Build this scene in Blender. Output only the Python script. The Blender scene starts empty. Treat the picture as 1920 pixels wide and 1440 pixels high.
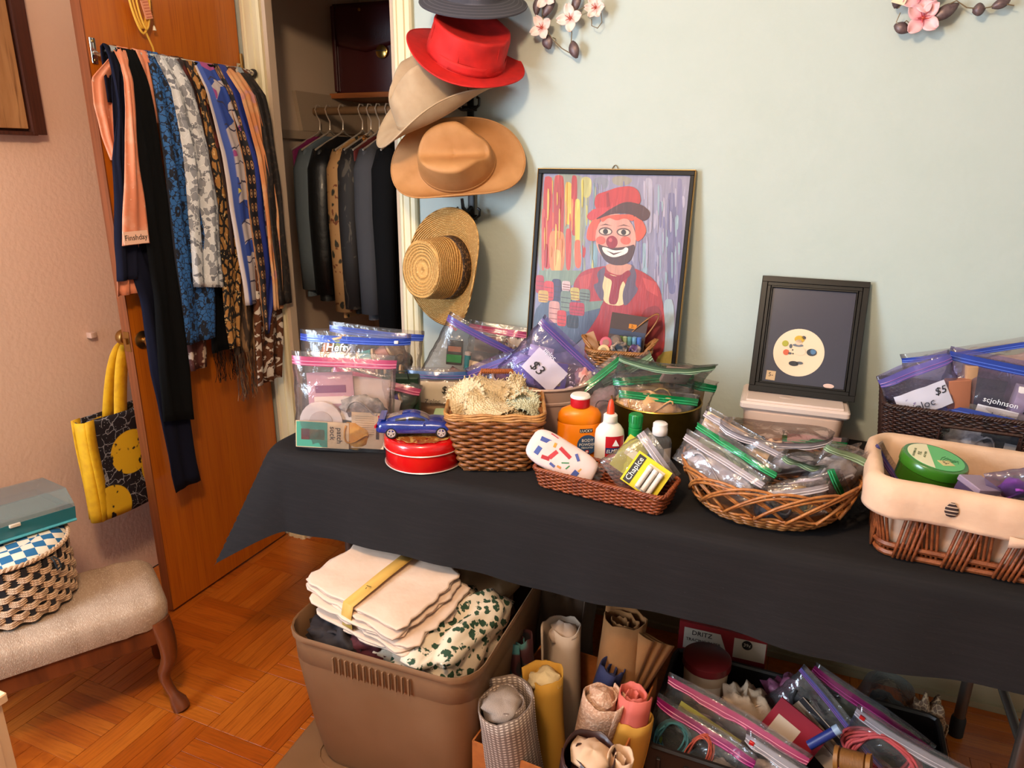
import bpy, math, random
from mathutils import Vector, Matrix, Euler, noise
from math import sin, cos, pi, radians as R
SC = bpy.context.scene
COL = SC.collection
# ------------------------------------------------------------------ camera
cam_data = bpy.data.cameras.new('camera')
cam = bpy.data.objects.new('camera', cam_data)
COL.objects.link(cam)
cam_data.sensor_width = 36.0
cam_data.lens = 1335.0 / 1920.0 * 36.0
cam_data.clip_start = 0.02
def aim_camera(yaw, pitch, roll, loc):
    fw = Vector((-sin(yaw) * cos(pitch), cos(yaw) * cos(pitch), -sin(pitch)))
    r = Vector((cos(yaw), sin(yaw), 0)); u = r.cross(fw)
    r2 = r * cos(roll) + u * sin(roll); u2 = -r * sin(roll) + u * cos(roll)
    m = Matrix((r2, u2, -fw)).transposed().to_4x4()
    m.translation = loc
    cam.matrix_world = m
aim_camera(R(22.5), R(17.2), R(0.5), Vector((0, 0, 1.5)))
SC.camera = cam
# ------------------------------------------------------------------ world, lights, exposure
w = bpy.data.worlds.new('world'); SC.world = w; w.use_nodes = True
bg = w.node_tree.nodes['Background']; bg.inputs[0].default_value = (0.62, 0.78, 1.0, 1); bg.inputs[1].default_value = 1.2
def area_light(name, loc, target, sx, sy, power, col):
    d = bpy.data.lights.new(name, 'AREA'); d.shape = 'RECTANGLE'; d.size = sx; d.size_y = sy; d.energy = power; d.color = col
    o = bpy.data.objects.new(name, d); COL.objects.link(o); o.location = loc
    o.rotation_euler = (Vector(target) - Vector(loc)).to_track_quat('-Z', 'Z').to_euler()
    return o
# daylight entering through the window in the left wall, beside and behind the camera
area_light('window_daylight', (-2.12, -0.45, 1.45), (0.6, 1.5, 1.2), 1.1, 1.2, 90, (0.66, 0.82, 1.0))
SC.view_settings.view_transform = 'Standard'
SC.view_settings.look = 'None'
SC.view_settings.gamma = 1.0
SC.view_settings.use_curve_mapping = False
SC.view_settings.exposure = 0.35
SC.cycles.transparent_max_bounces = 20
SC.cycles.max_bounces = 6
SC.cycles.diffuse_bounces = 4
SC.cycles.glossy_bounces = 2
SC.cycles.caustics_reflective = False
SC.cycles.caustics_refractive = False
# ------------------------------------------------------------------ helpers
rnd = random.Random(11)
WALL_Y = 2.12
TOP = 0.768          # cloth surface of the table
class MB:
    "collects geometry for one mesh"
    def __init__(s): s.v = []; s.f = []; s.uv = []; s.mi = []; s.m = 0
    def add(s, vs, fs, uvs=None, mi=None):
        b = len(s.v); s.v += [tuple(p) for p in vs]
        for k, q in enumerate(fs):
            s.f.append(tuple(b + i for i in q)); s.mi.append(s.m if mi is None else mi)
            s.uv.append(uvs[k] if uvs else None)
        return s
    def box(s, c, d, rot=None, taper=1.0, mi=None):
        x, y, z = d[0] / 2, d[1] / 2, d[2] / 2
        vs = [Vector((i * x * (taper if k < 0 else 1), j * y * (taper if k < 0 else 1), k * z)) for k in (-1, 1) for j in (-1, 1) for i in (-1, 1)]
        if rot is not None:
            m = rot if isinstance(rot, Matrix) else Euler(rot).to_matrix()
            vs = [m @ p for p in vs]
        c = Vector(c); vs = [p + c for p in vs]
        return s.add(vs, [(0, 2, 3, 1), (4, 5, 7, 6), (0, 1, 5, 4), (2, 6, 7, 3), (0, 4, 6, 2), (1, 3, 7, 5)], mi=mi)
    def rbox(s, c, d, r=0.004, seg=2, rot=None, taper=1.0, mi=None):
        "box with rounded vertical edges and chamfered top and bottom"
        x, y, z = d[0] / 2, d[1] / 2, d[2] / 2
        r = min(r, x * .98, y * .98, z * .98)
        ring = lambda ins, rr, zz, t: [Vector(((sx * (x - ins - rr) + rr * cos(a)) * t, (sy * (y - ins - rr) + rr * sin(a)) * t, zz))
            for q, (sx, sy) in enumerate(((1, 1), (-1, 1), (-1, -1), (1, -1))) for a in [(q + k / seg) * pi / 2 for k in range(seg + 1)]]
        rr = r * .6
        rings = [ring(r * .5, rr * .8, -z, taper), ring(0, r, -z + r * .5, taper), ring(0, r, z - r * .5, 1), ring(r * .5, rr * .8, z, 1)]
        n = len(rings[0]); m = None
        if rot is not None: m = rot if isinstance(rot, Matrix) else Euler(rot).to_matrix()
        c = Vector(c); vs = [(m @ p if m else p) + c for g in rings for p in g]
        fs = [(k * n + i, k * n + (i + 1) % n, (k + 1) * n + (i + 1) % n, (k + 1) * n + i) for k in range(3) for i in range(n)]
        fs += [tuple(range(n - 1, -1, -1)), tuple(range(3 * n, 4 * n))]
        return s.add(vs, fs, mi=mi)
    def tube(s, pts, r, n=6, closed=False, cap=True, mi=None, flat=1.0):
        pts = [Vector(p) for p in pts]; k = len(pts)
        rs = r if isinstance(r, (list, tuple)) else [r] * k
        vs = []; prev = None
        for i, p in enumerate(pts):
            a = pts[(i - 1) % k] if (closed or i > 0) else p
            b = pts[(i + 1) % k] if (closed or i < k - 1) else p
            t = (b - a); t = t.normalized() if t.length > 1e-9 else Vector((0, 0, 1))
            if prev is None: u = t.cross(Vector((0, 0, 1)) if abs(t.z) < .9 else Vector((1, 0, 0))).normalized()
            else:
                u = prev - t * prev.dot(t); u = u.normalized() if u.length > 1e-6 else t.orthogonal().normalized()
            prev = u; w_ = t.cross(u)
            vs += [p + (u * cos(2 * pi * j / n) + w_ * sin(2 * pi * j / n) * flat) * rs[i] for j in range(n)]
        fs = [(i * n + j, i * n + (j + 1) % n, ((i + 1) % k) * n + (j + 1) % n, ((i + 1) % k) * n + j)
              for i in range(k if closed else k - 1) for j in range(n)]
        if cap and not closed: fs += [tuple(range(n - 1, -1, -1)), tuple(range((k - 1) * n, k * n))]
        return s.add(vs, fs, mi=mi)
    def lathe(s, prof, n=24, c=(0, 0, 0), sx=1.0, sy=1.0, rot=None, mi=None, cap=True):
        c = Vector(c); m = None
        if rot is not None: m = rot if isinstance(rot, Matrix) else Euler(rot).to_matrix()
        vs = [Vector((r * sx * cos(2 * pi * j / n), r * sy * sin(2 * pi * j / n), z)) for r, z in prof for j in range(n)]
        vs = [(m @ p if m else p) + c for p in vs]
        fs = [(i * n + j, i * n + (j + 1) % n, (i + 1) * n + (j + 1) % n, (i + 1) * n + j) for i in range(len(prof) - 1) for j in range(n)]
        if cap:
            if prof[0][0] > 1e-5: fs.append(tuple(range(n - 1, -1, -1)))
            if prof[-1][0] > 1e-5: fs.append(tuple(range((len(prof) - 1) * n, len(prof) * n)))
        return s.add(vs, fs, mi=mi)
    def grid(s, fn, nu, nv, cu=False, cv=False, us=1.0, vs_=1.0, mi=None):
        "fn(u, v) with u, v in 0..1; uv coordinates scaled by us, vs_"
        ku, kv = (nu if cu else nu + 1), (nv if cv else nv + 1)
        vs = [fn(i / nu, j / nv) for j in range(kv) for i in range(ku)]
        fs = []; uvs = []
        for j in range(nv):
            for i in range(nu):
                i2 = (i + 1) % ku; j2 = (j + 1) % kv
                fs.append((j * ku + i, j * ku + i2, j2 * ku + i2, j2 * ku + i))
                uvs.append(((i / nu * us, j / nv * vs_), ((i + 1) / nu * us, j / nv * vs_), ((i + 1) / nu * us, (j + 1) / nv * vs_), (i / nu * us, (j + 1) / nv * vs_)))
        return s.add(vs, fs, uvs, mi=mi)
    def poly(s, pts, h=0.0, nrm=(0, 0, 1), mi=None):
        "flat polygon, or a slab of thickness h along nrm"
        pts = [Vector(p) for p in pts]; k = len(pts)
        if h == 0: return s.add(pts, [tuple(range(k))], mi=mi)
        o = Vector(nrm) * h
        return s.add(pts + [p + o for p in pts], [tuple(range(k - 1, -1, -1)), tuple(range(k, 2 * k))] + [(i, (i + 1) % k, k + (i + 1) % k, k + i) for i in range(k)], mi=mi)
    def blob(s, c, d, n=12, seed=0, amp=.25, freq=2.2, rot=None, mi=None, sq=1.0):
        "lumpy rounded volume"
        c = Vector(c); m = Euler(rot).to_matrix() if rot is not None else None
        f = lambda x: math.copysign(abs(x) ** sq, x)
        def fn(u, v):
            a = 2 * pi * u; b = (v - .5) * pi
            q = Vector((f(cos(a)) * f(cos(b)), f(sin(a)) * f(cos(b)), f(sin(b))))
            q = q * (1 + amp * noise.noise(q * freq + Vector((seed * 3.1, seed * 1.7, seed))))
            q = Vector((q.x * d[0] / 2, q.y * d[1] / 2, q.z * d[2] / 2))
            return (m @ q if m else q) + c
        return s.grid(fn, n * 2, n, cu=True, mi=mi)
    def mesh(s, name, smooth=True, ang=40):
        me = bpy.data.meshes.new(name); me.from_pydata(s.v, [], s.f)
        if any(s.uv):
            lay = me.uv_layers.new(name='UVMap'); k = 0; flat = []
            for fc, u in zip(s.f, s.uv):
                for q in range(len(fc)): flat += u[q] if u else (0, 0)
            lay.data.foreach_set('uv', flat)
        if any(s.mi): me.polygons.foreach_set('material_index', s.mi)
        if smooth:
            me.polygons.foreach_set('use_smooth', [True] * len(me.polygons))
            if ang < 180: me.set_sharp_from_angle(angle=R(ang))
        me.update()
        return me
    def build(s, name, mat, parent=None, smooth=True, ang=40, loc=None, rot=None, kind=None, label=None, thick=0, sub=0):
        me = s.mesh(name, smooth, ang)
        return link(name, me, mat, parent, loc, rot, kind, label, thick, sub)
def link(name, me, mat, parent=None, loc=None, rot=None, kind=None, label=None, thick=0, sub=0):
    o = bpy.data.objects.new(name, me); COL.objects.link(o)
    if mat is not None and not me.materials:
        for q in (mat if isinstance(mat, (list, tuple)) else [mat]): me.materials.append(q)
    if parent is not None: o.parent = parent
    if loc is not None: o.location = loc
    if rot is not None: o.rotation_euler = rot
    if kind: o['kind'] = kind
    if label: o['label'] = label
    if sub:
        md = o.modifiers.new('subdivision', 'SUBSURF'); md.levels = md.render_levels = sub
    if thick:
        md = o.modifiers.new('thickness', 'SOLIDIFY'); md.thickness = thick; md.offset = 0
    return o
def tag(o, label, cat, group=None):
    o['label'] = label; o['category'] = cat
    if group: o['group'] = group
    return o
def thing(name, label, cat, loc=(0, 0, 0), rot=(0, 0, 0), group=None):
    o = bpy.data.objects.new(name, None); COL.objects.link(o); o.empty_display_size = .02
    o.location = loc
    if isinstance(rot, Matrix): o.rotation_euler = rot.to_euler()
    else: o.rotation_euler = rot
    return tag(o, label, cat, group)
def struct(o): o['kind'] = 'structure'; return o
def axes(xa, za):
    "rotation matrix whose local z is za and local x lies close to xa"
    z = Vector(za).normalized(); x = Vector(xa); x = (x - z * x.dot(z)).normalized(); y = z.cross(x)
    return Matrix((x, y, z)).transposed()
def lettering(txt, size, mat, parent, loc, rot=(R(90), 0, 0), name='lettering', align='CENTER', depth=.0002, shear=0, sx=1.0, bold=0):
    cu = bpy.data.curves.new('lettering', 'FONT'); cu.body = txt; cu.size = size; cu.align_x = align; cu.align_y = 'CENTER'
    cu.extrude = depth; cu.resolution_u = 2; cu.shear = shear; cu.offset = bold
    tmp = bpy.data.objects.new('lettering', cu); COL.objects.link(tmp)
    dg = bpy.context.evaluated_depsgraph_get()
    me = bpy.data.meshes.new_from_object(tmp.evaluated_get(dg))
    bpy.data.objects.remove(tmp); bpy.data.curves.remove(cu)
    if sx != 1.0:
        for q in me.vertices: q.co.x *= sx
    me.materials.clear()
    return link(name, me, mat, parent, loc, rot)
# ------------------------------------------------------------------ materials
def srgb(h):
    if isinstance(h, str):
        h = h.lstrip('#'); c = [int(h[i:i + 2], 16) / 255 for i in (0, 2, 4)]
        return tuple((q / 12.92 if q <= .04045 else ((q + .055) / 1.055) ** 2.4) for q in c) + (1,)
    return tuple(h[:3]) + (1,)
def L(kind, scale, lo, hi, col, rot=(0, 0, 0), detail=2, dist=0.0, co='Object', rough=.5, rnd_=1.0):
    return dict(kind=kind, scale=scale if isinstance(scale, (tuple, list)) else (scale,) * 3, lo=lo, hi=hi, col=col, rot=rot, detail=detail, dist=dist, co=co, rough=rough, rnd=rnd_)
def fac_node(nt, l):
    N = nt.nodes; K = nt.links
    tc = N.new('ShaderNodeTexCoord'); mp = N.new('ShaderNodeMapping')
    mp.inputs['Scale'].default_value = l['scale']; mp.inputs['Rotation'].default_value = l['rot']
    K.new(tc.outputs[l['co']], mp.inputs[0]); k = l['kind']
    if k == 'noise':
        t = N.new('ShaderNodeTexNoise'); t.inputs['Scale'].default_value = 1; t.inputs['Detail'].default_value = l['detail']; t.inputs['Distortion'].default_value = l['dist']; t.inputs['Roughness'].default_value = l['rough']
        K.new(mp.outputs[0], t.inputs['Vector']); return t.outputs[0]
    if k in ('voro', 'edge', 'cell'):
        t = N.new('ShaderNodeTexVoronoi'); t.inputs['Scale'].default_value = 1; t.inputs['Randomness'].default_value = l['rnd']
        if k == 'edge': t.feature = 'DISTANCE_TO_EDGE'
        src = mp.outputs[0]
        if l['dist']:
            ns = N.new('ShaderNodeTexNoise'); ns.inputs['Scale'].default_value = 1.5; K.new(mp.outputs[0], ns.inputs['Vector'])
            ad = N.new('ShaderNodeVectorMath'); ad.operation = 'MULTIPLY_ADD'; ad.inputs[1].default_value = (l['dist'],) * 3
            K.new(ns.outputs['Color'], ad.inputs[0]); K.new(mp.outputs[0], ad.inputs[2]); src = ad.outputs[0]
        K.new(src, t.inputs['Vector'])
        if k == 'cell':
            sp = N.new('ShaderNodeSeparateColor'); K.new(t.outputs['Color'], sp.inputs[0]); return sp.outputs[0]
        return t.outputs['Distance']
    if k in ('wavex', 'wavey', 'wavez', 'rings'):
        t = N.new('ShaderNodeTexWave'); t.inputs['Scale'].default_value = 1; t.inputs['Distortion'].default_value = l['dist']; t.inputs['Detail'].default_value = l['detail']
        if k == 'rings': t.wave_type = 'RINGS'; t.rings_direction = 'SPHERICAL'
        else: t.bands_direction = k[-1].upper()
        K.new(mp.outputs[0], t.inputs['Vector']); return t.outputs[1]
    if k == 'checker':
        t = N.new('ShaderNodeTexChecker'); t.inputs['Scale'].default_value = 1; K.new(mp.outputs[0], t.inputs[0]); return t.outputs[1]
    if k in ('x', 'y', 'z'):
        sp = N.new('ShaderNodeSeparateXYZ'); K.new(mp.outputs[0], sp.inputs[0]); return sp.outputs['xyz'.index(k)]
    if k == 'ptp':
        oi = N.new('ShaderNodeObjectInfo'); return oi.outputs['Random']
def M(name, col, rough=.55, metal=0.0, layers=(), bump=0, bscale=150, bkind='noise', coat=0, spec=.5, trans=0, emit=0, bdist=.002, sheen=0, alpha=1, sss=0, bco='Object'):
    m = bpy.data.materials.new(name); m.use_nodes = True; nt = m.node_tree; N = nt.nodes; K = nt.links
    b = N['Principled BSDF']
    b.inputs['Base Color'].default_value = srgb(col); b.inputs['Roughness'].default_value = rough; b.inputs['Metallic'].default_value = metal
    b.inputs['Specular IOR Level'].default_value = spec; b.inputs['Coat Weight'].default_value = coat; b.inputs['Transmission Weight'].default_value = trans
    if sheen: b.inputs['Sheen Weight'].default_value = sheen
    if alpha < 1: b.inputs['Alpha'].default_value = alpha
    if emit: b.inputs['Emission Color'].default_value = srgb(col); b.inputs['Emission Strength'].default_value = emit
    prev = None
    for l in layers:
        f = fac_node(nt, l)
        mr = N.new('ShaderNodeMapRange'); mr.inputs[1].default_value = l['lo']; mr.inputs[2].default_value = l['hi']; K.new(f, mr.inputs[0])
        mx = N.new('ShaderNodeMix'); mx.data_type = 'RGBA'; K.new(mr.outputs[0], mx.inputs[0])
        if prev is None: mx.inputs[6].default_value = srgb(col)
        else: K.new(prev, mx.inputs[6])
        mx.inputs[7].default_value = srgb(l['col']); prev = mx.outputs[2]
    if prev is not None: K.new(prev, b.inputs['Base Color'])
    if bump:
        f = fac_node(nt, L(bkind, bscale, 0, 1, '#000000', detail=3, co=bco))
        bp = N.new('ShaderNodeBump'); bp.inputs['Strength'].default_value = bump; bp.inputs['Distance'].default_value = bdist
        K.new(f, bp.inputs['Height']); K.new(bp.outputs[0], b.inputs['Normal'])
    return m
def film(name, tint='#ffffff', haze=.06, gloss=.5, rough=.12, bump=.5, bscale=45, hazecol='#ffffff'):
    "thin clear plastic"
    m = bpy.data.materials.new(name); m.use_nodes = True; nt = m.node_tree; N = nt.nodes; K = nt.links
    N.remove(N['Principled BSDF']); out = N['Material Output']
    tr = N.new('ShaderNodeBsdfTransparent'); tr.inputs[0].default_value = srgb(tint)
    df = N.new('ShaderNodeBsdfDiffuse'); df.inputs[0].default_value = srgb(hazecol)
    gl = N.new('ShaderNodeBsdfGlossy'); gl.inputs['Roughness'].default_value = rough
    a = N.new('ShaderNodeMixShader'); a.inputs[0].default_value = haze; K.new(tr.outputs[0], a.inputs[1]); K.new(df.outputs[0], a.inputs[2])
    lw = N.new('ShaderNodeLayerWeight'); lw.inputs[0].default_value = .28
    mu = N.new('ShaderNodeMath'); mu.operation = 'MULTIPLY_ADD'; mu.inputs[1].default_value = gloss; mu.inputs[2].default_value = .05; K.new(lw.outputs['Fresnel'], mu.inputs[0])
    c = N.new('ShaderNodeMixShader'); K.new(mu.outputs[0], c.inputs[0]); K.new(a.outputs[0], c.inputs[1]); K.new(gl.outputs[0], c.inputs[2])
    if bump:
        f = fac_node(nt, L('noise', bscale, 0, 1, '#000000', detail=3, dist=1.2))
        bp = N.new('ShaderNodeBump'); bp.inputs['Strength'].default_value = bump; bp.inputs['Distance'].default_value = .004
        K.new(f, bp.inputs['Height'])
        for q in (gl, lw, df): K.new(bp.outputs[0], q.inputs['Normal'])
    K.new(c.outputs[0], out.inputs[0])
    return m
_C = {}
def C(col, rough=.55, **k):
    "plain coloured material, cached"
    key = (col, rough, tuple(sorted(k.items())))
    if key not in _C: _C[key] = M('paint_' + col.lstrip('#'), col, rough, **k)
    return _C[key]
# ------------------------------------------------------------------ the room
m_mint = M('mint_wall_paint', '#b7c0b9', .75, layers=[L('noise', 9, .3, .8, '#b3bdb5', detail=4)], bump=.25, bscale=55, bdist=.004)
m_pink = M('beige_wall_paint', '#dcb6a0', .8, bump=.3, bscale=70, bdist=.004)
m_closet = M('closet_paint', '#c2ab94', .8, bump=.2, bscale=60)
m_white = M('ceiling_paint', '#e6e2d8', .8)
m_cream = M('cream_trim_paint', '#dccfa9', .45, bump=.15, bscale=(300, 300, 12), bdist=.001)
m_baseb = M('baseboard_paint', '#8f7f62', .5, bump=.2, bscale=(6, 60, 60))
XL, XR, YF, ZC = -2.2, 2.0, -1.7, 2.44
CX0, CX1 = -1.80, -1.285            # closet opening
def wallmesh(name, boxes, mat):
    b = MB()
    for c, d in boxes: b.box(c, d)
    return struct(b.build(name, mat, smooth=False))
T = .035
def span(a, b): return ((a + b) / 2, b - a)
def slab(x0, x1, y0, y1, z0, z1): return (((x0 + x1) / 2, (y0 + y1) / 2, (z0 + z1) / 2), (x1 - x0, y1 - y0, z1 - z0))
wallmesh('wall_back', [slab(XL - T, CX0, WALL_Y, WALL_Y + T, 0, ZC), slab(CX1, XR + T, WALL_Y, WALL_Y + T, 0, ZC), slab(CX0, CX1, WALL_Y, WALL_Y + T, 2.06, ZC)], m_mint)
wl = wallmesh('wall_left', [slab(XL - T, XL, YF, -1.05, 0, ZC), slab(XL - T, XL, .15, WALL_Y, 0, ZC), slab(XL - T, XL, -1.05, .15, 0, .82), slab(XL - T, XL, -1.05, .15, 2.1, ZC)], m_pink)
wallmesh('wall_right', [slab(XR, XR + T, YF, WALL_Y, 0, ZC)], m_mint)
wallmesh('wall_front', [slab(XL - T, XR + T, YF - T, YF, 0, ZC)], m_mint)
wallmesh('ceiling', [slab(XL - T, XR + T, YF - T, 3.2, ZC, ZC + .1)], m_white)
# closet shell
wallmesh('wall_closet_left', [slab(-2.10, -2.0, WALL_Y + T, 3.0, 0, ZC)], m_closet)
wallmesh('wall_closet_right', [slab(-.85, -.75, WALL_Y + T, 3.0, 0, ZC)], m_closet)
wallmesh('wall_closet_back', [slab(-2.10, -.75, 3.0, 3.1, 0, ZC)], m_closet)
# window in the left wall
w1 = struct(thing('window_1', 'white framed window in the beige wall', 'window', (XL - .05, -.45, 1.46)))
del w1['category']
b = MB()
for z in (-.64, .64): b.box((0, 0, z), (.09, 1.2, .05))
for y in (-.6, .6): b.box((0, y, 0), (.09, .05, 1.28))
b.box((0, 0, 0), (.04, 1.2, .035)); b.build('window_frame', C('#e8e6df', .5), w1, smooth=False)
for z in (-.32, .32):
    b = MB(); b.box((-.02, 0, z), (.004, 1.15, .6)); b.build('pane', film('window_glass', haze=.0, bump=0), w1, smooth=False)
# ---- floor: parquet blocks of five strips
m_floor = M('floor_underlay', '#2a1206', .8)
floor = struct(MB().box((-.1, .75, -.02), (4.4, 4.95, .024)).build('floor', m_floor, smooth=False))
m_oak = []
for k, (a, c_) in enumerate((('#a8520f', '#95440a'), ('#ae5713', '#9b490d'), ('#a24c0d', '#8e4008'), ('#b15d18', '#9e4e10'))):
    m_oak.append(M('oak_strip', a, .34, layers=[L('noise', (9, 160, 40), .42, .66, c_, detail=5, dist=.4), L('noise', (5, 70, 20), .60, .66, '#8a4512', detail=2, dist=1.2), L('noise', (30, 420, 60), .62, .8, '#96500f', detail=2)], bump=.12, bscale=(20, 400, 40), bdist=.0015, coat=.15))
BS = .2365; PW = BS / 5
pm = []
for k in range(12):
    b = MB(); b.rbox((0, 0, 0), (BS - .0012, PW - .0010, .012), r=.0012, seg=1)
    me = b.mesh('plank', True, 30); me.materials.append(m_oak[k % 4]); pm.append(me)
rest = MB(); cnt = 0
for bi in range(-4, 14):
    for bj in range(-12, 8):
        x0 = -1.625 + (bi - 2) * BS; y0 = 1.401 + (bj - 2) * BS
        if x0 + BS < XL or x0 > XR or y0 + BS < YF or y0 > 3.0: continue
        cx, cy = x0 + BS / 2, y0 + BS / 2
        seen = (-2.05 < cx < -.62 and .82 < cy < 2.2) or (.30 < cx < .95 and 1.72 < cy < 2.15)
        par = (bi + bj) % 2
        for k in range(5):
            off = (k - 2) * PW
            lx, ly = (cx, cy + off) if par else (cx + off, cy)
            if lx > XR - .002 or lx < XL + .002: continue
            if seen and cnt < 300:
                cnt += 1
                o = link('plank', pm[rnd.randrange(12)], None, floor, (lx, ly, -.0065 + rnd.uniform(-.0004, .0003)), (0, 0, (0 if par else pi / 2) + (pi if rnd.random() < .5 else 0)))
            else:
                rest.box((lx, ly, -.0062), (BS - .001, PW - .001, .012) if par else (PW - .001, BS - .001, .012))
m_far = M('oak_far', '#a8520f', .36, layers=[L('noise', (40, 40, 20), .4, .65, '#95440a', detail=4)])
rest.build('plank_field', m_far, floor, smooth=False, kind='stuff')
# ---- trim
def casing(name, x0, x1, z1=2.1):
    b = MB(); w_ = x1 - x0
    n = 9
    prof = [(0, 0), (0, .010), (.10, .016), (.22, .016), (.26, .012), (.34, .012), (.38, .018), (.62, .018), (.66, .013), (.74, .013), (.78, .018), (.92, .018), (1, .012), (1, 0)]
    vs = [(x0 + u * w_, WALL_Y - d, z) for z in (0, z1) for u, d in prof]; k = len(prof)
    b.add(vs, [(i, (i + 1) % k, k + (i + 1) % k, k + i) for i in range(k)] + [tuple(range(k, 2 * k))])
    return struct(b.build(name, m_cream, smooth=False))
casing('trim_1', -1.885, -1.80); casing('trim_2', CX1, CX1 + .068)
struct(MB().box((-1.5425, WALL_Y - .008, 2.1), (.68, .02, .07)).build('trim_3', m_cream, smooth=False))
b = MB(); b.box((CX0 + .008, WALL_Y + T / 2, 1.03), (.016, T, 2.06)); b.box((CX1 - .008, WALL_Y + T / 2, 1.03), (.016, T, 2.06)); b.box((-1.5425, WALL_Y + T / 2, 2.052), (.5, T, .016))
struct(b.build('trim_4', m_closet, smooth=False))
b = MB(); b.box((.4, WALL_Y - .008, .05), (3.2, .016, .10)); b.box((.4, WALL_Y - .022, .01), (3.2, .014, .02)); struct(b.build('baseboard_back', m_baseb, smooth=False))
# ---- ceiling lamp (warm), in front of and left of the camera, above the frame
LAMP = (-.52, .25, 2.28)
lamp = thing('ceiling_lamp', 'round frosted glass ceiling lamp above the room', 'ceiling lamp', (LAMP[0], LAMP[1], 2.44))
MB().lathe([(.0, 0), (.11, -.001), (.11, -.02), (.06, -.04), (.0, -.04)], 24).build('base', C('#c9b27a', .3, metal=1.0), lamp)
MB().lathe([(.001, -.045), (.06, -.05), (.06, -.051), (.001, -.052)], 20).build('shade', C('#fff2d8', .4), lamp)
d = bpy.data.lights.new('ceiling_lamp_bulb', 'POINT'); d.energy = 70; d.color = (1.0, .72, .46); d.shadow_soft_size = .10
o = bpy.data.objects.new('ceiling_lamp_bulb', d); COL.objects.link(o); o.parent = lamp; o.location = (0, 0, -.16)
# ---- closet door standing open
m_door = M('orange_birch_veneer', '#b8620f', .38, layers=[L('noise', (40, 40, 1.6), .35, .75, '#a9540c', detail=4, dist=.5), L('noise', (260, 260, 5), .52, .72, '#9c4a0a', detail=2)], coat=.2)
m_edge = M('door_edge_wood', '#7c3f1c', .45, layers=[L('noise', (200, 200, 4), .4, .7, '#64300f', detail=3)])
m_brass = M('aged_brass', '#a8824a', .32, metal=1.0); m_chrome = M('chrome', '#d8d4cc', .16, metal=1.0)
DX = -1.89; DY0, DY1 = 1.515, 2.098
door = struct(thing('door_1', 'orange veneer closet door standing open', 'door', (DX, DY0, .012))); del door['category']
MB().box((-.0175, (DY1 - DY0) / 2, 1.01), (.034, DY1 - DY0 - .002, 2.02)).build('door_panel', m_door, door, smooth=False)
MB().box((-.0175, -.001, 1.01), (.0352, .004, 2.02)).build('door_edge', m_edge, door, smooth=False)
b = MB(); b.box((-.0175, -.0038, .955), (.024, .002, .062)); b.build('latch_plate', m_brass, door, smooth=False)
b = MB(); b.box((-.0175, -.008, .957), (.012, .010, .018)); b.build('latch_bolt', m_brass, door, smooth=False)
for s in (1, -1):
    kx = 0 if s > 0 else -.035
    MB().lathe([(.028, 0), (.028, .004), (.022, .007), (.010, .009), (.010, .028), (.022, .034), (.026, .046), (.022, .056), (.0, .058)], 20, c=(kx, .036, .955), rot=(0, s * pi / 2, 0)).build('knob', m_brass, door)
for z in (.2, 1.0, 1.8):
    MB().tube([(.002, DY1 - DY0 + .004, z - .04), (.002, DY1 - DY0 + .004, z + .04)], .006, 8).build('hinge', m_brass, door)
# ------------------------------------------------------------------ left side of the room
m_oakdark = M('stained_oak', '#6e3514', .42, layers=[L('noise', (30, 30, 6), .4, .7, '#4f230b', detail=4)], coat=.1)
# ---- wooden plaque on the beige wall
pl = thing('wooden_wall_plaque', 'light and dark wood plaque hanging on the beige wall', 'wall plaque', (XL, 1.2, 1.575))
m_pine = M('plaque_pine', '#b98a5c', .5, layers=[L('noise', (40, 14, 3), .35, .7, '#93633a', detail=5, dist=.8), L('noise', (40, 120, 6), .55, .75, '#6e4424')])
m_wal = M('plaque_walnut', '#4a2315', .5, layers=[L('noise', (40, 120, 4), .4, .7, '#2f140b', detail=4)])
MB().box((.012, .05, .34), (.024, .60, .68)).build('backing', m_wal, pl, smooth=False)
for k in range(4): MB().rbox((.030, -.16 + k * .1325, .345), (.018, .126, .67), .003, 1).build('board', m_pine, pl)
b = MB(); b.box((.032, .328, .34), (.022, .044, .69)); b.box((.036, .312, .34), (.022, .010, .69)); b.build('side_moulding', m_wal, pl, smooth=False)
MB().box((.03, .04, -.003), (.03, .56, .01)).build('bottom_moulding', m_wal, pl, smooth=False)
# ---- bumper on the wall
tag(MB().rbox((XL + .012, 1.605, .941), (.024, .024, .02), .004).build('wall_bumper', C('#c39c86', .5)), 'small beige square bumper stuck on the beige wall', 'door bumper')
# ---- tote bag with lemons, hanging from the far knob
m_yel = M('yellow_webbing', '#d9a406', .7, bump=.2, bscale=900, layers=[L('noise', 40, .4, .8, '#c78f04')])
m_lem = M('lemon_print', '#17131a', .6, layers=[L('edge', 26, .032, .014, '#8d8a90', dist=.6), L('voro', 105, .16, .12, '#b5b1b4', rnd_=.8), L('voro', (9, 5.2, 5.2), .40, .385, '#d8a81c', co='Object', rnd_=.75), L('noise', 30, .62, .66, '#17131a')])
tb = thing('tote_bag', 'black tote bag printed with lemons, yellow straps, hanging behind the door', 'tote bag', (-2.02, 1.60, .38), (0, 0, R(6)))
W2, HB = .20, .335
def totef(s, x0):
    def fn(u, v):
        y = (u - .5) * 2 * W2 * (1 - .04 * v) - .02
        x = x0 + s * .020 * sin(pi * u) * (1 - .5 * v) + .004 * sin(9 * u + 5 * v)
        return (x, y, v * HB + .02 * (1 - u) * (1 if s > 0 else .9))
    return fn
MB().grid(totef(1, .018), 14, 14).build('front_panel', m_lem, tb, thick=.0015)
MB().grid(totef(-1, -.03), 14, 14).build('back_panel', m_lem, tb, thick=.0015)
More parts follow.
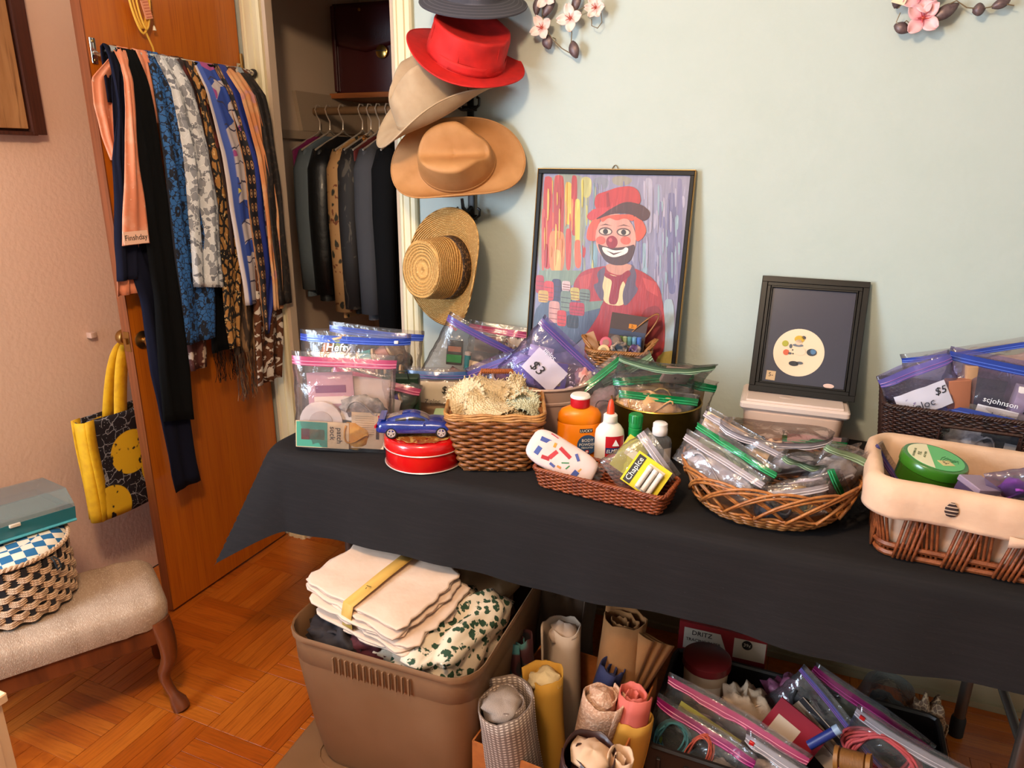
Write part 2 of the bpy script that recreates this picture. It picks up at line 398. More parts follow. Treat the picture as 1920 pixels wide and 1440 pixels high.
for u, n_ in ((0, 'gusset'), (1, 'gusset')):
    b = MB(); y = (-W2 if u == 0 else W2) - .02
    b.grid(lambda a, v: (.018 - .048 * a, y * (1 - .04 * v * u) - .018 * sin(pi * a) * (1 if u == 0 else -1) * (1 - .3 * v), v * HB + .018), 6, 10); b.build(n_, m_yel, tb, thick=.0015)
for x0 in (.021, -.033):
    b = MB()
    b.grid(lambda a, v: (x0 + .003 * sin(6 * v), -W2 - .024 + a * .032, v * HB + .02), 2, 8)
    b.build('side_binding', m_yel, tb, thick=.002)
b = MB(); b.grid(lambda a, v: (-.006, (a - .5) * 2 * W2 - .02, .012 + .02 * (1 - a)), 10, 1); b.build('bottom', m_lem, tb, thick=.002)
for x0 in (.02, -.03):
    b = MB()
    def hnd(u, v, x0=x0):
        s = abs(2 * u - 1); z = HB - .03 + (1 - s ** 2.2) * .255
        y = (2 * u - 1) * .085 - .01 + .02 * (1 - s)
        return (x0 + (v - .5) * .006 - (x0 + .0) * (1 - s) * .8, y + (v - .5) * .046, z)
    b.grid(hnd, 24, 2); b.build('handle', m_yel, tb, thick=.002)
# ---- footstool with woven seat
m_weave = M('beige_woven_seat', '#a98c74', .9, layers=[L('noise', (14, 3, 3), .4, .7, '#93765e', detail=4), L('noise', (420, 130, 200), .5, .7, '#bda48c', detail=2)], bump=.8, bscale=(420, 200, 300), bdist=.002)
BR = R(58.2)
fs = thing('footstool', 'low wooden footstool with a woven beige seat and curved legs', 'footstool', (-1.775, 1.025, 0), (0, 0, BR))
LB, DB = .285, .15
def seatf(u, v):
    a = 2 * pi * u; n = 7
    cx = math.copysign(abs(cos(a)) ** (2 / n), cos(a)); cy = math.copysign(abs(sin(a)) ** (2 / n), sin(a))
    prof = [(1.0, .285), (1.015, .30), (1.02, .325), (1.0, .348), (.94, .361), (.8, .367), (.5, .371), (0, .372)]
    i = min(int(v * 7), 6); t = v * 7 - i; r = prof[i][0] * (1 - t) + prof[i + 1][0] * t; z = prof[i][1] * (1 - t) + prof[i + 1][1] * t
    z += .004 * sin(cx * r * 30) * (1 if r > .5 else 0) * .5 - .012 * (1 - abs(cx * r)) * (z > .33) * .5
    return (cx * LB * r, cy * DB * r, z)
MB().grid(seatf, 72, 14, cu=True).build('seat', m_weave, fs, ang=180)
for s in (-1, 1):
    MB().rbox((0, s * (DB - .018), .262), (2 * LB - .06, .018, .062), .003).build('apron_rail', m_oakdark, fs)
    MB().rbox((s * (LB - .018), 0, .262), (.018, 2 * DB - .06, .062), .003).build('apron_end', m_oakdark, fs)
for sx in (-1, 1):
    for sy in (-1, 1):
        pts = []; rs = []
        for k in range(13):
            t = k / 12; z = .295 * (1 - t)
            o = .012 * sin(pi * min(t * 1.6, 1)) - .012 * sin(pi * max(0, (t - .45) / .55)) + (.022 if t > .9 else .022 * max(0, (t - .6) / .3) if t > .6 else 0)
            pts.append(((LB - .028 + o) * sx, (DB - .028 + o) * sy, max(z, .004))); rs.append(.030 * (1 - .55 * min(1, t * 1.35)) + (.010 if t > .88 else 0))
        MB().tube(pts, rs, 10).build('leg', m_oakdark, fs)
# ---- round sewing basket on the footstool
m_cordage = M('natural_cord', '#c9a584', .8, layers=[L('wavex', (90, 90, 200), .55, .9, '#9d7a5c')], bump=.4, bscale=400)
m_blackrib = C('#1c1d22', .5)
sb = thing('sewing_basket', 'round cord and black woven sewing basket on the footstool', 'sewing basket', (-1.857, 1.01, .372))
RB, HBk = .148, .155
b = MB()
b.lathe([(RB * .93, .004), (RB * .99, .05), (RB * 1.0, .10), (RB * .96, HBk)], 48, cap=False); b.lathe([(0, .002), (RB * .93, .004)], 48, cap=False)
b.build('liner', m_blackrib, sb)
NS = 36
b = MB()
for row in range(8):
    z0 = .014 + row * .0185
    for sub in range(3):
        pts = []
        for k in range(NS * 4):
            a = 2 * pi * k / (NS * 4); rr = RB * (.955 + .05 * sin(pi * min(1, (z0 / HBk) * .9 + .1)))
            amp = .0045 * sin(NS / 2 * a + (pi if row % 2 else 0))
            pts.append(((rr + amp) * cos(a), (rr + amp) * sin(a), z0 + (sub - 1) * .0056 + .002 * sin(NS / 2 * a + (0 if row % 2 else pi))))
        b.tube(pts, .0034, 5, closed=True)
b.build('woven_cords', m_cordage, sb, kind='stuff')
b = MB()
for k in range(NS // 1):
    a = 2 * pi * (k + .5) / NS
    if k % 2 == 0: b.box((RB * .985 * cos(a), RB * .985 * sin(a), HBk / 2), (.006, .012, HBk), (0, 0, a))
b.build('black_stakes', m_blackrib, sb, kind='stuff')
b = MB()
for k in range(2):
    b.tube([((RB + .003 + .002 * cos(40 * a + k * pi)) * cos(a), (RB + .003 + .002 * cos(40 * a + k * pi)) * sin(a), HBk + .012 + .003 * sin(40 * a + k * pi)) for a in [2 * pi * i / 240 for i in range(240)]], .0042, 6, closed=True)
b.build('rope_rim', m_cordage, sb)
m_check = M('blue_check_cloth', '#d8c8b2', .85, layers=[L('checker', 38, .4, .6, '#1d5c86', rot=(0, 0, .35))], bump=.2, bscale=700)
MB().lathe([(RB, HBk + .008), (RB * .97, HBk + .016), (RB * .8, HBk + .026), (RB * .4, HBk + .032), (0, HBk + .033)], 40).build('padded_lid', m_check, sb)
b = MB(); a = R(12)
q = lambda r, z, t: ((r) * cos(a) - t * sin(a), r * sin(a) + t * cos(a), z)
b.tube([q(RB + .005, HBk - .002, 0), q(RB + .018, HBk - .012, .004), q(RB + .02, HBk - .032, .006), q(RB + .012, HBk - .04, 0), q(RB + .018, HBk - .03, -.006), q(RB + .016, HBk - .01, -.008), q(RB + .005, HBk - .002, -.006)], .0022, 6)
b.build('loop_clasp', C('#1d2c38', .6), sb)
# ---- teal plastic case on the basket lid
m_teal = film('teal_plastic', tint='#5fa3ac', haze=.42, gloss=.5, rough=.15, bump=.12, bscale=30, hazecol='#3f97a2')
m_clear = film('clear_lid_plastic', tint='#e6ece8', haze=.10, gloss=.6, rough=.06, bump=.1, bscale=20)
tc = thing('plastic_case', 'teal translucent plastic case with clear lid on the sewing basket', 'plastic case', (-1.905, 1.015, .566), (R(0), R(5), R(81)))
LC, DC = .34, .2
b = MB(); b.box((0, 0, .003), (LC, DC, .004))
for s in (-1, 1): b.box((0, s * DC / 2, .022), (LC, .003, .04)); b.box((s * LC / 2, 0, .022), (.003, DC, .04))
b.build('tray', m_teal, tc, smooth=False)
b = MB()
b.box((0, .01, .030), (LC - .02, DC * .55, .006)); b.box((0, -.05, .026), (LC - .02, .012, .03)); b.build('insert', m_teal, tc, smooth=False)
b = MB()
for s in (-1, 1): b.tube([(-LC / 2, s * (DC / 2 + .003), .005), (LC / 2, s * (DC / 2 + .003), .005)], .004, 6)
b.build('bottom_lip', C('#4fa3ad', .2), tc)
b = MB(); hh = .055
b.grid(lambda u, v: ((u - .5) * LC, (-DC / 2, -DC / 2 + .004, -DC * .3, DC * .3, DC / 2 - .004, DC / 2)[round(v * 5)], (.042, .052, .042 + hh * .8, .042 + hh * .8, .052, .042)[round(v * 5)]), 6, 5)
for s in (-1, 1): b.poly([(s * LC / 2, -DC / 2, .042), (s * LC / 2, -DC / 2 + .004, .052), (s * LC / 2, -DC * .3, .042 + hh * .8), (s * LC / 2, DC * .3, .042 + hh * .8), (s * LC / 2, DC / 2, .042)])
b.build('lid', m_clear, tc, smooth=False, thick=.0015)
b = MB(); b.rbox((.02, -DC / 2 - .004, .040), (.026, .008, .008), .002); b.build('latch', C('#cbb9a2', .4), tc)
# ---- cream cabinet at the edge of the frame
cb = thing('cream_cabinet', 'cream painted cabinet side in the bottom corner beside the footstool', 'cabinet', (-1.42, .39, 0))
m_creamcab = M('cream_paint', '#d3b08c', .5)
MB().rbox((0, 0, .31), (.44, .42, .58), .004).build('body', m_creamcab, cb)
MB().rbox((0, 0, .609), (.455, .435, .018), .004).build('top', m_creamcab, cb)
for k in range(2):
    dr = MB().rbox((-.2225 + .445 - .0 , 0, .18 + k * .26), (.012, .38, .23), .003).build('drawer', m_creamcab, cb)
    MB().lathe([(.006, 0), (.006, .01), (.014, .018), (.0, .026)], 12, c=(.23, 0, .18 + k * .26), rot=(0, pi / 2, 0)).build('knob', m_brass, dr)
for sx in (-1, 1):
    for sy in (-1, 1): MB().box((sx * .19, sy * .18, .011), (.05, .05, .022)).build('foot', m_creamcab, cb, smooth=False)
# ---- towel bar on the door
BX, BZ, BY0, BY1 = -1.832, 1.787, 1.533, 2.085
tb2 = thing('towel_bar', 'chrome towel bar screwed to the orange door', 'towel bar', (DX, 1.53, 1.787))
for y in (0.0, .555):
    b = MB(); b.rbox((.003, y, .0), (.005, .018, .066), .002); b.tube([(.005, y, -.006), (.03, y, -.012), (.045, y, -.004), (.058, y, 0)], [.006, .006, .006, .006], 8, flat=1.0)
    br = b.build('bracket', m_chrome, tb2)
    for z in (-.024, .024): MB().lathe([(.004, 0), (.003, .002), (0, .0025)], 10, c=(.0055, y, z), rot=(0, pi / 2, 0)).build('screw', m_brass, br)
MB().tube([(.058, .003, 0), (.058, .555, 0)], .010, 12).build('rod', m_chrome, tb2)
MB().lathe([(.013, 0), (.014, .004), (.014, .02), (.012, .024), (0, .025)], 16, c=(.058, .024, 0), rot=(pi / 2, 0, 0)).build('end_cap', m_chrome, tb2)
MB().lathe([(.013, 0), (.014, .004), (.014, .01), (0, .011)], 16, c=(.058, .555, 0), rot=(-pi / 2, 0, 0)).build('end_cap', C('#2a2522', .4), tb2)
# ---- scarves over the bar: rows are (height, near edge, far edge)
SCARF = {
'coral': (-1.790, [(1.782, 1.514, 1.59), (1.753, 1.543, 1.567), (1.642, 1.526, 1.559), (1.472, 1.493, 1.549), (1.269, 1.451, 1.545)]),
'coralback': (-1.85, [(1.783, 1.549, 1.592), (1.712, 1.485, 1.575), (1.642, 1.478, 1.565), (1.565, 1.490, 1.552), (1.5, 1.510, 1.540)]),
'coral2': (-1.815, [(1.8, 1.608, 1.65), (1.763, 1.614, 1.662), (1.678, 1.617, 1.662), (1.605, 1.62, 1.654)]),
'navy': (-1.818, [(1.782, 1.528, 1.569), (1.642, 1.509, 1.557), (1.325, 1.47, 1.541), (1.1, 1.504, 1.61), (0.862, 1.506, 1.627), (0.644, 1.519, 1.629), (0.531, 1.521, 1.629), (0.467, 1.528, 1.633)]),
'navyf': (-1.812, [(1.5, 1.484, 1.527), (1.326, 1.459, 1.536), (1.169, 1.438, 1.512)]),
'coral3': (-1.826, [(1.501, 1.494, 1.553), (1.251, 1.454, 1.524), (1.125, 1.432, 1.509)]),
'black': (-1.797, [(1.795, 1.535, 1.609), (1.728, 1.54, 1.618), (1.559, 1.525, 1.634), (1.351, 1.539, 1.633), (1.13, 1.536, 1.629), (0.931, 1.522, 1.629), (0.724, 1.505, 1.621)]),
'bandana': (-1.8, [(1.794, 1.644, 1.693), (1.695, 1.64, 1.702), (1.502, 1.642, 1.726), (1.28, 1.634, 1.765), (1.078, 1.626, 1.772), (0.939, 1.627, 1.755)]),
'white': (-1.784, [(1.797, 1.672, 1.754), (1.7, 1.69, 1.775), (1.534, 1.703, 1.817), (1.341, 1.697, 1.828), (1.208, 1.689, 1.812), (1.12, 1.679, 1.803)]),
'brown': (-1.806, [(1.798, 1.749, 1.792), (1.691, 1.762, 1.834), (1.567, 1.78, 1.873), (1.37, 1.798, 1.895), (1.198, 1.795, 1.889)]),
'leop': (-1.803, [(1.796, 1.776, 1.822), (1.723, 1.802, 1.845), (1.6, 1.819, 1.857), (1.352, 1.824, 1.909), (1.16, 1.814, 1.91), (0.98, 1.811, 1.879), (0.882, 1.821, 1.865)]),
'abstr': (-1.786, [(1.796, 1.814, 1.889), (1.681, 1.831, 1.922), (1.52, 1.86, 1.991), (1.331, 1.875, 1.994), (1.15, 1.888, 2.001), (1.022, 1.895, 1.994)]),
'blue': (-1.785, [(1.786, 1.898, 1.954), (1.654, 1.924, 1.998), (1.487, 1.954, 2.062), (1.309, 1.959, 2.071), (1.141, 1.967, 2.071), (1.01, 1.971, 2.031), (0.903, 1.978, 1.994)]),
'peach': (-1.772, [(1.78, 1.938, 1.997), (1.673, 1.966, 2.026), (1.522, 2.005, 2.063), (1.325, 2.026, 2.086), (1.139, 2.022, 2.073), (0.984, 2.019, 2.064)]),
'grey': (-1.778, [(1.782, 1.993, 2.028), (1.642, 2.023, 2.06), (1.469, 2.036, 2.073), (1.288, 2.038, 2.077)]),
'dark': (-1.766, [(1.778, 1.999, 2.049), (1.643, 2.03, 2.078), (1.452, 2.036, 2.101), (1.231, 2.039, 2.106), (0.998, 2.042, 2.108)]),
'blackfr': (-1.825, [(1.335, 1.789, 1.929), (1.089, 1.779, 1.908), (0.878, 1.762, 1.887)]),
'tanfr': (-1.82, [(1.24, 1.887, 2.003), (1.019, 1.87, 1.993), (0.849, 1.855, 1.964)]),
'print': (-1.8, [(1.178, 1.958, 2.075), (0.946, 1.947, 2.091), (0.719, 1.927, 2.055)]),
'redpr': (-1.828, [(1.074, 1.664, 1.759), (0.934, 1.663, 1.741), (0.84, 1.666, 1.732)]),
}
def scarf_mesh(key, folds=2.0, amp=.006, seed=0, slant=0.0, nv=44, nu=14):
    X, rows = SCARF[key]
    rows = list(rows)
    if rows[0][0] < BZ - .03: rows.insert(0, (BZ, max(rows[0][1], BY0 + .02) + .01, min(rows[0][2], BY1) - .012))
    zs = [r[0] for r in rows]; zs[0] = BZ + .004
    y_top = (max(rows[0][1], BY0 + .002), min(rows[0][2], BY1 + .02)); rows[0] = (zs[0],) + y_top
    cum = [0]
    for i in range(1, len(rows)): cum.append(cum[-1] + abs(zs[i] - zs[i - 1]))
    tot = cum[-1]; back = .16
    def at(d):
        for i in range(1, len(rows)):
            if d <= cum[i] or i == len(rows) - 1:
                t = (d - cum[i - 1]) / (cum[i] - cum[i - 1]); s = t
                a, c_ = rows[i - 1], rows[i]
                return (a[0] + (c_[0] - a[0]) * t, a[1] + (c_[1] - a[1]) * s, a[2] + (c_[2] - a[2]) * s)
    front = X
    b = MB()
    def fn(u, v):
        s = v * (tot + back) - back
        if s < 0:
            t = -s / back
            y0, y1 = y_top
            ang = min(1, t * 6) * pi / 2
            x = BX - .0135 * sin(ang) - .004 * sin(9 * u + seed)
            z = BZ + .0135 * cos(ang) - max(0, t - .16) * back
            return (x, y0 + (y1 - y0) * u, z)
        z, y0, y1 = at(s)
        k = min(1, s / .05); kk = min(1, s / .25)
        x = BX + .0135 + (front - BX - .0135) * min(1, s / .08) if s > .012 else BX + .0135 * sin(s / .012 * pi / 2)
        if s <= .012: z = BZ + .0135 * cos(s / .012 * pi / 2)
        w_ = y1 - y0
        ph = seed * 1.3
        f = sin(2 * pi * folds * u + ph + 2.2 * (1 - z)) + .45 * sin(2 * pi * folds * 2.3 * u + 2 * ph + 5 * z)
        x += amp * f * (.35 + .65 * kk) + .006 * kk * noise.noise(Vector((u * 2, z * 5, seed)))
        y = y0 + w_ * u + .004 * k * noise.noise(Vector((z * 9, u * 1.5, seed * 2.7)))
        if v > .9: z -= slant * u * (v - .9) * 10
        return (x, y, z)
    b.grid(fn, nu, nv, us=1.0, vs_=(tot + back) * 6)
    return b, fn
def scarf(name, key, label, mat, group='scarves over the towel bar', fringe=None, extra=(), **k):
    t = thing(name, label, 'scarf', (0, 0, 0), group=group)
    b, fn = scarf_mesh(key, **k); b.build('cloth', mat, t, thick=.0012, ang=180)
    for j, e in enumerate(extra):
        b2, f2 = scarf_mesh(e, seed=j + 9); b2.build('hanging_fold', mat, t, thick=.0012, ang=180)
    if fringe:
        n, ln, fm = fringe; fb = MB()
        for i in range(n):
            p = Vector(fn((i + .5) / n, 1)); q = p.copy(); pts = [p + Vector((0, 0, .01))]
            for j in range(1, 6):
                q = p + Vector((rnd.uniform(-.004, .005), rnd.uniform(-.007, .007), -ln * j / 5 * rnd.uniform(.85, 1.05))); pts.append(q)
            fb.tube(pts, .0011, 4)
        fb.build('fringe', fm, t, kind='stuff')
    return t
sc_coral = M('coral_chiffon', '#d9825e', .6, layers=[L('noise', 24, .5, .7, '#e09a7c', detail=4), L('noise', 70, .66, .72, '#e8b8a0', detail=3)], alpha=.93)
sc_navy = M('navy_wool', '#0b0d20', .9, spec=.2, bump=.2, bscale=600)
sc_black = M('black_wool', '#070708', .95, spec=.15, bump=.2, bscale=600)
sc_band = M('blue_bandana_print', '#2a5f9e', .8, layers=[L('voro', (38, 38, 22), .36, .33, '#0c1020', dist=.5), L('voro', (38, 38, 22), .13, .11, '#2a5f9e', dist=.5), L('edge', 60, .07, .05, '#0c1020', dist=.8), L('x', 1, .06, .05, '#0c1020', co='UV')])
sc_white = M('grey_leaf_print', '#c9c9cb', .8, layers=[L('cell', (50, 50, 34), .60, .62, '#85868c', dist=.9), L('cell', (60, 60, 90), .84, .86, '#6d6e76', dist=.6), L('edge', (50, 50, 34), .02, .01, '#e8e8e8', dist=.9)])
sc_brown = M('brown_floral_chiffon', '#2c1410', .6, layers=[L('noise', 16, .55, .62, '#5c1c16', detail=3), L('noise', 34, .62, .68, '#1a0e0d', detail=3), L('noise', 50, .70, .74, '#8c5a3c')])
sc_leo = M('leopard_print', '#a9763c', .7, layers=[L('edge', (44, 44, 26), .14, .10, '#120c0a', dist=.5), L('noise', 90, .62, .66, '#d2ae74')])
sc_abs = M('abstract_print', '#c4b6b6', .7, layers=[L('cell', (12, 12, 15), .68, .685, '#2c479c', dist=.1), L('cell', (15, 15, 24), .88, .885, '#a84a86', dist=.1), L('cell', (13, 19, 20), .90, .905, '#d8c552', dist=.1), L('wavez', (2, 12, 5), .985, .99, '#3a3550', dist=6), L('x', 1, .34, .30, '#4058a8', co='UV'), L('x', 1, .14, .10, '#cfc2c2', co='UV')])
sc_blue = M('royal_blue_chain_print', '#15121a', .6, layers=[L('voro', (7, 3.6, 1), .34, .30, '#a8744a', co='UV', rnd_=0), L('voro', (7, 3.6, 1), .24, .20, '#15121a', co='UV', rnd_=0), L('voro', (7, 3.6, 1), .12, .09, '#cfae7c', co='UV', rnd_=0), L('x', 1, .33, .35, '#22348a', co='UV'), L('x', 1, .04, .02, '#a8744a', co='UV')])
sc_peach = M('peach_tie_dye', '#d98c58', .6, layers=[L('noise', 14, .45, .6, '#e0a878', detail=3), L('noise', 20, .58, .66, '#c98a86', detail=3)], alpha=.95)
sc_grey = M('pale_blue_chiffon', '#8d98a0', .7)
sc_dark = M('dark_lace', '#1c1614', .7, layers=[L('noise', 60, .55, .62, '#3a2c24', detail=3)])
sc_tan = M('tan_brown_mix', '#3a2a20', .8, layers=[L('noise', (60, 60, 12), .52, .6, '#8d6a48', detail=3)])
sc_print = M('brown_white_print', '#5c3014', .8, layers=[L('noise', 22, .52, .55, '#cfc2b4', detail=2, dist=1.5), L('noise', 40, .62, .65, '#2c1408')])
sc_red = M('red_brown_print', '#4a1c12', .8, layers=[L('noise', 30, .55, .6, '#b9a08c', detail=3)])
scarf('chiffon_scarf', 'coral', 'coral sheer scarf with a signature corner at the near end of the bar', sc_coral, folds=1.0, amp=.004, extra=('coralback', 'coral2', 'coral3'))
scarf('wool_scarf', 'navy', 'navy scarf, the longest one hanging on the door bar', sc_navy, folds=1.0, amp=.005, extra=('navyf',))
scarf('wool_scarf', 'black', 'plain black scarf beside the coral one', sc_black, folds=1.2, amp=.005, slant=.03)
scarf('bandana_scarf', 'bandana', 'blue and black paisley bandana scarf', sc_band, folds=1.5)
scarf('cotton_scarf', 'white', 'white scarf with grey leaf print', sc_white, folds=2.0, amp=.009, slant=.02)
scarf('chiffon_scarf', 'brown', 'dark brown and red floral sheer scarf', sc_brown, folds=1.5)
scarf('silk_scarf', 'leop', 'narrow leopard print scarf with fringe', sc_leo, folds=1.0, amp=.004)
scarf('silk_scarf', 'abstr', 'off-white scarf with blue, pink and yellow abstract shapes', sc_abs, folds=1.2, amp=.005)
scarf('silk_scarf', 'blue', 'royal blue scarf with gold chain border, pointed tip', sc_blue, folds=1.0, amp=.006)
scarf('chiffon_scarf', 'peach', 'peach tie-dyed sheer scarf with ruffled edge', sc_peach, folds=2.5, amp=.005)
scarf('chiffon_scarf', 'grey', 'pale grey-blue sheer scarf near the far end of the bar', sc_grey, folds=1.0, amp=.003)
scarf('lace_scarf', 'dark', 'dark brown lacy scarf at the far end of the bar', sc_dark, folds=1.5, amp=.003)
scarf('wool_scarf', 'blackfr', 'black fringed scarf hanging under the leopard print one', sc_black, folds=2.0, fringe=(26, .11, sc_black))
scarf('knit_scarf', 'tanfr', 'tan and brown scarf with long tangled fringe', sc_tan, folds=2.0, fringe=(34, .17, sc_tan))
scarf('silk_scarf', 'print', 'brown and white printed scarf hanging lowest beside the door hinge', sc_print, folds=2.0, amp=.008)
scarf('silk_scarf', 'redpr', 'dark red printed scarf end below the blue bandana', sc_red, folds=1.5)
for o in bpy.data.objects:
    if o.name.startswith('chiffon_scarf') and 'coral' in o.get('label', ''):
        lb = MB(); lb.box((-1.7800, 1.490, 1.290), (.0012, .082, .036)); lb.build('signature_patch', C('#e8b8a0', .7), o, smooth=False)
        lettering('Finshday', .022, C('#1a1512', .7), o, (-1.7790, 1.490, 1.29), (R(90), 0, R(90)))
# ---- yellow cord coil with a paper tag and the closet pull chain
co = thing('extension_cord', 'coiled yellow extension cord with paper tag hanging on the orange door', 'extension cord', (-1.868, 1.688, 1.86))
b = MB()
for k, (ry, rz, oy) in enumerate(((.030, .075, 0), (.026, .070, .004), (.034, .082, -.003), (.022, .066, .006))):
    b.tube([(k * .004 - .004, oy + ry * sin(a) * (1 - .35 * cos(a)), .082 - rz * (1 - .0) * -cos(a) * -1 - .004 * k) for a in [2 * pi * i / 28 for i in range(28)]], .0032, 6, closed=True)
b.build('coil', C('#d9a43a', .45), co)
b = MB(); b.tube([(.0, .0, .16), (-.002, .012, .25), (-.006, .02, .34)], .0034, 6); b.build('lead', C('#d9a43a', .45), co); b = MB(); b.tube([(.002, .006, .0), (-.003, .03, -.04), (-.012, .045, -.075)], .003, 6); b.build('lead', C('#d9a43a', .45), co)
tg = MB().box((.016, .008, .055), (.0012, .026, .048), (R(14), 0, 0)).build('paper_tag', C('#d98d6a', .7), co, smooth=False)
b = MB()
for k in range(6): b.box((.0168, .006 + .0016 * k, .074 - .0075 * k), (.0004, .019, .0016), (R(14), 0, 0))
b.build('print_lines', C('#a8452c', .7), tg, smooth=False)
MB().lathe([(0, 0), (.006, .002), (.007, .012), (.004, .016), (0, .016)], 10, c=(-.012, .022, .35), rot=(0, pi / 2, 0)).build('door_hook', m_chrome, co)
ch = thing('pull_chain', 'beaded pull chain with small bell end beside the yellow cord', 'pull chain', (-1.862, 1.724, 1.864))
b = MB()
for k in range(40): b.lathe([(0, -.0022), (.0022, 0), (0, .0022)], 6, c=(0, 0, .016 + k * .0056))
b.build('bead_chain', m_brass, ch, kind='stuff')
MB().lathe([(0, 0), (.0055, .001), (.004, .008), (.0016, .014), (0, .015)], 10).build('bell_end', C('#e3d2b4', .35), ch)
MB().lathe([(0, 0), (.005, .002), (.005, .01), (.002, .026), (0, .026)], 8, c=(-.026, 0, .236), rot=(0, pi / 2, 0)).build('mount', m_brass, ch)
# ------------------------------------------------------------------ closet contents
sh = struct(thing('shelf_closet', 'wooden closet shelf', 'shelf', (-1.42, 2.86, 1.77))); sh['category'] = 'shelf'; sh['kind'] = 'thing'; sh['label'] = 'wooden shelf at the back of the closet'
sh.name = 'closet_shelf'
MB().box((0, 0, 0), (1.13, .27, .02)).build('board', M('shelf_wood', '#9c5a2c', .5, layers=[L('noise', (4, 60, 60), .4, .7, '#7a421c', detail=3)]), sh, smooth=False)
m_sup = M('closet_board_paint', '#a18c76', .6)
tag(MB().box((-1.9895, 2.53, 1.605), (.021, .42, .032)).build('wall_cleat', m_sup, smooth=False), 'narrow painted cleat along the closet side wall', 'cleat')
b = MB(); b.poly([(-1.978, 2.49, 1.772), (-1.978, 2.86, 1.772), (-1.978, 2.985, 1.70), (-1.978, 2.985, 1.622), (-1.978, 2.52, 1.622)], .018, (-1, 0, 0)); 
tag(b.build('rod_support_board', m_sup, smooth=False), 'wide painted support board with cut corner above the closet cleat', 'board')
b = MB(); b.tube([(-1.975, 2.6, 1.70), (-.855, 2.6, 1.70)], .016, 12)
tag(b.build('closet_rod', C('#6e5238', .4)), 'round closet rod holding the hangers', 'rod')
# ---- burgundy briefcase on the shelf
m_burg = M('burgundy_leather', '#3a0a10', .38, bump=.25, bscale=220, coat=.15)
bc = thing('briefcase', 'burgundy leather briefcase with gold lock on the closet shelf', 'briefcase', (-1.81, 2.80, 1.781), (0, 0, R(4)))
MB().rbox((0, 0, .17), (.32, .09, .35), .012, 3).build('body', m_burg, bc)
for k in range(3): MB().rbox((-.147 + .004 * k, -.052 + .012 * k, .17), (.018, .02, .33), .005).build('gusset_fold', m_burg, bc)
b = MB(); b.grid(lambda u, v: ((u - .5) * .296, -.0465 - .008 * sin(pi * min(1, v * 1.1)) - .004, .342 - v * (.185 - .03 * abs(2 * u - 1))), 12, 8); fl = b.build('flap', m_burg, bc, thick=.004)
lk = MB().lathe([(.026, 0), (.026, .005), (.022, .007), (0, .007)], 24, c=(.075, -.056, .155), rot=(pi / 2, 0, 0)).build('gold_lock', M('gold', '#c9a25a', .22, metal=1.0), bc)
MB().box((.075, -.0635, .158), (.05, .003, .003)).build('lock_slot', C('#1a0f0a', .5), lk, smooth=False)
MB().lathe([(.006, 0), (.006, .004), (0, .005)], 10, c=(-.02, -.0565, .315), rot=(pi / 2, 0, 0)).build('stud', m_brass, bc)
# ---- hanging clothes: coats on hangers, seen edge on
def garment(name, label, x, mat, y0, ybot, zbot, thick=.055, sleeve=True, zs=1.575, cat='jacket', seed=0, collar=None, yf=2.42):
    t = thing(name, label, cat, (x, 2.6, 0), group='clothes hanging in the closet')
    D2 = .2
    def fn(u, v):
        a = 2 * pi * u
        if v < .16:
            q = v / .16; hw = .045 + (.185 - .045) * q ** .8; z = 1.60 - .055 * q; th = .014 + (thick * .6 - .014) * q
        else:
            q = (v - .16) / .84; hw = .185 + .03 * q; z = 1.545 + (zbot - 1.545) * q; th = thick * (.6 + .4 * min(1, q * 3))
        f = 1 + .35 * sin(5 * a + seed + 3 * q) * .35 * q
        yy = -math.copysign(abs(cos(a)) ** .7, cos(a)) * hw + (ybot - 2.6 + .215) * (q if v >= .16 else 0) * .9
        xx = math.copysign(abs(sin(a)) ** .8, sin(a)) * th * f * .5 + .006 * noise.noise(Vector((yy * 9, z * 4, seed)))
        return (xx, yy, z)
    MB().grid(fn, 28, 24, cu=True).build('body', mat, t, ang=180)
    if sleeve:
        pts = [(.0, -.165, 1.54), (.004, -.205, 1.47), (.006, -.222, 1.30), (.008, -.225, 1.14), (.006, -.22, zbot + .03)]
        pts = [(p[0], p[1] + .02, p[2]) for p in pts]
        b = MB(); b.tube(pts, [.045, .05, .046, .042, .040], 12, flat=.62); b.build('sleeve', mat, t, ang=180)
    if collar: 
        b = MB(); b.tube([(.0, -.05, 1.598), (.01, -.065, 1.575), (.016, -.09, 1.52), (.02, -.10, 1.44)], [.016, .024, .026, .012], 10, flat=.6); b.build('collar', collar, t, ang=180)
    b = MB(); b.tube([(0, -.19, 1.545), (0, -.02, 1.612), (0, 0, 1.625), (0, .02, 1.612), (0, .19, 1.545)], .004, 6)
    b.tube([(0, 0, 1.62), (0, .004, 1.66), (0, -.016, 1.685), (0, -.024, 1.705), (0, -.012, 1.722), (0, .006, 1.722), (0, .018, 1.708)], .0028, 6)
    b.build('hanger', C('#cdbfae', .3, metal=.6), t)
    return t
garment('blouse', 'magenta garment at the left end of the closet rod', -1.955, C('#6e1048', .7), 2.4, 2.42, 1.06, .03, False, cat='blouse', seed=1)
garment('jacket', 'slate blue-grey jacket next to the magenta garment', -1.905, M('slate_wool', '#566068', .9, spec=.2, bump=.2, bscale=500), 2.4, 2.385, .965, .05, seed=2)
garment('leather_jacket', 'black leather jacket with zipped cuff in the closet', -1.84, M('black_leather', '#090b0e', .45, bump=.35, bscale=40, bdist=.006, coat=.1), 2.4, 2.39, .95, .10, seed=3)
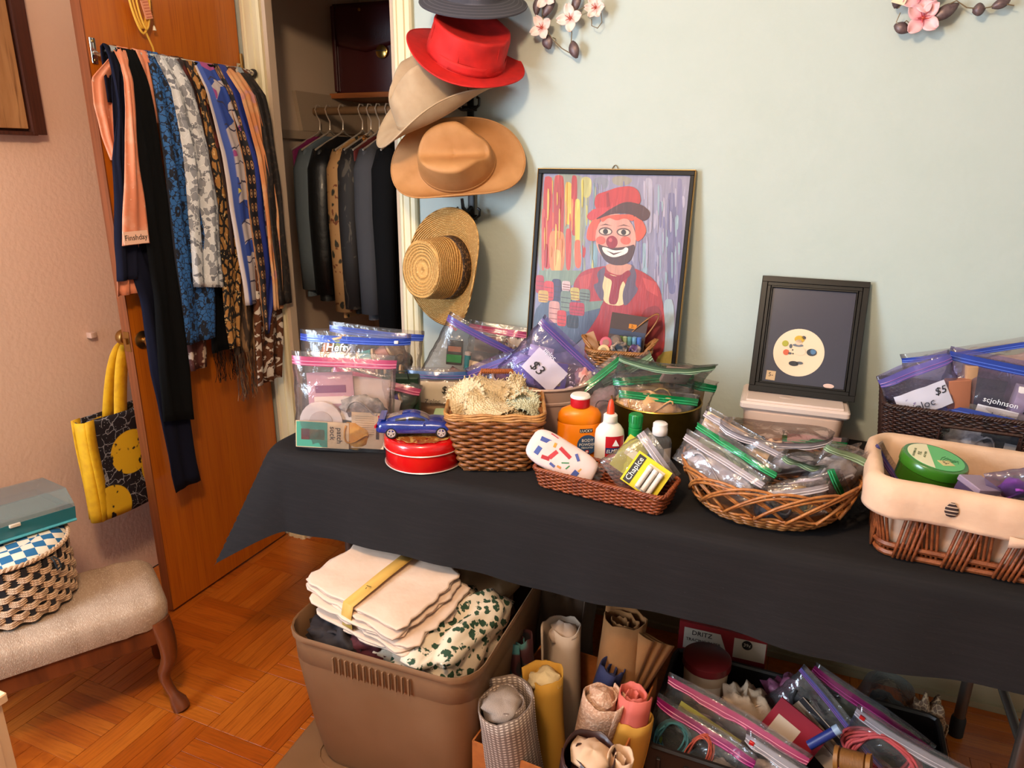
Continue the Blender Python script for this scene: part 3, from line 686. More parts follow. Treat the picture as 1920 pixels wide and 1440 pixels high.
garment('floral_blouse', 'tan blouse with dark floral sprigs in the closet', -1.745, M('tan_floral', '#a97f50', .8, layers=[L('voro', (26, 26, 16), .30, .24, '#2c2a1c', dist=.6), L('noise', 45, .64, .68, '#6e3a1c')]), 2.4, 2.405, .885, .03, seed=4, cat='blouse')
garment('patterned_jacket', 'dark jacket with orange animal print collar', -1.705, M('dark_print', '#191413', .7, layers=[L('noise', (30, 30, 14), .58, .62, '#4a4238', detail=3, dist=1)]), 2.4, 2.44, .90, .05, seed=5, collar=M('cheetah_collar', '#a8661c', .7, layers=[L('edge', 75, .16, .10, '#140c08', dist=.4)]))
garment('wool_jacket', 'charcoal grey tailored jacket with split hem', -1.62, M('charcoal_wool', '#454447', .9, spec=.2, bump=.25, bscale=500), 2.4, 2.41, .885, .075, seed=6)
garment('coat', 'black coat at the right end of the hanging clothes', -1.54, M('black_coat', '#060506', .9, spec=.2), 2.4, 2.41, .83, .05, seed=7, cat='coat')
garment('cardigan', 'dark red cardigan behind the charcoal jacket', -1.665, C('#5c1a18', .8), 2.4, 2.44, 1.0, .03, False, cat='cardigan', seed=8)
# ------------------------------------------------------------------ things on the wall
VIEW = Vector((.46, -.87, .08)).normalized(); RGT = Vector((.92, .38, 0)); UP = Vector((0, 0, 1))
m_iron = M('black_iron', '#0c0b0b', .45)
hr = thing('hat_rack', 'black metal wall rack with hooks holding the hats', 'hat rack', (-1.019, 2.104, 1.25))
MB().rbox((0, .004, .55), (.022, .006, 1.12), .002).build('strap', m_iron, hr)
for z in (.115, .44, .60, .74, .93):
    b = MB()
    b.tube([(0, 0, z), (0, -.03, z - .012), (0, -.055, z + .002), (0, -.062, z + .03)], [.007, .006, .006, .005], 8)
    for s in (-1, 1): b.tube([(0, -.004, z - .03), (s * .022, -.014, z - .034), (s * .040, -.02, z - .022), (s * .042, -.022, z - .004), (s * .034, -.022, z)], .0042, 7)
    b.rbox((0, -.004, z - .03), (.05, .008, .016), .003)
    b.build('hook', m_iron, hr)
def hat(name, label, c, za, ya, brim, crown, H, top=.82, curl=0.0, dip=0.0, crease=0.0, pinch=0.0, mat=None, band=None, bandh=.022, edge=None, dome=.01, flop=0.0, group='hats on the wall rack', wave=0.0, lump=0.0):
    "brim and crown are half sizes (side, front); the crown points along za"
    t = thing(name, label, 'hat', c, axes(Vector(ya).cross(Vector(za)), za), group)
    bx_, by_ = brim; cx, cy = crown
    def fn(u, v):
        a = 2 * pi * u; ca, sa = cos(a), sin(a)
        if v < .42:
            q = v / .42; e = (1 - q)
            rx = cx + (bx_ - cx) * e; ry = cy + (by_ - cy) * e
            z = curl * abs(ca) ** 2.2 * e ** 1.7 - dip * abs(sa) ** 2 * e ** 1.5 - flop * e ** 1.2 + wave * sin(3 * a + 1) * e
            k = 1 - .22 * curl / max(bx_ - cx, .01) * abs(ca) ** 3 * e
            return (rx * ca * k, ry * sa, z)
        if v < .78:
            q = (v - .42) / .36; s = 1 - (1 - top) * q ** 1.3
            x, y, z = cx * s * ca, cy * s * sa, H * (q ** .92)
        else:
            q = (v - .78) / .22; s = top * (1 - q); x, y, z = cx * s * ca, cy * s * sa, H + dome * (1 - (1 - q) ** 2)
        if lump: x += lump * noise.noise(Vector((x * 22, y * 22, z * 22))); y += lump * noise.noise(Vector((x * 22 + 9, y * 22, z * 22)))
        hfrac = max(0, min(1, (z / H - .35) / .65))
        if crease: z -= crease * math.exp(-(x / (cx * .42)) ** 2) * hfrac ** 2 * (1 - .55 * max(0, -y / cy))
        if pinch and y > 0:
            g = math.exp(-((abs(x) - cx * .62) / (cx * .30)) ** 2) * max(0, min(1, (y / cy - .15) / .5)) * hfrac
            x *= 1 - pinch * g; z -= pinch * .05 * g
        return (x, y, z)
    MB().grid(fn, 72, 44, cu=True).build('felt' if not edge else 'body', mat, t, thick=.003, ang=180)
    if band:
        b = MB(); b.grid(lambda u, v: ((cx + .002) * (1 - (1 - top) * (.02 + v * bandh / H) ** 1.3) * cos(2 * pi * u), (cy + .002) * (1 - (1 - top) * (.02 + v * bandh / H) ** 1.3) * sin(2 * pi * u), .003 + v * bandh), 60, 3, cu=True)
        b.build('hat_band', band, t, thick=.002)
    if edge:
        b = MB(); b.tube([fn(i / 96, 0) for i in range(96)], .0026, 6, closed=True); b.build('brim_edge', edge, t)
    return t
m_denim = M('grey_denim', '#3f3d45', .85, layers=[L('rings', 26, .8, .98, '#57545c')], bump=.4, bscale=500)
m_redc = M('red_canvas', '#c4140e', .75, layers=[L('noise', 30, .4, .7, '#b0100c')], bump=.2, bscale=600)
m_felt = M('beige_felt', '#b49a7a', .85, layers=[L('noise', 18, .4, .7, '#a88c6c', detail=4)], bump=.12, bscale=400)
m_strawt = M('tan_fine_straw', '#b9834f', .7, layers=[L('noise', 14, .4, .7, '#a9743f', detail=4)], bump=.35, bscale=700, bdist=.001)
m_strawc = M('coarse_straw', '#c4924e', .75, layers=[L('rings', 62, .62, .95, '#9c6c30', dist=.6), L('noise', (220, 220, 220), .5, .7, '#d8ac6a')], bump=.8, bscale=62, bkind='rings', bdist=.004)
m_band = M('brown_woven_band', '#2c1c14', .7, layers=[L('noise', (120, 120, 300), .55, .62, '#8d6a44', detail=2)], bump=.6, bscale=250)
hat('bucket_hat', 'dark grey denim bucket hat, topmost on the wall rack', (-.955, 2.0, 1.945), VIEW * .42 + UP * .9, VIEW - UP * .3, (.150, .155), (.09, .10), .095, .85, mat=m_denim, flop=.018, dome=.004, edge=m_denim)
hat('bucket_hat', 'bright red canvas bucket hat under the grey one', (-.978, 1.995, 1.788), VIEW * .50 + UP * .82 + RGT * .22, VIEW - UP * .3, (.178, .170), (.112, .120), .092, .95, mat=m_redc, curl=.012, dome=-.02, edge=m_redc, band=m_redc, bandh=.026, wave=.006, lump=.006)
hat('cowboy_hat', 'beige felt western hat with a pinched crown below the red hat', (-1.085, 1.995, 1.647), VIEW * .36 + UP * .84 - RGT * .42, -RGT + VIEW * .3 - UP * .3, (.160, .195), (.095, .118), .148, .80, curl=.05, dip=.012, crease=.065, pinch=.42, mat=m_felt, edge=m_felt, band=M('felt_band', '#a08464', .7), bandh=.01)
hat('cowboy_hat', 'tan straw cowboy hat with wide rolled brim in the middle of the rack', (-1.02, 2.015, 1.497), VIEW * .88 + UP * .32 - RGT * .16, RGT + UP * .06, (.150, .205), (.090, .116), .118, .84, curl=.055, dip=.01, crease=.06, pinch=.3, mat=m_strawt, edge=m_strawt, band=M('straw_band', '#a5723e', .7, bump=.6, bscale=500), bandh=.012)
hat('straw_hat', 'woven straw hat with brown band, lowest on the rack', (-1.05, 2.02, 1.183), VIEW * .70 - RGT * .62 + UP * .0, UP + RGT * .25, (.165, .185), (.086, .098), .135, .90, curl=.05, dip=-.01, mat=m_strawc, edge=m_strawc, band=m_band, bandh=.036, dome=-.012)
for o in list(bpy.data.objects):
    if o.get('label', '').startswith('bright red canvas'):
        for k in range(6):
            a = 2 * pi * k / 6 + .3; b = MB(); b.tube([(.1125 * cos(a) * (1 - .05 * t), .1205 * sin(a) * (1 - .05 * t), .027 + .064 * t) for t in (0, .25, .5, .75, 1)], .0009, 5); b.build('panel_seam', m_redc, o)
        for a in (-1.25, -1.9): MB().lathe([(.004, 0), (.0045, .001), (.002, .0018), (0, .001)], 12, c=(.113 * cos(a), .121 * sin(a), .058), rot=(pi / 2, 0, a + pi / 2)).build('eyelet', C('#8c1410', .4), o)
# ---- metal flower sprays
m_stem = M('bronze_wire', '#8a7a60', .4, metal=.6); m_leafm = M('bronze_leaf', '#6e5a58', .45, metal=.3, layers=[L('noise', 90, .4, .7, '#584446')])
def petal_mat(nm, c0, c1): return M(nm, c0, .45, layers=[L('y', 1, .45, .0, c1, co='UV')])
m_pet1 = petal_mat('petal_white_pink', '#e8cfc4', '#cf8f86'); m_pet2 = petal_mat('petal_pink', '#e9b4b6', '#c03a56')
def flower(parent, c, r, mat, n=4, tilt=(0, 0), spin=0.0):
    f = MB().lathe([(0, 0), (r * .12, .001), (r * .10, .006), (0, .008)], 8, c=c, rot=(pi / 2, 0, 0)).build('flower', C('#c0584a', .5), parent)
    for k in range(n):
        a = spin + 2 * pi * k / n
        def fn(u, v, a=a):
            rr = v * r; w_ = r * .42 * sin(pi * min(1, v * .86 + .07)) ** .8
            lx = (u - .5) * 2 * w_; d = .010 * v * v + .006 * (2 * u - 1) ** 2 * v - .004 * math.exp(-((u - .5) * 8) ** 2) * v
            return (c[0] + rr * cos(a) - lx * sin(a), c[1] - .003 - d, c[2] + rr * sin(a) + lx * cos(a))
        MB().grid(fn, 6, 6).build('petal', mat, f, thick=.001, ang=180)
    b = MB()
    for k in range(5):
        a = 2 * pi * k / 5 + spin; b.tube([(c[0], c[1] - .004, c[2]), (c[0] + r * .3 * cos(a), c[1] - .02, c[2] + r * .3 * sin(a))], .0009, 4)
    b.build('stamens', C('#b8402c', .5), f, kind='stuff')
def leaf(parent, p, q, w_):
    p, q = Vector(p), Vector(q); d = q - p; n = Vector((-d.z, 0, d.x)).normalized()
    def fn(u, v): return p + d * v + n * ((u - .5) * 2 * w_ * sin(pi * min(1, v * .92 + .05)) ** .8) + Vector((0, -.006 * sin(pi * v) + .005 * abs(2 * u - 1), 0))
    MB().grid(fn, 4, 7).build('leaf', m_leafm, parent, thick=.0012, ang=180)
FY = 2.085
f1 = thing('flower_spray', 'metal spray of white-pink flowers on the wall beside the hats', 'wall flowers', (0, 0, 0), group='metal flower wall decorations')
b = MB(); b.tube([(-.784, FY, 2.02), (-.784, FY, 1.944), (-.778, FY, 1.882), (-.751, FY, 1.839), (-.72, FY, 1.812), (-.694, FY, 1.798)], .0016, 6); b.build('stem', m_stem, f1)
b = MB(); b.tube([(-.694, FY, 1.80), (-.692, FY, 1.85), (-.697, FY, 1.887), (-.68, FY, 1.905), (-.65, FY, 1.915), (-.625, FY, 1.909), (-.61, FY, 1.895), (-.606, FY, 1.872), (-.618, FY, 1.858), (-.635, FY, 1.865), (-.636, FY, 1.882)], .0014, 6); b.build('stem', m_stem, f1)
b = MB(); b.tube([(-.75, FY + .028, 1.842), (-.75, FY, 1.842)], .0016, 6); b.build('wall_pin', m_stem, f1)
for c, r, s in (((-.781, FY, 1.868), .033, .5), ((-.697, FY, 1.887), .036, .15), ((-.77, FY, 1.945), .032, 1.0)): flower(f1, c, r, m_pet1, 4, spin=s)
flower(f1, (-.625, FY, 1.909), .028, m_pet1, 6)
for p, q, w_ in (((-.782, FY, 1.895), (-.745, FY, 1.94), .014), ((-.69, FY, 1.90), (-.672, FY, 1.955), .013), ((-.77, FY, 1.85), (-.758, FY, 1.812), .016), ((-.692, FY, 1.83), (-.676, FY, 1.785), .015), ((-.795, FY, 1.95), (-.80, FY, 1.90), .012)): leaf(f1, p, q, w_)
f2 = thing('flower_spray', 'metal spray of pink flowers with a paper price tag on the wall', 'wall flowers', (0, 0, 0), group='metal flower wall decorations')
b = MB(); b.tube([(.126, FY, 1.85), (.12, FY, 1.83), (.13, FY, 1.822), (.142, FY, 1.832), (.15, FY, 1.825), (.173, FY, 1.833), (.20, FY, 1.85), (.239, FY, 1.868), (.262, FY, 1.852), (.287, FY, 1.848), (.31, FY, 1.85), (.328, FY, 1.857), (.355, FY, 1.85)], .0015, 6); b.build('stem', m_stem, f2)
b = MB(); b.tube([(.12, FY, 1.86), (.15, FY, 1.90), (.22, FY, 1.90), (.239, FY, 1.868)], .0015, 6); b.build('stem', m_stem, f2)
b = MB(); b.tube([(.2, FY + .028, 1.85), (.2, FY, 1.85)], .0016, 6); b.build('wall_pin', m_stem, f2)
for c, r, s in (((.175, FY, 1.835), .040, .9), ((.165, FY, 1.882), .040, .4)): flower(f2, c, r, m_pet2, 4, spin=s)
for p, q, w_ in (((.195, FY, 1.83), (.245, FY, 1.862), .015), ((.275, FY, 1.845), (.30, FY, 1.848), .014), ((.312, FY, 1.85), (.346, FY, 1.862), .011), ((.118, FY, 1.825), (.15, FY, 1.808), .013), ((.115, FY, 1.86), (.12, FY, 1.90), .014)): leaf(f2, p, q, w_)
tg = MB().box((.122, FY - .014, 1.884), (.030, .0012, .036), (0, R(18), 0)).build('price_tag', C('#e6cfae', .7), f2, smooth=False)
lettering('$19-', .012, C('#2a1a14', .7), tg, (.120, FY - .0152, 1.890), (R(90), R(100), 0)); lettering('SETS', .009, C('#2a1a14', .7), tg, (.126, FY - .0152, 1.887), (R(90), R(100), 0))
# ---- clown painting leaning on the wall
m_frameb = M('black_frame', '#070505', .5, spec=.25); m_gold = M('thin_gold_edge', '#a8824a', .4, metal=.6)
cp = thing('clown_painting', 'framed painting of a red-hatted clown with thread spools, leaning on the wall', 'painting', (-.557, 1.998, TOP + .001), (R(-8.35), 0, 0))
PWd, PHt = .464, .723
def frame_part(name, parent, w_, h_, bw, d0, d1, mat, inset=0):
    for nm, c, s in (('b', (0, 0, inset + bw / 2), (w_ - 2 * inset, d1 - d0, bw)), ('t', (0, 0, h_ - inset - bw / 2), (w_ - 2 * inset, d1 - d0, bw)), ('l', (-w_ / 2 + inset + bw / 2, 0, h_ / 2), (bw, d1 - d0, h_ - 2 * inset - 2 * bw)), ('r', (w_ / 2 - inset - bw / 2, 0, h_ / 2), (bw, d1 - d0, h_ - 2 * inset - 2 * bw))):
        MB().rbox((c[0], (d0 + d1) / 2, c[2]), s, .0015, 1).build(name, mat, parent)
frame_part('frame_bar', cp, PWd, PHt, .012, -.004, .02, m_frameb)
frame_part('gold_edging', cp, PWd + .003, PHt + .002, .0025, -.0055, .016, m_gold, inset=-.001)
b = MB(); b.tube([(-.012, .012, PHt), (-.004, .012, PHt + .014), (.0, .012, PHt + .016), (.004, .012, PHt + .014), (.012, .012, PHt)], .0012, 6); b.build('hanging_wire', m_stem, cp)
def zxy(x, y):
    L_ = 245 - .057 * (y - 150); R_ = 1345 - .1 * (y - 150)
    return ((x - L_) / (R_ - L_) - .5) * (PWd - .024), (PHt - .012) - (y - 145) / 1755 * (PHt - .024)
PAL = []
def ink(h):
    if h not in PAL: PAL.append(h)
    return PAL.index(h)
art = MB(); lay = [0]
def shape(pts, colr, smooth=2):
    lay[0] += 1
    for _ in range(smooth if len(pts) > 4 else 0):
        q = []
        for i in range(len(pts)):
            (ax, ay), (bx, by) = pts[i], pts[(i + 1) % len(pts)]
            q += [(ax * .78 + bx * .22, ay * .78 + by * .22), (ax * .22 + bx * .78, ay * .22 + by * .78)]
        pts = q
    art.poly([(zxy(x, y)[0], .004 - lay[0] * .000012, zxy(x, y)[1]) for x, y in pts], mi=ink(colr))
def ell(cx, cy, rx, ry, colr, n=22): shape([(cx + rx * cos(2 * pi * i / n), cy + ry * sin(2 * pi * i / n)) for i in range(n)], colr, 0)
shape([(240, 145), (1346, 145), (1172, 1900), (145, 1900)], '#847f96')
shape([(240, 145), (620, 145), (600, 500), (500, 900), (200, 960)], '#8a8a78')
for x0, x1, y0, y1, cl in ((250, 330, 160, 860, '#b4322a'), (330, 420, 150, 700, '#a8342c'), (300, 430, 560, 880, '#c87840'), (420, 480, 200, 520, '#d8a83c'), (470, 520, 150, 600, '#a82c28'), (500, 545, 320, 700, '#c8b24c'), (545, 630, 160, 320, '#b0a868'), (430, 480, 540, 860, '#b83c30'), (500, 560, 620, 840, '#c85c3c'), (550, 590, 660, 760, '#b83430'), (240, 270, 400, 880, '#c05040'), (340, 400, 700, 900, '#c8a058'), (640, 760, 160, 260, '#7c7c88'), (780, 930, 150, 230, '#8c8478'), (1020, 1080, 160, 560, '#9c96a8'), (1090, 1150, 200, 900, '#8c8aa4'), (1180, 1250, 260, 980, '#666488'), (1250, 1290, 160, 980, '#706c90'), (1000, 1050, 620, 860, '#8ca0ac'), (620, 680, 640, 840, '#7c98a4'), (1100, 1130, 780, 980, '#a89cb0')):
    shape([(x0, y0 + 14), ((x0 + x1) / 2, y0), (x1, y0 + 20), (x1 - 4, y1 - 30), ((x0 + x1) / 2 + 6, y1), (x0 + 6, y1 - 20)], cl)
prnd = random.Random(5)
for k in range(150):
    x0 = prnd.uniform(255, 1290); y0 = prnd.uniform(160, 900); ln = prnd.uniform(60, 230); wd = prnd.uniform(6, 20)
    if x0 < 520: cl = prnd.choice(('#b4322a', '#c05a38', '#c87840', '#d0a044', '#98281f', '#c88c58'))
    elif x0 < 660: cl = prnd.choice(('#b0a868', '#7c98a4', '#8a8a78', '#c8b24c', '#6c8c98'))
    else: cl = prnd.choice(('#8c86a0', '#9c96ac', '#7c7896', '#8ca0ac', '#a49cb0', '#706c90'))
    x0 = min(x0, 1330 - .1 * y0); shape([(x0, y0), (x0 + wd, y0 + 12), (x0 + wd * .9, y0 + ln), (x0 + wd * .4, y0 + ln + 24), (x0 + 2, y0 + ln - 10)], cl, 1)
shape([(230, 870), (560, 850), (520, 960), (200, 1000)], '#788470')
shape([(1150, 1010), (1250, 1015), (1180, 1900), (1090, 1900), (1180, 1300)], '#9aa8b0')
shape([(1020, 1440), (1225, 1380), (1180, 1900), (900, 1900)], '#a89448')
shape([(740, 800), (560, 850), (490, 960), (520, 1100), (600, 1300), (560, 1900), (1040, 1900), (1100, 1450), (1165, 1400), (1170, 1150), (1130, 900), (960, 800)], '#a02c30')
shape([(1000, 1100), (1150, 1050), (1160, 1380), (1060, 1440), (980, 1380)], '#86262c'); shape([(540, 900), (640, 860), (620, 960), (560, 1040)], '#b43c38'); shape([(1010, 870), (1110, 900), (1120, 1000), (1040, 960)], '#b84040')
shape([(720, 850), (890, 890), (895, 1090), (740, 1090), (710, 1000)], '#d8be8c')
shape([(740, 800), (670, 860), (695, 930), (640, 950), (720, 1085), (732, 1000), (715, 960), (735, 870)], '#5c4a5c'); shape([(925, 760), (972, 850), (955, 930), (988, 960), (880, 1110), (862, 1000), (905, 880)], '#5c4a5c')
shape([(738, 785), (935, 775), (925, 825), (840, 872), (750, 842)], '#c08470')
shape([(730, 850), (830, 885), (912, 815), (932, 860), (850, 920), (832, 1085), (758, 1085), (782, 960), (790, 905), (733, 885)], '#8c1c2c')
shape([(640, 470), (700, 430), (688, 560), (672, 630), (592, 625), (600, 540)], '#c8503c'); shape([(940, 430), (1000, 450), (1042, 530), (1012, 592), (962, 625), (955, 520)], '#c8503c')
ell(812, 600, 150, 178, '#cf9080'); shape([(676, 640), (720, 660), (800, 670), (900, 655), (962, 630), (935, 740), (885, 790), (800, 797), (740, 772), (704, 720)], '#4c3030')
shape([(688, 445), (950, 415), (945, 480), (880, 450), (820, 475), (760, 450), (712, 495)], '#c8503c')
shape([(650, 375), (660, 290), (740, 265), (830, 232), (930, 223), (985, 260), (1000, 350), (880, 405), (700, 420)], '#b02c30'); shape([(740, 280), (760, 270), (770, 370), (745, 380)], '#8c2028')
shape([(755, 400), (880, 330), (1000, 350), (1066, 400), (1052, 450), (1010, 472), (930, 420), (800, 420), (640, 482)], '#4a2428'); shape([(594, 440), (650, 390), (740, 378), (762, 400), (640, 482), (602, 470)], '#b8363a')
for ex in (738, 872):
    ell(ex, 553, 52, 30, '#5a3c38'); ell(ex, 554, 42, 21, '#d8b8a4'); ell(ex, 554, 19, 20, '#2c1c1c')
    shape([(ex - 50, 515), (ex, 497), (ex + 52, 512), (ex, 506)], '#5a3430')
ell(704, 620, 36, 30, '#cf5c4c'); ell(887, 612, 38, 30, '#cf5c4c')
shape([(708, 668), (742, 668), (800, 690), (868, 680), (886, 658), (910, 668), (898, 706), (800, 744), (730, 716)], '#e8d8cc'); shape([(742, 690), (800, 708), (868, 692), (800, 722)], '#5a3434')
ell(786, 628, 43, 46, '#8c1f2e'); ell(776, 614, 14, 14, '#b84c50')
shape([(195, 1100), (520, 1080), (740, 1080), (600, 1330), (430, 1500), (185, 1500)], '#4c5468'); shape([(540, 1090), (730, 1060), (700, 1120), (580, 1160)], '#6c7c70')
for x0, y0, x1, y1, cl in ((203, 905, 270, 1045, '#a8242c'), (330, 925, 407, 1095, '#3c3048'), (268, 945, 347, 1095, '#c0302c'), (410, 935, 476, 1012, '#c8a8a4'), (475, 980, 546, 1076, '#b8a050'), (545, 985, 627, 1082, '#6c7468'), (400, 1010, 482, 1165, '#707a6a'), (225, 1020, 306, 1112, '#c09440'), (470, 1090, 585, 1190, '#a82838'), (310, 1095, 396, 1262, '#c88c80'), (375, 1160, 447, 1282, '#c03430'), (450, 1190, 540, 1290, '#2c2c34')):
    e = (y1 - y0) * .12; shape([(x0, y0 + e), (x0 + 12, y0), (x1 - 12, y0), (x1, y0 + e), (x1, y1 - e), (x1 - 12, y1), (x0 + 12, y1), (x0, y1 - e)], cl)
    for k in range(3):
        yy = y0 + e + (k + .8) * (y1 - y0) / 4.2; shape([(x0 + 5, yy), (x1 - 5, yy + 4), (x1 - 5, yy + 9), (x0 + 5, yy + 5)], '#3a2a30' if cl[1] < '9' else '#7c3430')
def brush(c): return M('oil_paint', c, .42, layers=[L('noise', (90, 90, 9), .35, .75, tuple(q * .72 for q in srgb(c)[:3]), detail=4, dist=.5), L('noise', (150, 90, 14), .62, .75, tuple(min(1, q * 1.25 + .02) for q in srgb(c)[:3]), detail=3)], bump=.3, bscale=(200, 200, 30), bdist=.001)
art.build('painted_canvas', [brush(c) for c in PAL], cp, smooth=False)
MB().box((0, .010, PHt / 2), (PWd - .02, .008, PHt - .02)).build('backing_board', C('#6e5a40', .8), cp, smooth=False)
xx, zz = zxy(1120, 1512); lettering('hala', .026, C('#241a1a', .6), cp, (xx, .0004, zz), name='signature')
# ---- covered plastic tub with the small picture on it
m_tub = M('milky_plastic', '#d6b6a2', .35, sss=0, spec=.4); m_tublid = M('milky_lid', '#dcc6ba', .32, spec=.4)
tu = thing('food_tub', 'milky plastic tub with a flat lid under the small framed picture', 'plastic tub', (.005, 2.022, TOP), (0, 0, R(2)))
b = MB(); b.rbox((0, 0, .054), (.255, .162, .108), .03, 5, taper=.96); b.build('body', m_tub, tu)
b = MB(); b.rbox((0, 0, .112), (.275, .178, .022), .03, 5); b.rbox((0, 0, .1245), (.245, .150, .006), .026, 5); b.build('lid', m_tublid, tu)
b = MB(); b.lathe([(0, 0), (.014, .0005), (.013, .001), (0, .001)], 20, c=(-.02, -.03, .1277), sx=1.4); b.build('embossed_oval', m_tublid, tu)
sp = thing('framed_print', 'small black framed print with a round cream picture of a button clown', 'picture frame', (.019, 2.022, TOP + .1285), (R(-15.8), 0, 0))
FW, FH = .272, .322
m_frs = M('black_moulding', '#0c0908', .4, spec=.35)
frame_part('outer_moulding', sp, FW, FH, .016, -.008, .014, m_frs); frame_part('inner_moulding', sp, FW, FH, .010, -.004, .010, m_frs, inset=.0155); frame_part('slip', sp, FW, FH, .005, -.006, .008, m_frs, inset=.0255)
MB().box((0, .006, FH / 2), (FW - .05, .006, FH - .05)).build('mat_board', M('slate_mat', '#3c3a46', .25, coat=.4), sp, smooth=False)
dc = MB().lathe([(0, .0), (.0655, .0), (.0655, .001), (0, .0012)], 48, c=(-.018, .003, .118), rot=(pi / 2, 0, 0)).build('round_print', C('#e3c9a8', .6), sp)
def dab(dx, dz, rx, rz, colr, n=14, y=.0012):
    MB().poly([(-.018 + dx + rx * cos(2 * pi * i / n), y, .118 + dz + rz * sin(2 * pi * i / n)) for i in range(n)], .0006, (0, -1, 0)).build('printed_shape', C(colr, .6), dc, smooth=False)
for dx, dz, rx, rz, cl in ((-.002, .037, .013, .010, '#c9a02c'), (.008, .042, .006, .005, '#3a3a48'), (-.003, .028, .009, .008, '#e3c0a0'), (-.004, .020, .014, .004, '#6c7078'), (-.037, .022, .0085, .0085, '#a8a032'), (-.032, -.002, .008, .008, '#cf5c3c'), (.033, .004, .013, .010, '#2c3038'), (.036, .006, .0075, .0075, '#5c84a8'), (-.016, .006, .002, .002, '#22252c'), (-.014, -.004, .002, .002, '#22252c'), (.004, .004, .014, .011, '#dcc6a8'), (-.009, -.031, .013, .007, '#2c2a2c'), (.006, -.028, .009, .004, '#54565c'), (-.022, .016, .004, .006, '#54565c'), (-.022, -.004, .005, .003, '#54565c')): dab(dx, dz, rx, rz, cl)
st = MB().box((-.082, .0015, .048), (.024, .0008, .026), (0, R(2), 0)).build('price_sticker', C('#c8a880', .7), sp, smooth=False)
lettering('5-', .016, C('#2a201a', .7), st, (-.082, .0008, .050))
MB().lathe([(0, 0), (.011, 0), (.011, .001), (0, .001)], 20, c=(.068, .002, .036), sx=1.25, sy=.55, rot=(pi / 2, 0, 0)).build('oval_label', C('#d8b4a4', .5), sp)
# ------------------------------------------------------------------ folding table and black cloth
TX0, TX1, TY0, TY1 = -1.31, .64, 1.372, 2.095
m_steel = M('grey_steel_leg', '#6a5f55', .35, metal=.8)
ft = thing('folding_table', 'folding table with tubular steel legs under the black cloth', 'table', ((TX0 + TX1) / 2, (TY0 + TY1) / 2, 0))
MB().rbox((0, 0, .745), (TX1 - TX0 - .07, TY1 - TY0 - .07, .036), .008, 2).build('tabletop', C('#8a7a66', .6), ft)
for sx in (-1, 1):
    for sy in (-1, 1):
        lx, ly = (.865 if sx > 0 else -.795), sy * .22
        lg = MB().tube([(lx, ly, .727), (lx, ly, .02)], .0145, 12).build('leg', m_steel, ft)
        MB().lathe([(.019, 0), (.019, .05), (.0155, .06), (.0155, .06)], 12, c=(lx, ly, .0)).build('rubber_foot', C('#0c0b0b', .6), lg)
    MB().tube([(lx, -.22, .35), (lx, .22, .35)], .010, 10).build('cross_bar', m_steel, ft)
    MB().tube([(lx, 0, .36), (sx * .5, 0, .727)], .008, 8).build('folding_brace', M('dark_brace', '#2a2320', .4, metal=.5), ft)
m_cloth = M('black_tablecloth', '#151111', .9, layers=[L('noise', (8, 160, 160), .45, .75, '#1b1616', detail=3), L('noise', (300, 500, 300), .74, .8, '#3a3438')], bump=.35, bscale=(60, 420, 420), bdist=.0012, spec=.3)
def cloth_fn(u, v):
    "u across the table length, v from the wall to the front hem"
    ov = .205; dep = TY1 - TY0; W = TX1 - TX0; rc = .09; rr = .03
    s = u * (W + 2 * ov) - ov; d = v * (dep + ov)
    sg = -1 if s < W / 2 else 1
    ox = -s if sg < 0 else s - W; oy = d - dep
    ax, ay = ox + rc, oy + rc; corner = 0.0
    if ax > 0 and ay > 0:
        r = math.hypot(ax, ay); dx, dy = ax / r, ay / r; cx = (TX0 + rc) if sg < 0 else (TX1 - rc); cy = TY0 + rc
        corner = (min(dx, dy) / .7071) ** 1.5
    elif ay > 0: r = ay; dx, dy = 0.0, 1.0; cx = TX0 + s; cy = TY0 + rc
    elif ax > 0: r = ax; dx, dy = 1.0, 0.0; cx = (TX0 + rc) if sg < 0 else (TX1 - rc); cy = TY1 - d
    else: return (TX0 + s, TY1 - d, TOP - .0014 + .0012 * noise.noise(Vector((s * 7, d * 7, 0))))
    e = r - rc + rr
    if e <= 0: out, drop = r - rc, 0.0
    elif e < rr * pi / 2: out, drop = -rr + rr * sin(e / rr), rr * (1 - cos(e / rr))
    else: out, drop = 0.0, rr + e - rr * pi / 2
    x = cx + sg * dx * (rc + out); y = cy - dy * (rc + out); q = drop / .2
    rip = .006 + .006 * sin(x * 5.2 + .8) + .006 * sin(x * 13) + .003 * sin(x * 31)
    fl = drop * .40 * corner + (rip * q if dy > dx else (.010 + .010 * sin(y * 9)) * q)
    x += sg * (dx * fl + (.02 * q * corner)); y -= dy * fl
    if dy > dx: drop += (.006 * sin(x * 9) - .022 * max(0, min(1, x + .35))) * q
    return (x, y, TOP - .0014 - drop)
b = MB(); b.grid(cloth_fn, 170, 84, us=1, vs_=1)
tag(b.build('tablecloth', m_cloth, ang=180), 'black cloth draped over the folding table', 'tablecloth')
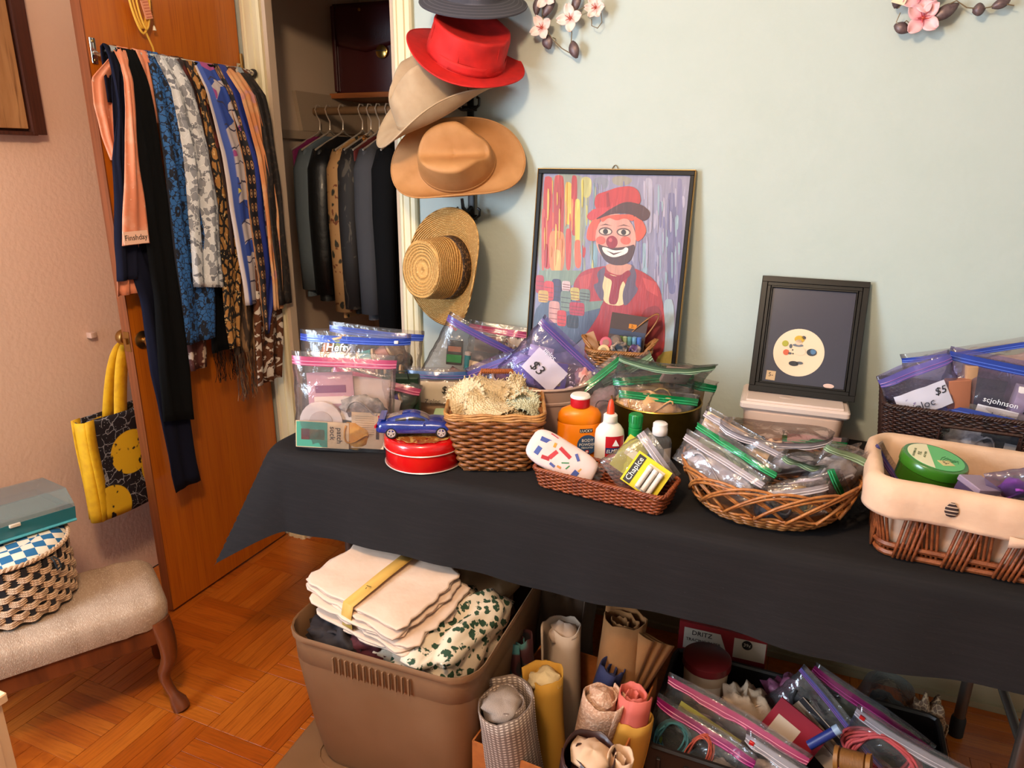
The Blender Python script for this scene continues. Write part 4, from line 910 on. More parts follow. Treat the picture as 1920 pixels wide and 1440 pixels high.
# ------------------------------------------------------------------ things standing on the table
FACE = R(22.5)                                  # turned square to the room's middle
def perim(w_, d_, r, n):
    "n points (x, y, nx, ny) evenly spaced round a rounded rectangle"
    r = min(r, w_ / 2, d_ / 2); segs = []
    a, c_ = w_ / 2 - r, d_ / 2 - r; arc = r * pi / 2
    lens = [2 * a, arc, 2 * c_, arc, 2 * a, arc, 2 * c_, arc]; tot = sum(lens); out = []
    for k in range(n):
        s = tot * k / n; i = 0
        while s > lens[i] + 1e-9: s -= lens[i]; i = (i + 1) % 8
        t = s / lens[i] if lens[i] > 0 else 0
        if i == 0: p = (-a + 2 * a * t, -d_ / 2, 0, -1)
        elif i == 2: p = (w_ / 2, -c_ + 2 * c_ * t, 1, 0)
        elif i == 4: p = (a - 2 * a * t, d_ / 2, 0, 1)
        elif i == 6: p = (-w_ / 2, c_ - 2 * c_ * t, -1, 0)
        else:
            ang = {1: -pi / 2, 3: 0, 5: pi / 2, 7: pi}[i] + t * pi / 2
            cc = {1: (a, -c_), 3: (a, c_), 5: (-a, c_), 7: (-a, -c_)}[i]
            p = (cc[0] + r * cos(ang), cc[1] + r * sin(ang), cos(ang), sin(ang))
        out.append(p)
    return out
def weave(b, bot, top, r0, z0, z1, rows, stakes, rad, amp, skip=None, flat=1.0, bow=0.0):
    "rows of one continuous strand passing in front of and behind the stakes"
    n = stakes * 4
    for k in range(rows):
        t = (k + .5) / rows; f = t + bow * sin(pi * t)
        P = perim(bot[0] + (top[0] - bot[0]) * f, bot[1] + (top[1] - bot[1]) * f, r0, n); z = z0 + (z1 - z0) * t
        pts = []
        for i, (x, y, nx, ny) in enumerate(P):
            o = amp * sin(2 * pi * i / 8 + (pi if k % 2 else 0))
            pts.append((x + nx * o, y + ny * o, z))
        if skip is None: b.tube(pts, rad, 5, closed=True, flat=flat)
        else:
            run = []
            for p in pts + [pts[0]]:
                if skip(p):
                    if len(run) > 1: b.tube(run, rad, 5, flat=flat)
                    run = []
                else: run.append(p)
            if len(run) > 1: b.tube(run, rad, 5, flat=flat)
def stakes_mesh(b, bot, top, r0, z0, z1, n, rad, bow=0.0, skip=None):
    P0, P1 = perim(*bot, r0, n), perim(*top, r0, n)
    for p, q in zip(P0, P1):
        pts = []
        for j in range(5):
            t = j / 4; f = t + bow * sin(pi * t); pts.append((p[0] + (q[0] - p[0]) * f, p[1] + (q[1] - p[1]) * f, z0 + (z1 - z0) * t))
        if skip is None or not any(skip(u) for u in pts): b.tube(pts, rad, 5)
def braid(b, P, z, rad, k=14, amp=None, lift=.0):
    amp = amp or rad
    n = len(P)
    for s in (0, 1, 2):
        b.tube([(x + nx * amp * cos(2 * pi * (i * k / n + s / 3)), y + ny * amp * cos(2 * pi * (i * k / n + s / 3)), z + amp * sin(2 * pi * (i * k / n + s / 3))) for i, (x, y, nx, ny) in enumerate(P)], rad, 5, closed=True)
def wood_mat(nm, a, c_, rough=.45): return M(nm, a, rough, layers=[L('noise', 60, .4, .7, c_, detail=3), L('noise', 250, .55, .75, c_)], bump=.2, bscale=300)
m_wick = wood_mat('brown_wicker', '#8a5226', '#6a3a16'); m_rim = wood_mat('honey_rim', '#b07a3e', '#8c5a28')
# ---- square wicker basket of crochet doilies
wb = thing('wicker_basket', 'square brown wicker basket filled with crochet doilies', 'basket', (-.688, 1.556, TOP), (0, 0, FACE))
BOT, TPR = (.165, .15), (.235, .205)
b = MB(); weave(b, BOT, TPR, .02, .006, .142, 15, 13 * 2, .0052, .0052, flat=1.0); b.build('woven_sides', m_wick, wb, kind='stuff', ang=180)
b = MB(); stakes_mesh(b, BOT, TPR, .02, .004, .15, 26, .0036); b.build('stakes', m_wick, wb, kind='stuff')
MB().rbox((0, 0, .004), (.16, .145, .007), .02).build('base', m_wick, wb)
b = MB()
for k in range(3): b.tube([(x * (1 + .004 * k), y * (1 + .004 * k), .146 + k * .006 + .002 * sin(i * .9 + k)) for i, (x, y, _, _) in enumerate(perim(.24, .21, .022, 80))], .0038, 6, closed=True)
b.build('rim', m_rim, wb)
for s in (1, -1):
    b = MB(); y = s * .105; pts = [(-.045, y, .14), (-.046, y, .185), (-.040, y, .196), (.040, y, .196), (.046, y, .185), (.045, y, .14)]
    if s > 0: pts = [(p[0] + .0, p[1], p[2] + .012) for p in pts]
    else: pts = [(p[0], p[1] - .012 * (p[2] < .18), p[2] - .055) for p in pts]; 
    if s > 0:
        b.tube(pts, .006, 8)
        for q in range(16): b.tube([(-.04 + q * .0052, y + .0066 * cos(a), .208 + .0066 * sin(a)) for a in [2 * pi * i / 8 for i in range(8)]], .0018, 4, closed=True)
        b.build('handle', M('wrapped_handle', '#9c5426', .45), wb)
m_croc = M('ecru_crochet', '#d3bb95', .9, layers=[L('voro', 190, .20, .12, '#8f774f', rnd_=.35), L('noise', 30, .4, .7, '#c4aa80')], bump=1.0, bscale=190, bkind='voro', bdist=.004)
m_croc2 = M('pale_green_crochet', '#c2c0a2', .9, layers=[L('voro', 210, .2, .12, '#7f8064', rnd_=.35)], bump=1.0, bscale=210, bkind='voro', bdist=.004)
def doily(name, label, loc, r, mat, fold, rot, seed):
    t = thing(name, label, 'doily', loc, rot, group='crochet doilies in the wicker basket')
    def fn(u, v):
        a = 2 * pi * u; rr = r * v * (1 + .03 * sin(14 * a) * v)
        z = fold * (sin(2 * a + seed) * v * v * .75 + .16 * sin(5 * a + seed * 2) * v * v) + .0025 * noise.noise(Vector((rr * cos(a) * 40, rr * sin(a) * 40, seed)))
        return (rr * cos(a), rr * sin(a), z)
    b = MB(); b.grid(fn, 64, 14, cu=True); b.build('lace', mat, t, thick=.002, ang=180)
    b = MB()
    for k in range(22):
        a = 2 * pi * k / 22; p = Vector(fn(k / 22, 1)); b.tube([p + Vector((.006 * cos(q) * cos(a), .006 * cos(q) * sin(a), .006 * sin(q))) for q in [2 * pi * i / 7 for i in range(7)]], .0014, 4, closed=True)
    b.build('picot_edge', mat, t, kind='stuff')
B0 = Vector((-.688, 1.556, TOP))
def wbp(x, y, z): return B0 + Matrix.Rotation(FACE, 3, 'Z') @ Vector((x, y, z))
b = MB(); b.blob((0, 0, .11), (.19, .165, .09), 12, 3, .1, sq=.7); lin = b.build('folded_lace', m_croc, None, loc=B0, rot=(0, 0, FACE)); tag(lin, 'bundle of folded ecru lace inside the wicker basket', 'lace bundle')
doily('crochet_doily', 'ecru doily standing at the left of the wicker basket', wbp(-.075, .01, .165), .052, m_croc, .026, (R(62), R(-18), FACE), 1)
doily('crochet_doily', 'ecru doily lying folded at the back of the wicker basket', wbp(-.02, .05, .168), .056, m_croc, .03, (R(40), 0, FACE), 2)
doily('crochet_doily', 'ecru doily spread over the front of the wicker basket', wbp(-.015, -.035, .160), .062, m_croc, .022, (R(16), R(6), FACE), 3)
doily('crochet_doily', 'ecru doily rolled into a rose at the right of the wicker basket', wbp(.055, .035, .178), .036, m_croc, .04, (R(30), R(10), FACE), 4)
doily('crochet_doily', 'pale green doily at the right front of the wicker basket', wbp(.075, -.01, .155), .042, m_croc2, .022, (R(24), R(20), FACE), 5)
# ---- red tin
m_redtin = M('red_enamel', '#c20a0e', .25, coat=.5); m_silver = M('tin_edge', '#cfc4ba', .3, metal=.4)
tn = thing('cookie_tin', 'round red cookie tin with printed lid under the toy car', 'tin', (-.858, 1.487, TOP))
RT = .099
MB().lathe([(0, .001), (RT - .002, .001), (RT, .004), (RT, .048), (0, .048)], 56).build('body', m_redtin, tn)
MB().lathe([(RT + .002, .046), (RT + .003, .05), (RT + .003, .068), (RT, .074), (RT - .004, .076), (RT - .010, .0745), (0, .0755)], 56).build('lid', m_redtin, tn)
b = MB(); b.tube([((RT + .001) * cos(2 * pi * i / 60), (RT + .001) * sin(2 * pi * i / 60), .003) for i in range(60)], .0017, 5, closed=True); b.build('bottom_bead', m_silver, tn)
b = MB(); b.tube([((RT + .0035) * cos(2 * pi * i / 60), (RT + .0035) * sin(2 * pi * i / 60), .048) for i in range(60)], .0015, 5, closed=True); b.build('lid_bead', m_silver, tn)
b = MB(); n = 90; b.poly([((RT * .82 + .003 * sin(15 * 2 * pi * i / n)) * cos(2 * pi * i / n), (RT * .82 + .003 * sin(15 * 2 * pi * i / n)) * sin(2 * pi * i / n), .0758) for i in range(n)], .0008)
b.build('printed_panel', M('lid_print', '#8c4a18', .4, layers=[L('noise', 45, .5, .56, '#b88a4a', detail=3, dist=1.5), L('noise', 60, .6, .64, '#7a1a12', detail=3, dist=1), L('noise', 80, .66, .7, '#d8c8a8', detail=3)], coat=.4), tn, smooth=False)
# ---- toy sports car
m_car = M('blue_metallic', '#13246c', .22, coat=.8, layers=[L('noise', 900, .5, .7, '#2c429c')]); m_glassd = M('tinted_window', '#1a1516', .12, coat=.5); m_glassl = M('clear_window', '#6e5a50', .12, coat=.5)
cr = thing('toy_car', 'blue metallic toy sports coupe on the red tin', 'toy car', (-.868, 1.47, TOP + .0762), (0, 0, FACE + R(3)))
CLn, CW = .200, .080
ST = [(-.5, .62, .014, .030), (-.485, .78, .011, .038), (-.44, .93, .010, .043), (-.36, 1.0, .010, .045), (-.24, 1.0, .008, .045), (-.08, .96, .008, .042), (.08, .95, .008, .041), (.2, .98, .008, .042), (.31, 1.0, .009, .040), (.40, .96, .010, .036), (.46, .86, .011, .030), (.492, .70, .014, .025), (.5, .5, .017, .022)]
def lerp_st(t):
    x = t - .5
    for i in range(len(ST) - 1):
        if x <= ST[i + 1][0] + 1e-9:
            a, c_ = ST[i], ST[i + 1]; q = (x - a[0]) / (c_[0] - a[0]); q = q * q * (3 - 2 * q) if False else q
            return [a[k] + (c_[k] - a[k]) * q for k in range(4)]
def bodyf(u, v):
    x, w_, z0, z1 = lerp_st(v); a = 2 * pi * u; hw = w_ * CW / 2
    sx = math.copysign(abs(cos(a)) ** .45, cos(a)); sz = math.copysign(abs(sin(a)) ** .6, sin(a))
    zc = (z0 + z1) / 2; zz = zc + sz * (z1 - z0) / 2
    tuck = 1 - .10 * max(0, (zz - zc) / (z1 - z0) * 2) ** 2
    return (x * CLn, sx * hw * tuck, zz)
MB().grid(bodyf, 32, 44, cu=True).build('body', m_car, cr, ang=180)
CB = [(-.40, .60, .042), (-.33, .74, .0485), (-.22, .80, .0565), (-.10, .80, .0605), (-.02, .78, .0605), (.06, .76, .0555), (.14, .72, .046), (.17, .68, .040)]
def cab(u, v):
    t = v * (len(CB) - 1); i = min(int(t), len(CB) - 2); q = t - i; x = CB[i][0] + (CB[i + 1][0] - CB[i][0]) * q; w_ = CB[i][1] + (CB[i + 1][1] - CB[i][1]) * q; z1 = CB[i][2] + (CB[i + 1][2] - CB[i][2]) * q
    a = pi * u; sx = math.copysign(abs(cos(a)) ** .7, cos(a)); sz = sin(a) ** .55
    zb = .038; zz = zb + (z1 - zb) * sz; return (x * CLn, sx * w_ * CW / 2 * (1 - .22 * sz), zz)
MB().grid(cab, 18, 24).build('roof', m_car, cr, ang=180)
def cabp(u0, u1, v0, v1, name, mat, off=1.02):
    b = MB(); b.grid(lambda u, v: (lambda p: (p[0], p[1] * off, p[2] + .0006))(cab(u0 + (u1 - u0) * u, v0 + (v1 - v0) * v)), 8, 8); b.build(name, mat, cr, ang=180)
cabp(.28, .72, .70, .96, 'windscreen', m_glassl, 1.0); cabp(.30, .70, .03, .34, 'rear_window', m_glassl, 1.0)
for u0, u1 in ((.86, .965), (.14, .035)): cabp(u0, u1, .44, .80, 'side_window', m_glassd, 1.03); cabp(u0, u1, .24, .40, 'quarter_window', m_glassd, 1.03)
for x in (-.305, .315):
    for s in (-1, 1):
        y = s * (CW / 2 - .006)
        wh = MB().lathe([(.0, -.006), (.0135, -.006), (.0148, -.004), (.0148, .004), (.0135, .006), (.0105, .006), (.0105, .004), (0, .004)], 24, c=(x * CLn, y, .0150), rot=(-s * pi / 2, 0, 0)).build('wheel', C('#0d0c0c', .6), cr)
        b = MB(); b.lathe([(.0105, .0042), (.0105, .0062), (.0088, .0062), (.0088, .0042)], 20, c=(x * CLn, y, .0150), rot=(-s * pi / 2, 0, 0))
        for k in range(5):
            a = 2 * pi * k / 5 + .3; b.box((x * CLn + .005 * cos(a), y + s * .0056, .0150 + .005 * sin(a)), (.009, .002, .003), (0, -a, 0))
        b.lathe([(0, .007), (.0022, .0065), (.0022, .004)], 10, c=(x * CLn, y, .0150), rot=(-s * pi / 2, 0, 0)); b.build('rim', m_silver, wh)
b = MB(); b.box((-.492 * CLn, -.028, .031), (.004, .016, .007), (0, 0, R(-14))); b.build('tail_light', C('#a8101e', .3), cr, smooth=False)
b = MB(); b.box((-.492 * CLn, .028, .031), (.004, .016, .007), (0, 0, R(14))); b.build('tail_light', C('#a8101e', .3), cr, smooth=False)
b = MB(); b.blob((.10 * CLn, -.041, .040), (.008, .006, .005), 6, 1, 0); b.build('mirror', m_car, cr)
b = MB(); b.rbox((-.42 * CLn, 0, .049), (.016, .066, .003), .0015); b.build('spoiler', m_car, cr)
# ---- light green tin box behind the car, dark green box beyond
lb = thing('green_tin_box', 'flat pale green tin box behind the toy car', 'tin box', (-.84, 1.66, TOP), (0, 0, FACE))
MB().rbox((0, 0, .03), (.15, .11, .058), .012, 4).build('body', C('#8fa878', .4), lb); MB().rbox((0, 0, .062), (.154, .114, .010), .012, 4).build('lid', C('#9cb486', .4), lb)
MB().box((0, -.02, .0674), (.10, .022, .0008)).build('gold_band', C('#b89448', .4), lb, smooth=False)
gb = thing('dark_green_bag', 'dark green gift bag between the clear bags', 'gift bag', (-1.005, 1.625, TOP), (0, 0, FACE))
b = MB(); b.rbox((0, 0, .085), (.10, .045, .17), .006); b.build('body', C('#0c2a16', .5), gb)
b = MB(); b.tube([(-.025, -.024, .165), (-.02, -.026, .19), (.02, -.026, .19), (.025, -.024, .165)], .002, 6); b.build('handle', C('#0a2010', .6), gb)
# ---- bottles behind the tray
def bottle_body(prof, sx, sy, n=40): return MB().lathe(prof, n, sx=sx, sy=sy)
ob = thing('powder_bottle', 'orange body powder bottle with red collar and white lid', 'bottle', (-.487, 1.622, TOP), (0, 0, FACE))
m_or = M('orange_plastic', '#e27a06', .35, spec=.4)
bottle_body([(0, 0), (.050, 0), (.054, .004), (.055, .012), (.055, .112), (.053, .115), (.055, .118), (.054, .135), (.046, .147), (.030, .154), (.024, .156), (.024, .160), (0, .160)], 1, .62).build('body', m_or, ob)
cp2 = MB().lathe([(.0235, .155), (.0245, .158), (.0245, .178), (.0, .178)], 28).build('collar', C('#b4101c', .4), ob)
MB().lathe([(.0, .177), (.0250, .178), (.0255, .181), (.022, .186), (0, .1875)], 28).build('flip_lid', C('#e6dcd2', .4), cp2)
m_blk = C('#16181e', .5); m_wht = C('#ece6de', .5); m_nav = C('#2c4a6e', .5)
def panel_on(parent, rad, sy, z0, z1, a0, a1, mat, name, off=.0008):
    b = MB(); b.grid(lambda u, v: ((rad + off) * cos(a0 + (a1 - a0) * u), (rad * sy + off) * sin(a0 + (a1 - a0) * u), z0 + (z1 - z0) * v), 10, 2); return b.build(name, mat, parent)
panel_on(ob, .055, .62, .096, .106, R(268), R(303), m_blk, 'brand_plate')
lettering('LUCKY', .0095, m_wht, ob, (.014, -.0356, .101), (R(90), 0, R(9)))
b = MB(); b.lathe([(0, 0), (.026, 0), (.026, .0006), (0, .0008)], 32, c=(.018, -.0338, .064), rot=(R(90), 0, R(9))); b.build('round_label', m_nav, ob)
for tx, z, s in (('BODY', .076, .011), ('POWDER', .065, .010), ('MEDICATED', .0565, .0055)): lettering(tx, s, m_wht, ob, (.018, -.0356, z), (R(90), 0, R(9)))
b = MB(); b.box((.017, -.0352, .046), (.008, .0008, .008)); b.build('emblem', C('#c02430', .5), ob, smooth=False, rot=(0, 0, R(2)))
b = MB(); b.box((.017, -.0358, .046), (.006, .0006, .002)); b.box((.017, -.0358, .046), (.002, .0006, .006)); b.build('emblem_cross', m_wht, ob, smooth=False, rot=(0, 0, R(2)))
for tx, z in (('Triple Action Formula', .032), ('Absorbing Dry Powder', .026)): lettering(tx, .0048, C('#6e2408', .5), ob, (.012, -.0362, z), (R(90), 0, R(8)))
gl = thing('glue_bottle', 'white school glue bottle with orange twist tip', 'bottle', (-.403, 1.602, TOP), (0, 0, FACE))
m_whp = M('white_plastic', '#e4d8ca', .35, spec=.4)
bottle_body([(0, 0), (.033, 0), (.036, .004), (.036, .098), (.034, .112), (.026, .124), (.018, .130), (.0175, .136), (0, .136)], 1, .68).build('body', m_whp, gl)
cg = MB().lathe([(.0165, .134), (.0175, .136), (.017, .150), (.013, .154), (0, .154)], 24).build('cap', m_whp, gl)
MB().lathe([(.0095, .153), (.0085, .170), (.006, .184), (.003, .189), (0, .190)], 18).build('twist_tip', C('#d8401a', .4), cg)
panel_on(gl, .036, .68, .048, .102, R(250), R(332), C('#b81420', .45), 'red_label')
lb2 = panel_on(gl, .036, .68, .058, .073, R(252), R(330), C('#1c2a5c', .45), 'name_plate', off=.0014)
lettering("ELMER'S", .0125, m_wht, gl, (.010, -.0268, .0655), (R(90), 0, R(14)), shear=.2)
b = MB(); b.poly([(.004, -.0262, .078), (.012, -.0262, .095), (.021, -.0245, .078)], .0006, (0, -1, 0)); b.build('cow_emblem_shield', m_wht, gl, smooth=False)
lettering('Glue-All', .009, C('#2a2a2e', .5), gl, (.011, -.0262, .040), (R(90), 0, R(14)))
gc = thing('glue_stick_bottle', 'white bottle with ribbed green cap', 'bottle', (-.345, 1.623, TOP), (0, 0, FACE))
bottle_body([(0, 0), (.022, 0), (.023, .003), (.023, .080), (.018, .092), (.0155, .096), (0, .096)], 1, .9, 28).build('body', m_whp, gc)
b = MB(); n = 36; prof = [(.0165, .094), (.0165, .118), (.0155, .119), (.0155, .121), (.0165, .122), (.0165, .150), (.014, .154), (0, .154)]
b.lathe(prof, n); b.build('cap', M('green_cap', '#0e7a36', .35), gc)
b = MB()
for k in range(18): a = 2 * pi * k / 18; b.box((.0168 * cos(a), .0168 * sin(a), .142), (.0016, .0022, .018), (0, 0, a))
b.build('cap_ribs', C('#0e7a36', .35), gc, kind='stuff')
ct = thing('sanitizer_bottle', 'clear bottle with white flip cap beside the green-capped one', 'bottle', (-.283, 1.612, TOP), (0, 0, FACE))
m_clr = film('clear_bottle', tint='#f2eeec', haze=.05, gloss=.7, rough=.05, bump=0)
bottle_body([(.0, .001), (.029, .001), (.031, .006), (.031, .092), (.027, .105), (.015, .114), (.0135, .118)], 1, .66, 32).build('body', m_clr, ct)
bottle_body([(0, .003), (.028, .003), (.029, .008), (.029, .060), (0, .060)], 1, .62, 28).build('gel', film('clear_gel', tint='#ece6e2', haze=.03, gloss=.4, bump=0), ct)
MB().lathe([(.0165, .114), (.018, .116), (.018, .130), (.0172, .131), (.0172, .142), (.014, .145), (0, .146)], 24).build('flip_cap', C('#dcd2ce', .4), ct)
panel_on(ct, .031, .66, .012, .085, R(285), R(330), C('#b8aca6', .5), 'side_label')
b = MB(); b.poly([(.014, -.0215, .052), (.020, -.0205, .046), (.026, -.0190, .052), (.020, -.0205, .049)], .0006, (0, -1, 0)); b.build('label_mark', C('#3a3430', .5), ct, smooth=False)
# ---- long low wicker tray
m_trayw = wood_mat('reddish_tray_wicker', '#86401c', '#66280e')
ty = thing('wicker_tray', 'long low reddish-brown wicker tray at the front of the table', 'basket', (-.378, 1.480, TOP), (0, 0, R(-7)))
b = MB(); weave(b, (.295, .100), (.314, .116), .016, .004, .044, 9, 30 * 2, .0029, .0029); b.build('woven_sides', m_trayw, ty, kind='stuff', ang=180)
b = MB(); stakes_mesh(b, (.295, .100), (.314, .116), .016, .003, .048, 60, .0022); b.build('stakes', m_trayw, ty, kind='stuff')
b = MB(); braid(b, perim(.320, .122, .018, 160), .050, .0030, 34); b.build('braided_rim', m_trayw, ty, ang=180)
MB().rbox((0, 0, .004), (.29, .095, .006), .012).build('base', m_trayw, ty)
# ---- oval open-border wicker basket
m_honey = wood_mat('honey_willow', '#a86a34', '#84481c')
rb = thing('oval_wicker_basket', 'oval willow basket with open looped border full of small bags', 'basket', (-.028, 1.555, TOP), (0, 0, R(4)))
b = MB(); weave(b, (.25, .21), (.325, .275), .2, .004, .040, 7, 18 * 2, .0032, .0045, bow=.1); b.build('woven_sides', m_honey, rb, kind='stuff', ang=180)
MB().lathe([(0, 0), (.12, 0), (.122, .006), (0, .006)], 32, sx=1.05, sy=.88).build('base', m_honey, rb)
NP = 16; PB = perim(.325, .275, .2, NP * 4); PT = perim(.372, .312, .2, NP * 4)
for k in range(NP):
    for lift in (0, .010):
        b = MB(); pts = []
        for j in range(13):
            t = j / 12; i = int((k * 4 + t * 16)) % (NP * 4); fr = (k * 4 + t * 16) - int(k * 4 + t * 16); i2 = (i + 1) % (NP * 4)
            z = .036 + .062 * sin(pi * t) + lift * sin(pi * t); f = sin(pi * t)
            px = PB[i][0] * (1 - fr) + PB[i2][0] * fr; py = PB[i][1] * (1 - fr) + PB[i2][1] * fr
            qx = PT[i][0] * (1 - fr) + PT[i2][0] * fr; qy = PT[i][1] * (1 - fr) + PT[i2][1] * fr
            o = .004 * cos(pi * t * 1.0) + (.002 if lift else 0)
            nx, ny = PB[i][2], PB[i][3]
            pts.append((px + (qx - px) * f + nx * o, py + (qy - py) * f + ny * o, z))
        b.tube(pts, .0032, 6); b.build('border_loop', m_honey, rb, ang=180)
# ---- olive metal drum and pale metal pail
m_olive = M('olive_gold_tin', '#4a3a12', .3, metal=.7, layers=[L('noise', 14, .4, .7, '#5c4a1c')]); m_galv = M('pale_tin', '#c2a598', .34, metal=.25, layers=[L('noise', 10, .4, .7, '#b09084', detail=3)])
dm = thing('metal_drum', 'olive gold metal drum holding green-zip bags', 'tin drum', (-.338, 1.835, TOP))
b = MB(); b.lathe([(0, .001), (.118, .001), (.12, .004), (.12, .128), (.117, .128), (.117, .006), (0, .006)], 56); b.build('body', m_olive, dm)
b = MB(); b.tube([(.1195 * cos(2 * pi * i / 60), .1195 * sin(2 * pi * i / 60), .128) for i in range(60)], .0028, 6, closed=True); b.build('rolled_rim', M('brass_rim', '#a8843c', .3, metal=.9), dm)
mp = thing('metal_pail', 'round pale metal pail behind the wicker basket', 'metal pail', (-.66, 1.822, TOP))
b = MB(); b.lathe([(0, .001), (.128, .001), (.130, .006), (.136, .08), (.138, .112), (.141, .114), (.141, .12), (.139, .122), (.142, .158), (.139, .158), (.134, .10), (.127, .008), (0, .008)], 56); b.build('body', m_galv, mp)
b = MB(); b.tube([(.1425 * cos(2 * pi * i / 60), .1425 * sin(2 * pi * i / 60), .158) for i in range(60)], .004, 7, closed=True); b.build('rolled_rim', m_galv, mp)
b = MB(); b.blob((.10, -.098, .075), (.05, .03, .055), 8, 3, .3); b.build('painted_fruit', C('#6e3020', .4), mp)
# ---- dark woven basket
m_dk = wood_mat('dark_brown_seagrass', '#3a1c12', '#22100a', .5)
db = thing('dark_woven_basket', 'dark brown woven basket with a handle slot at the back of the table', 'basket', (.41, 1.945, TOP), (0, 0, R(-2)))
slot = lambda p: p[1] < 0 and -.075 < p[0] < .075 and .118 < p[2] < .158
b = MB(); n_st = 60
weave(b, (.36, .235), (.40, .265), .02, .004, .186, 34, n_st * 2, .0029, .0026, skip=slot, flat=1.0); b.build('woven_sides', m_dk, db, kind='stuff', ang=180)
b = MB(); stakes_mesh(b, (.36, .235), (.40, .265), .02, .003, .19, 120, .0026, skip=slot); b.build('stakes', m_dk, db, kind='stuff')
b = MB(); braid(b, perim(.403, .268, .022, 240), .191, .0036, 60); b.build('twisted_rim', m_dk, db, ang=180)
b = MB(); b.tube([(-.079, -.1295, .114), (.079, -.1295, .114), (.080, -.130, .118), (.080, -.132, .160), (-.080, -.132, .160), (-.080, -.130, .118)], .0042, 6, closed=True); b.build('handle_slot_binding', m_dk, db)
MB().rbox((0, 0, .004), (.35, .225, .006), .012).build('base', m_dk, db)
# ---- lined willow basket
m_liner = M('cream_cotton_liner', '#cba88c', .9, layers=[L('noise', 14, .4, .75, '#c09a7e', detail=3)], bump=.35, bscale=40, bdist=.006)
lk2 = thing('lined_basket', 'willow basket with a cream cloth liner at the right end of the table', 'basket', (.375, 1.545, TOP), (0, 0, R(-2.5)))
m_wil = wood_mat('red_brown_willow', '#844522', '#5e2a10')
LW, LD, LH = .40, .27, .16
for zz in (.008, .026, .094, .110, .145):
    b = MB(); sc_ = .90 + .10 * zz / LH; b.tube([(x, y, zz) for x, y, _, _ in perim(LW * sc_, LD * sc_, .03, 90)], .0062, 6, closed=True); b.build('hoop', m_wil, lk2)
NB = 14
PPb = perim(LW * .905, LD * .905, .03, NB * 10); PPt = perim(LW * .985, LD * .985, .03, NB * 10); NN = NB * 10
for k in range(NB):
    for side in (0, 1):
        b = MB()
        for j in range(5):
            i0 = (k * 10 + j * 1 + (0 if side == 0 else 5)) % NN; lean = 4 if side == 0 else -1; i1 = (i0 + lean) % NN
            p, q = PPb[i0], PPt[i1]; o0, o1 = (.008, -.004) if side == 0 else (-.004, .008)
            pts = []
            for s in range(6):
                t = s / 5; o = o0 + (o1 - o0) * (3 * t * t - 2 * t ** 3)
                pts.append((p[0] + (q[0] - p[0]) * t + p[2] * o, p[1] + (q[1] - p[1]) * t + p[3] * o, .004 + t * .148))
            b.tube(pts, .0032, 5)
        b.build('willow_bundle', m_wil, lk2, ang=180)
MB().rbox((0, 0, .006), (LW * .88, LD * .86, .008), .02).build('base', m_wil, lk2)
PERC = perim(LW, LD, .04, 160)
def linerf2(u, v):
    x, y, nx, ny = PERC[int(round(u * 160)) % 160]
    prof = [(.018, .098), (.017, .112), (.018, .140), (.013, .160), (.0, .168), (-.012, .160), (-.018, .11), (-.022, .014)]
    t = v * 7; i = min(int(t), 6); q = t - i; off = prof[i][0] * (1 - q) + prof[i + 1][0] * q; z = prof[i][1] * (1 - q) + prof[i + 1][1] * q
    wob = .005 * noise.noise(Vector((x * 22, y * 22, v * 3)))
    return (x + nx * (off + wob), y + ny * (off + wob), z + .006 * noise.noise(Vector((x * 12, y * 12, 4))) * (v < .15))
b = MB(); b.grid(linerf2, 160, 14, cu=True); b.build('cloth_liner', m_liner, lk2, thick=.002, ang=180)
b = MB(); b.rbox((0, 0, .016), (LW - .05, LD - .05, .004), .02); b.build('liner_bottom', m_liner, lk2)
m_cone = M('pinecone_embroidery', '#2a1612', .8, layers=[L('wavez', (1, 1, 46), .7, .9, '#b89c84', dist=2)])
for x in (-.075, .062):
    b = MB(); b.lathe([(0, -.014), (.007, -.012), (.0115, -.004), (.011, .004), (.006, .011), (.003, .015), (0, .015)], 14, c=(x, -LD / 2 - .0195, .134), sy=.16); b.build('pinecone_motif', m_cone, lk2)
for s in (-1, 1):
    b = MB(); b.grid(lambda u, v: (.075 + s * u * .055, -LD / 2 - .022 - .006 * sin(pi * u), .104 - .010 * u + (v - .5) * .016 * (.4 + u)), 6, 2); b.build('tie_bow_loop', m_liner, lk2, thick=.0015)
# ---- back basket of yarn and thread on a dark box
sx = tag(MB().rbox((-.475, 1.945, TOP + .074), (.15, .09, .148), .004).build('storage_box', C('#14100f', .6)), 'dark box hidden beneath the small yarn basket', 'box')
m_ybw = wood_mat('tan_wicker', '#9c6a38', '#7c4a20')
yb = thing('small_wicker_basket', 'small tan wicker basket with twisted handles in front of the painting', 'basket', (-.475, 1.945, TOP + .1485), (0, 0, R(10)))
b = MB(); weave(b, (.145, .085), (.175, .105), .03, .004, .075, 10, 16 * 2, .0034, .0034); b.build('woven_sides', m_ybw, yb, kind='stuff', ang=180)
b = MB(); stakes_mesh(b, (.145, .085), (.175, .105), .03, .003, .08, 32, .0024); b.build('stakes', m_ybw, yb, kind='stuff')
b = MB(); braid(b, perim(.18, .11, .034, 120), .080, .0036, 26); b.build('braided_rim', m_ybw, yb, ang=180)
for s in (-1, 1):
    b = MB()
    for q in range(3): b.tube([(s * (.075 + .028 * sin(pi * t) + .004 * cos(9 * t + 2 * q)), -.035 + .07 * t + .004 * sin(9 * t + 2 * q), .08 + .032 * sin(pi * t)) for t in [i / 14 for i in range(15)]], .0034, 6)
    b.build('twisted_handle', m_ybw, yb, ang=180)
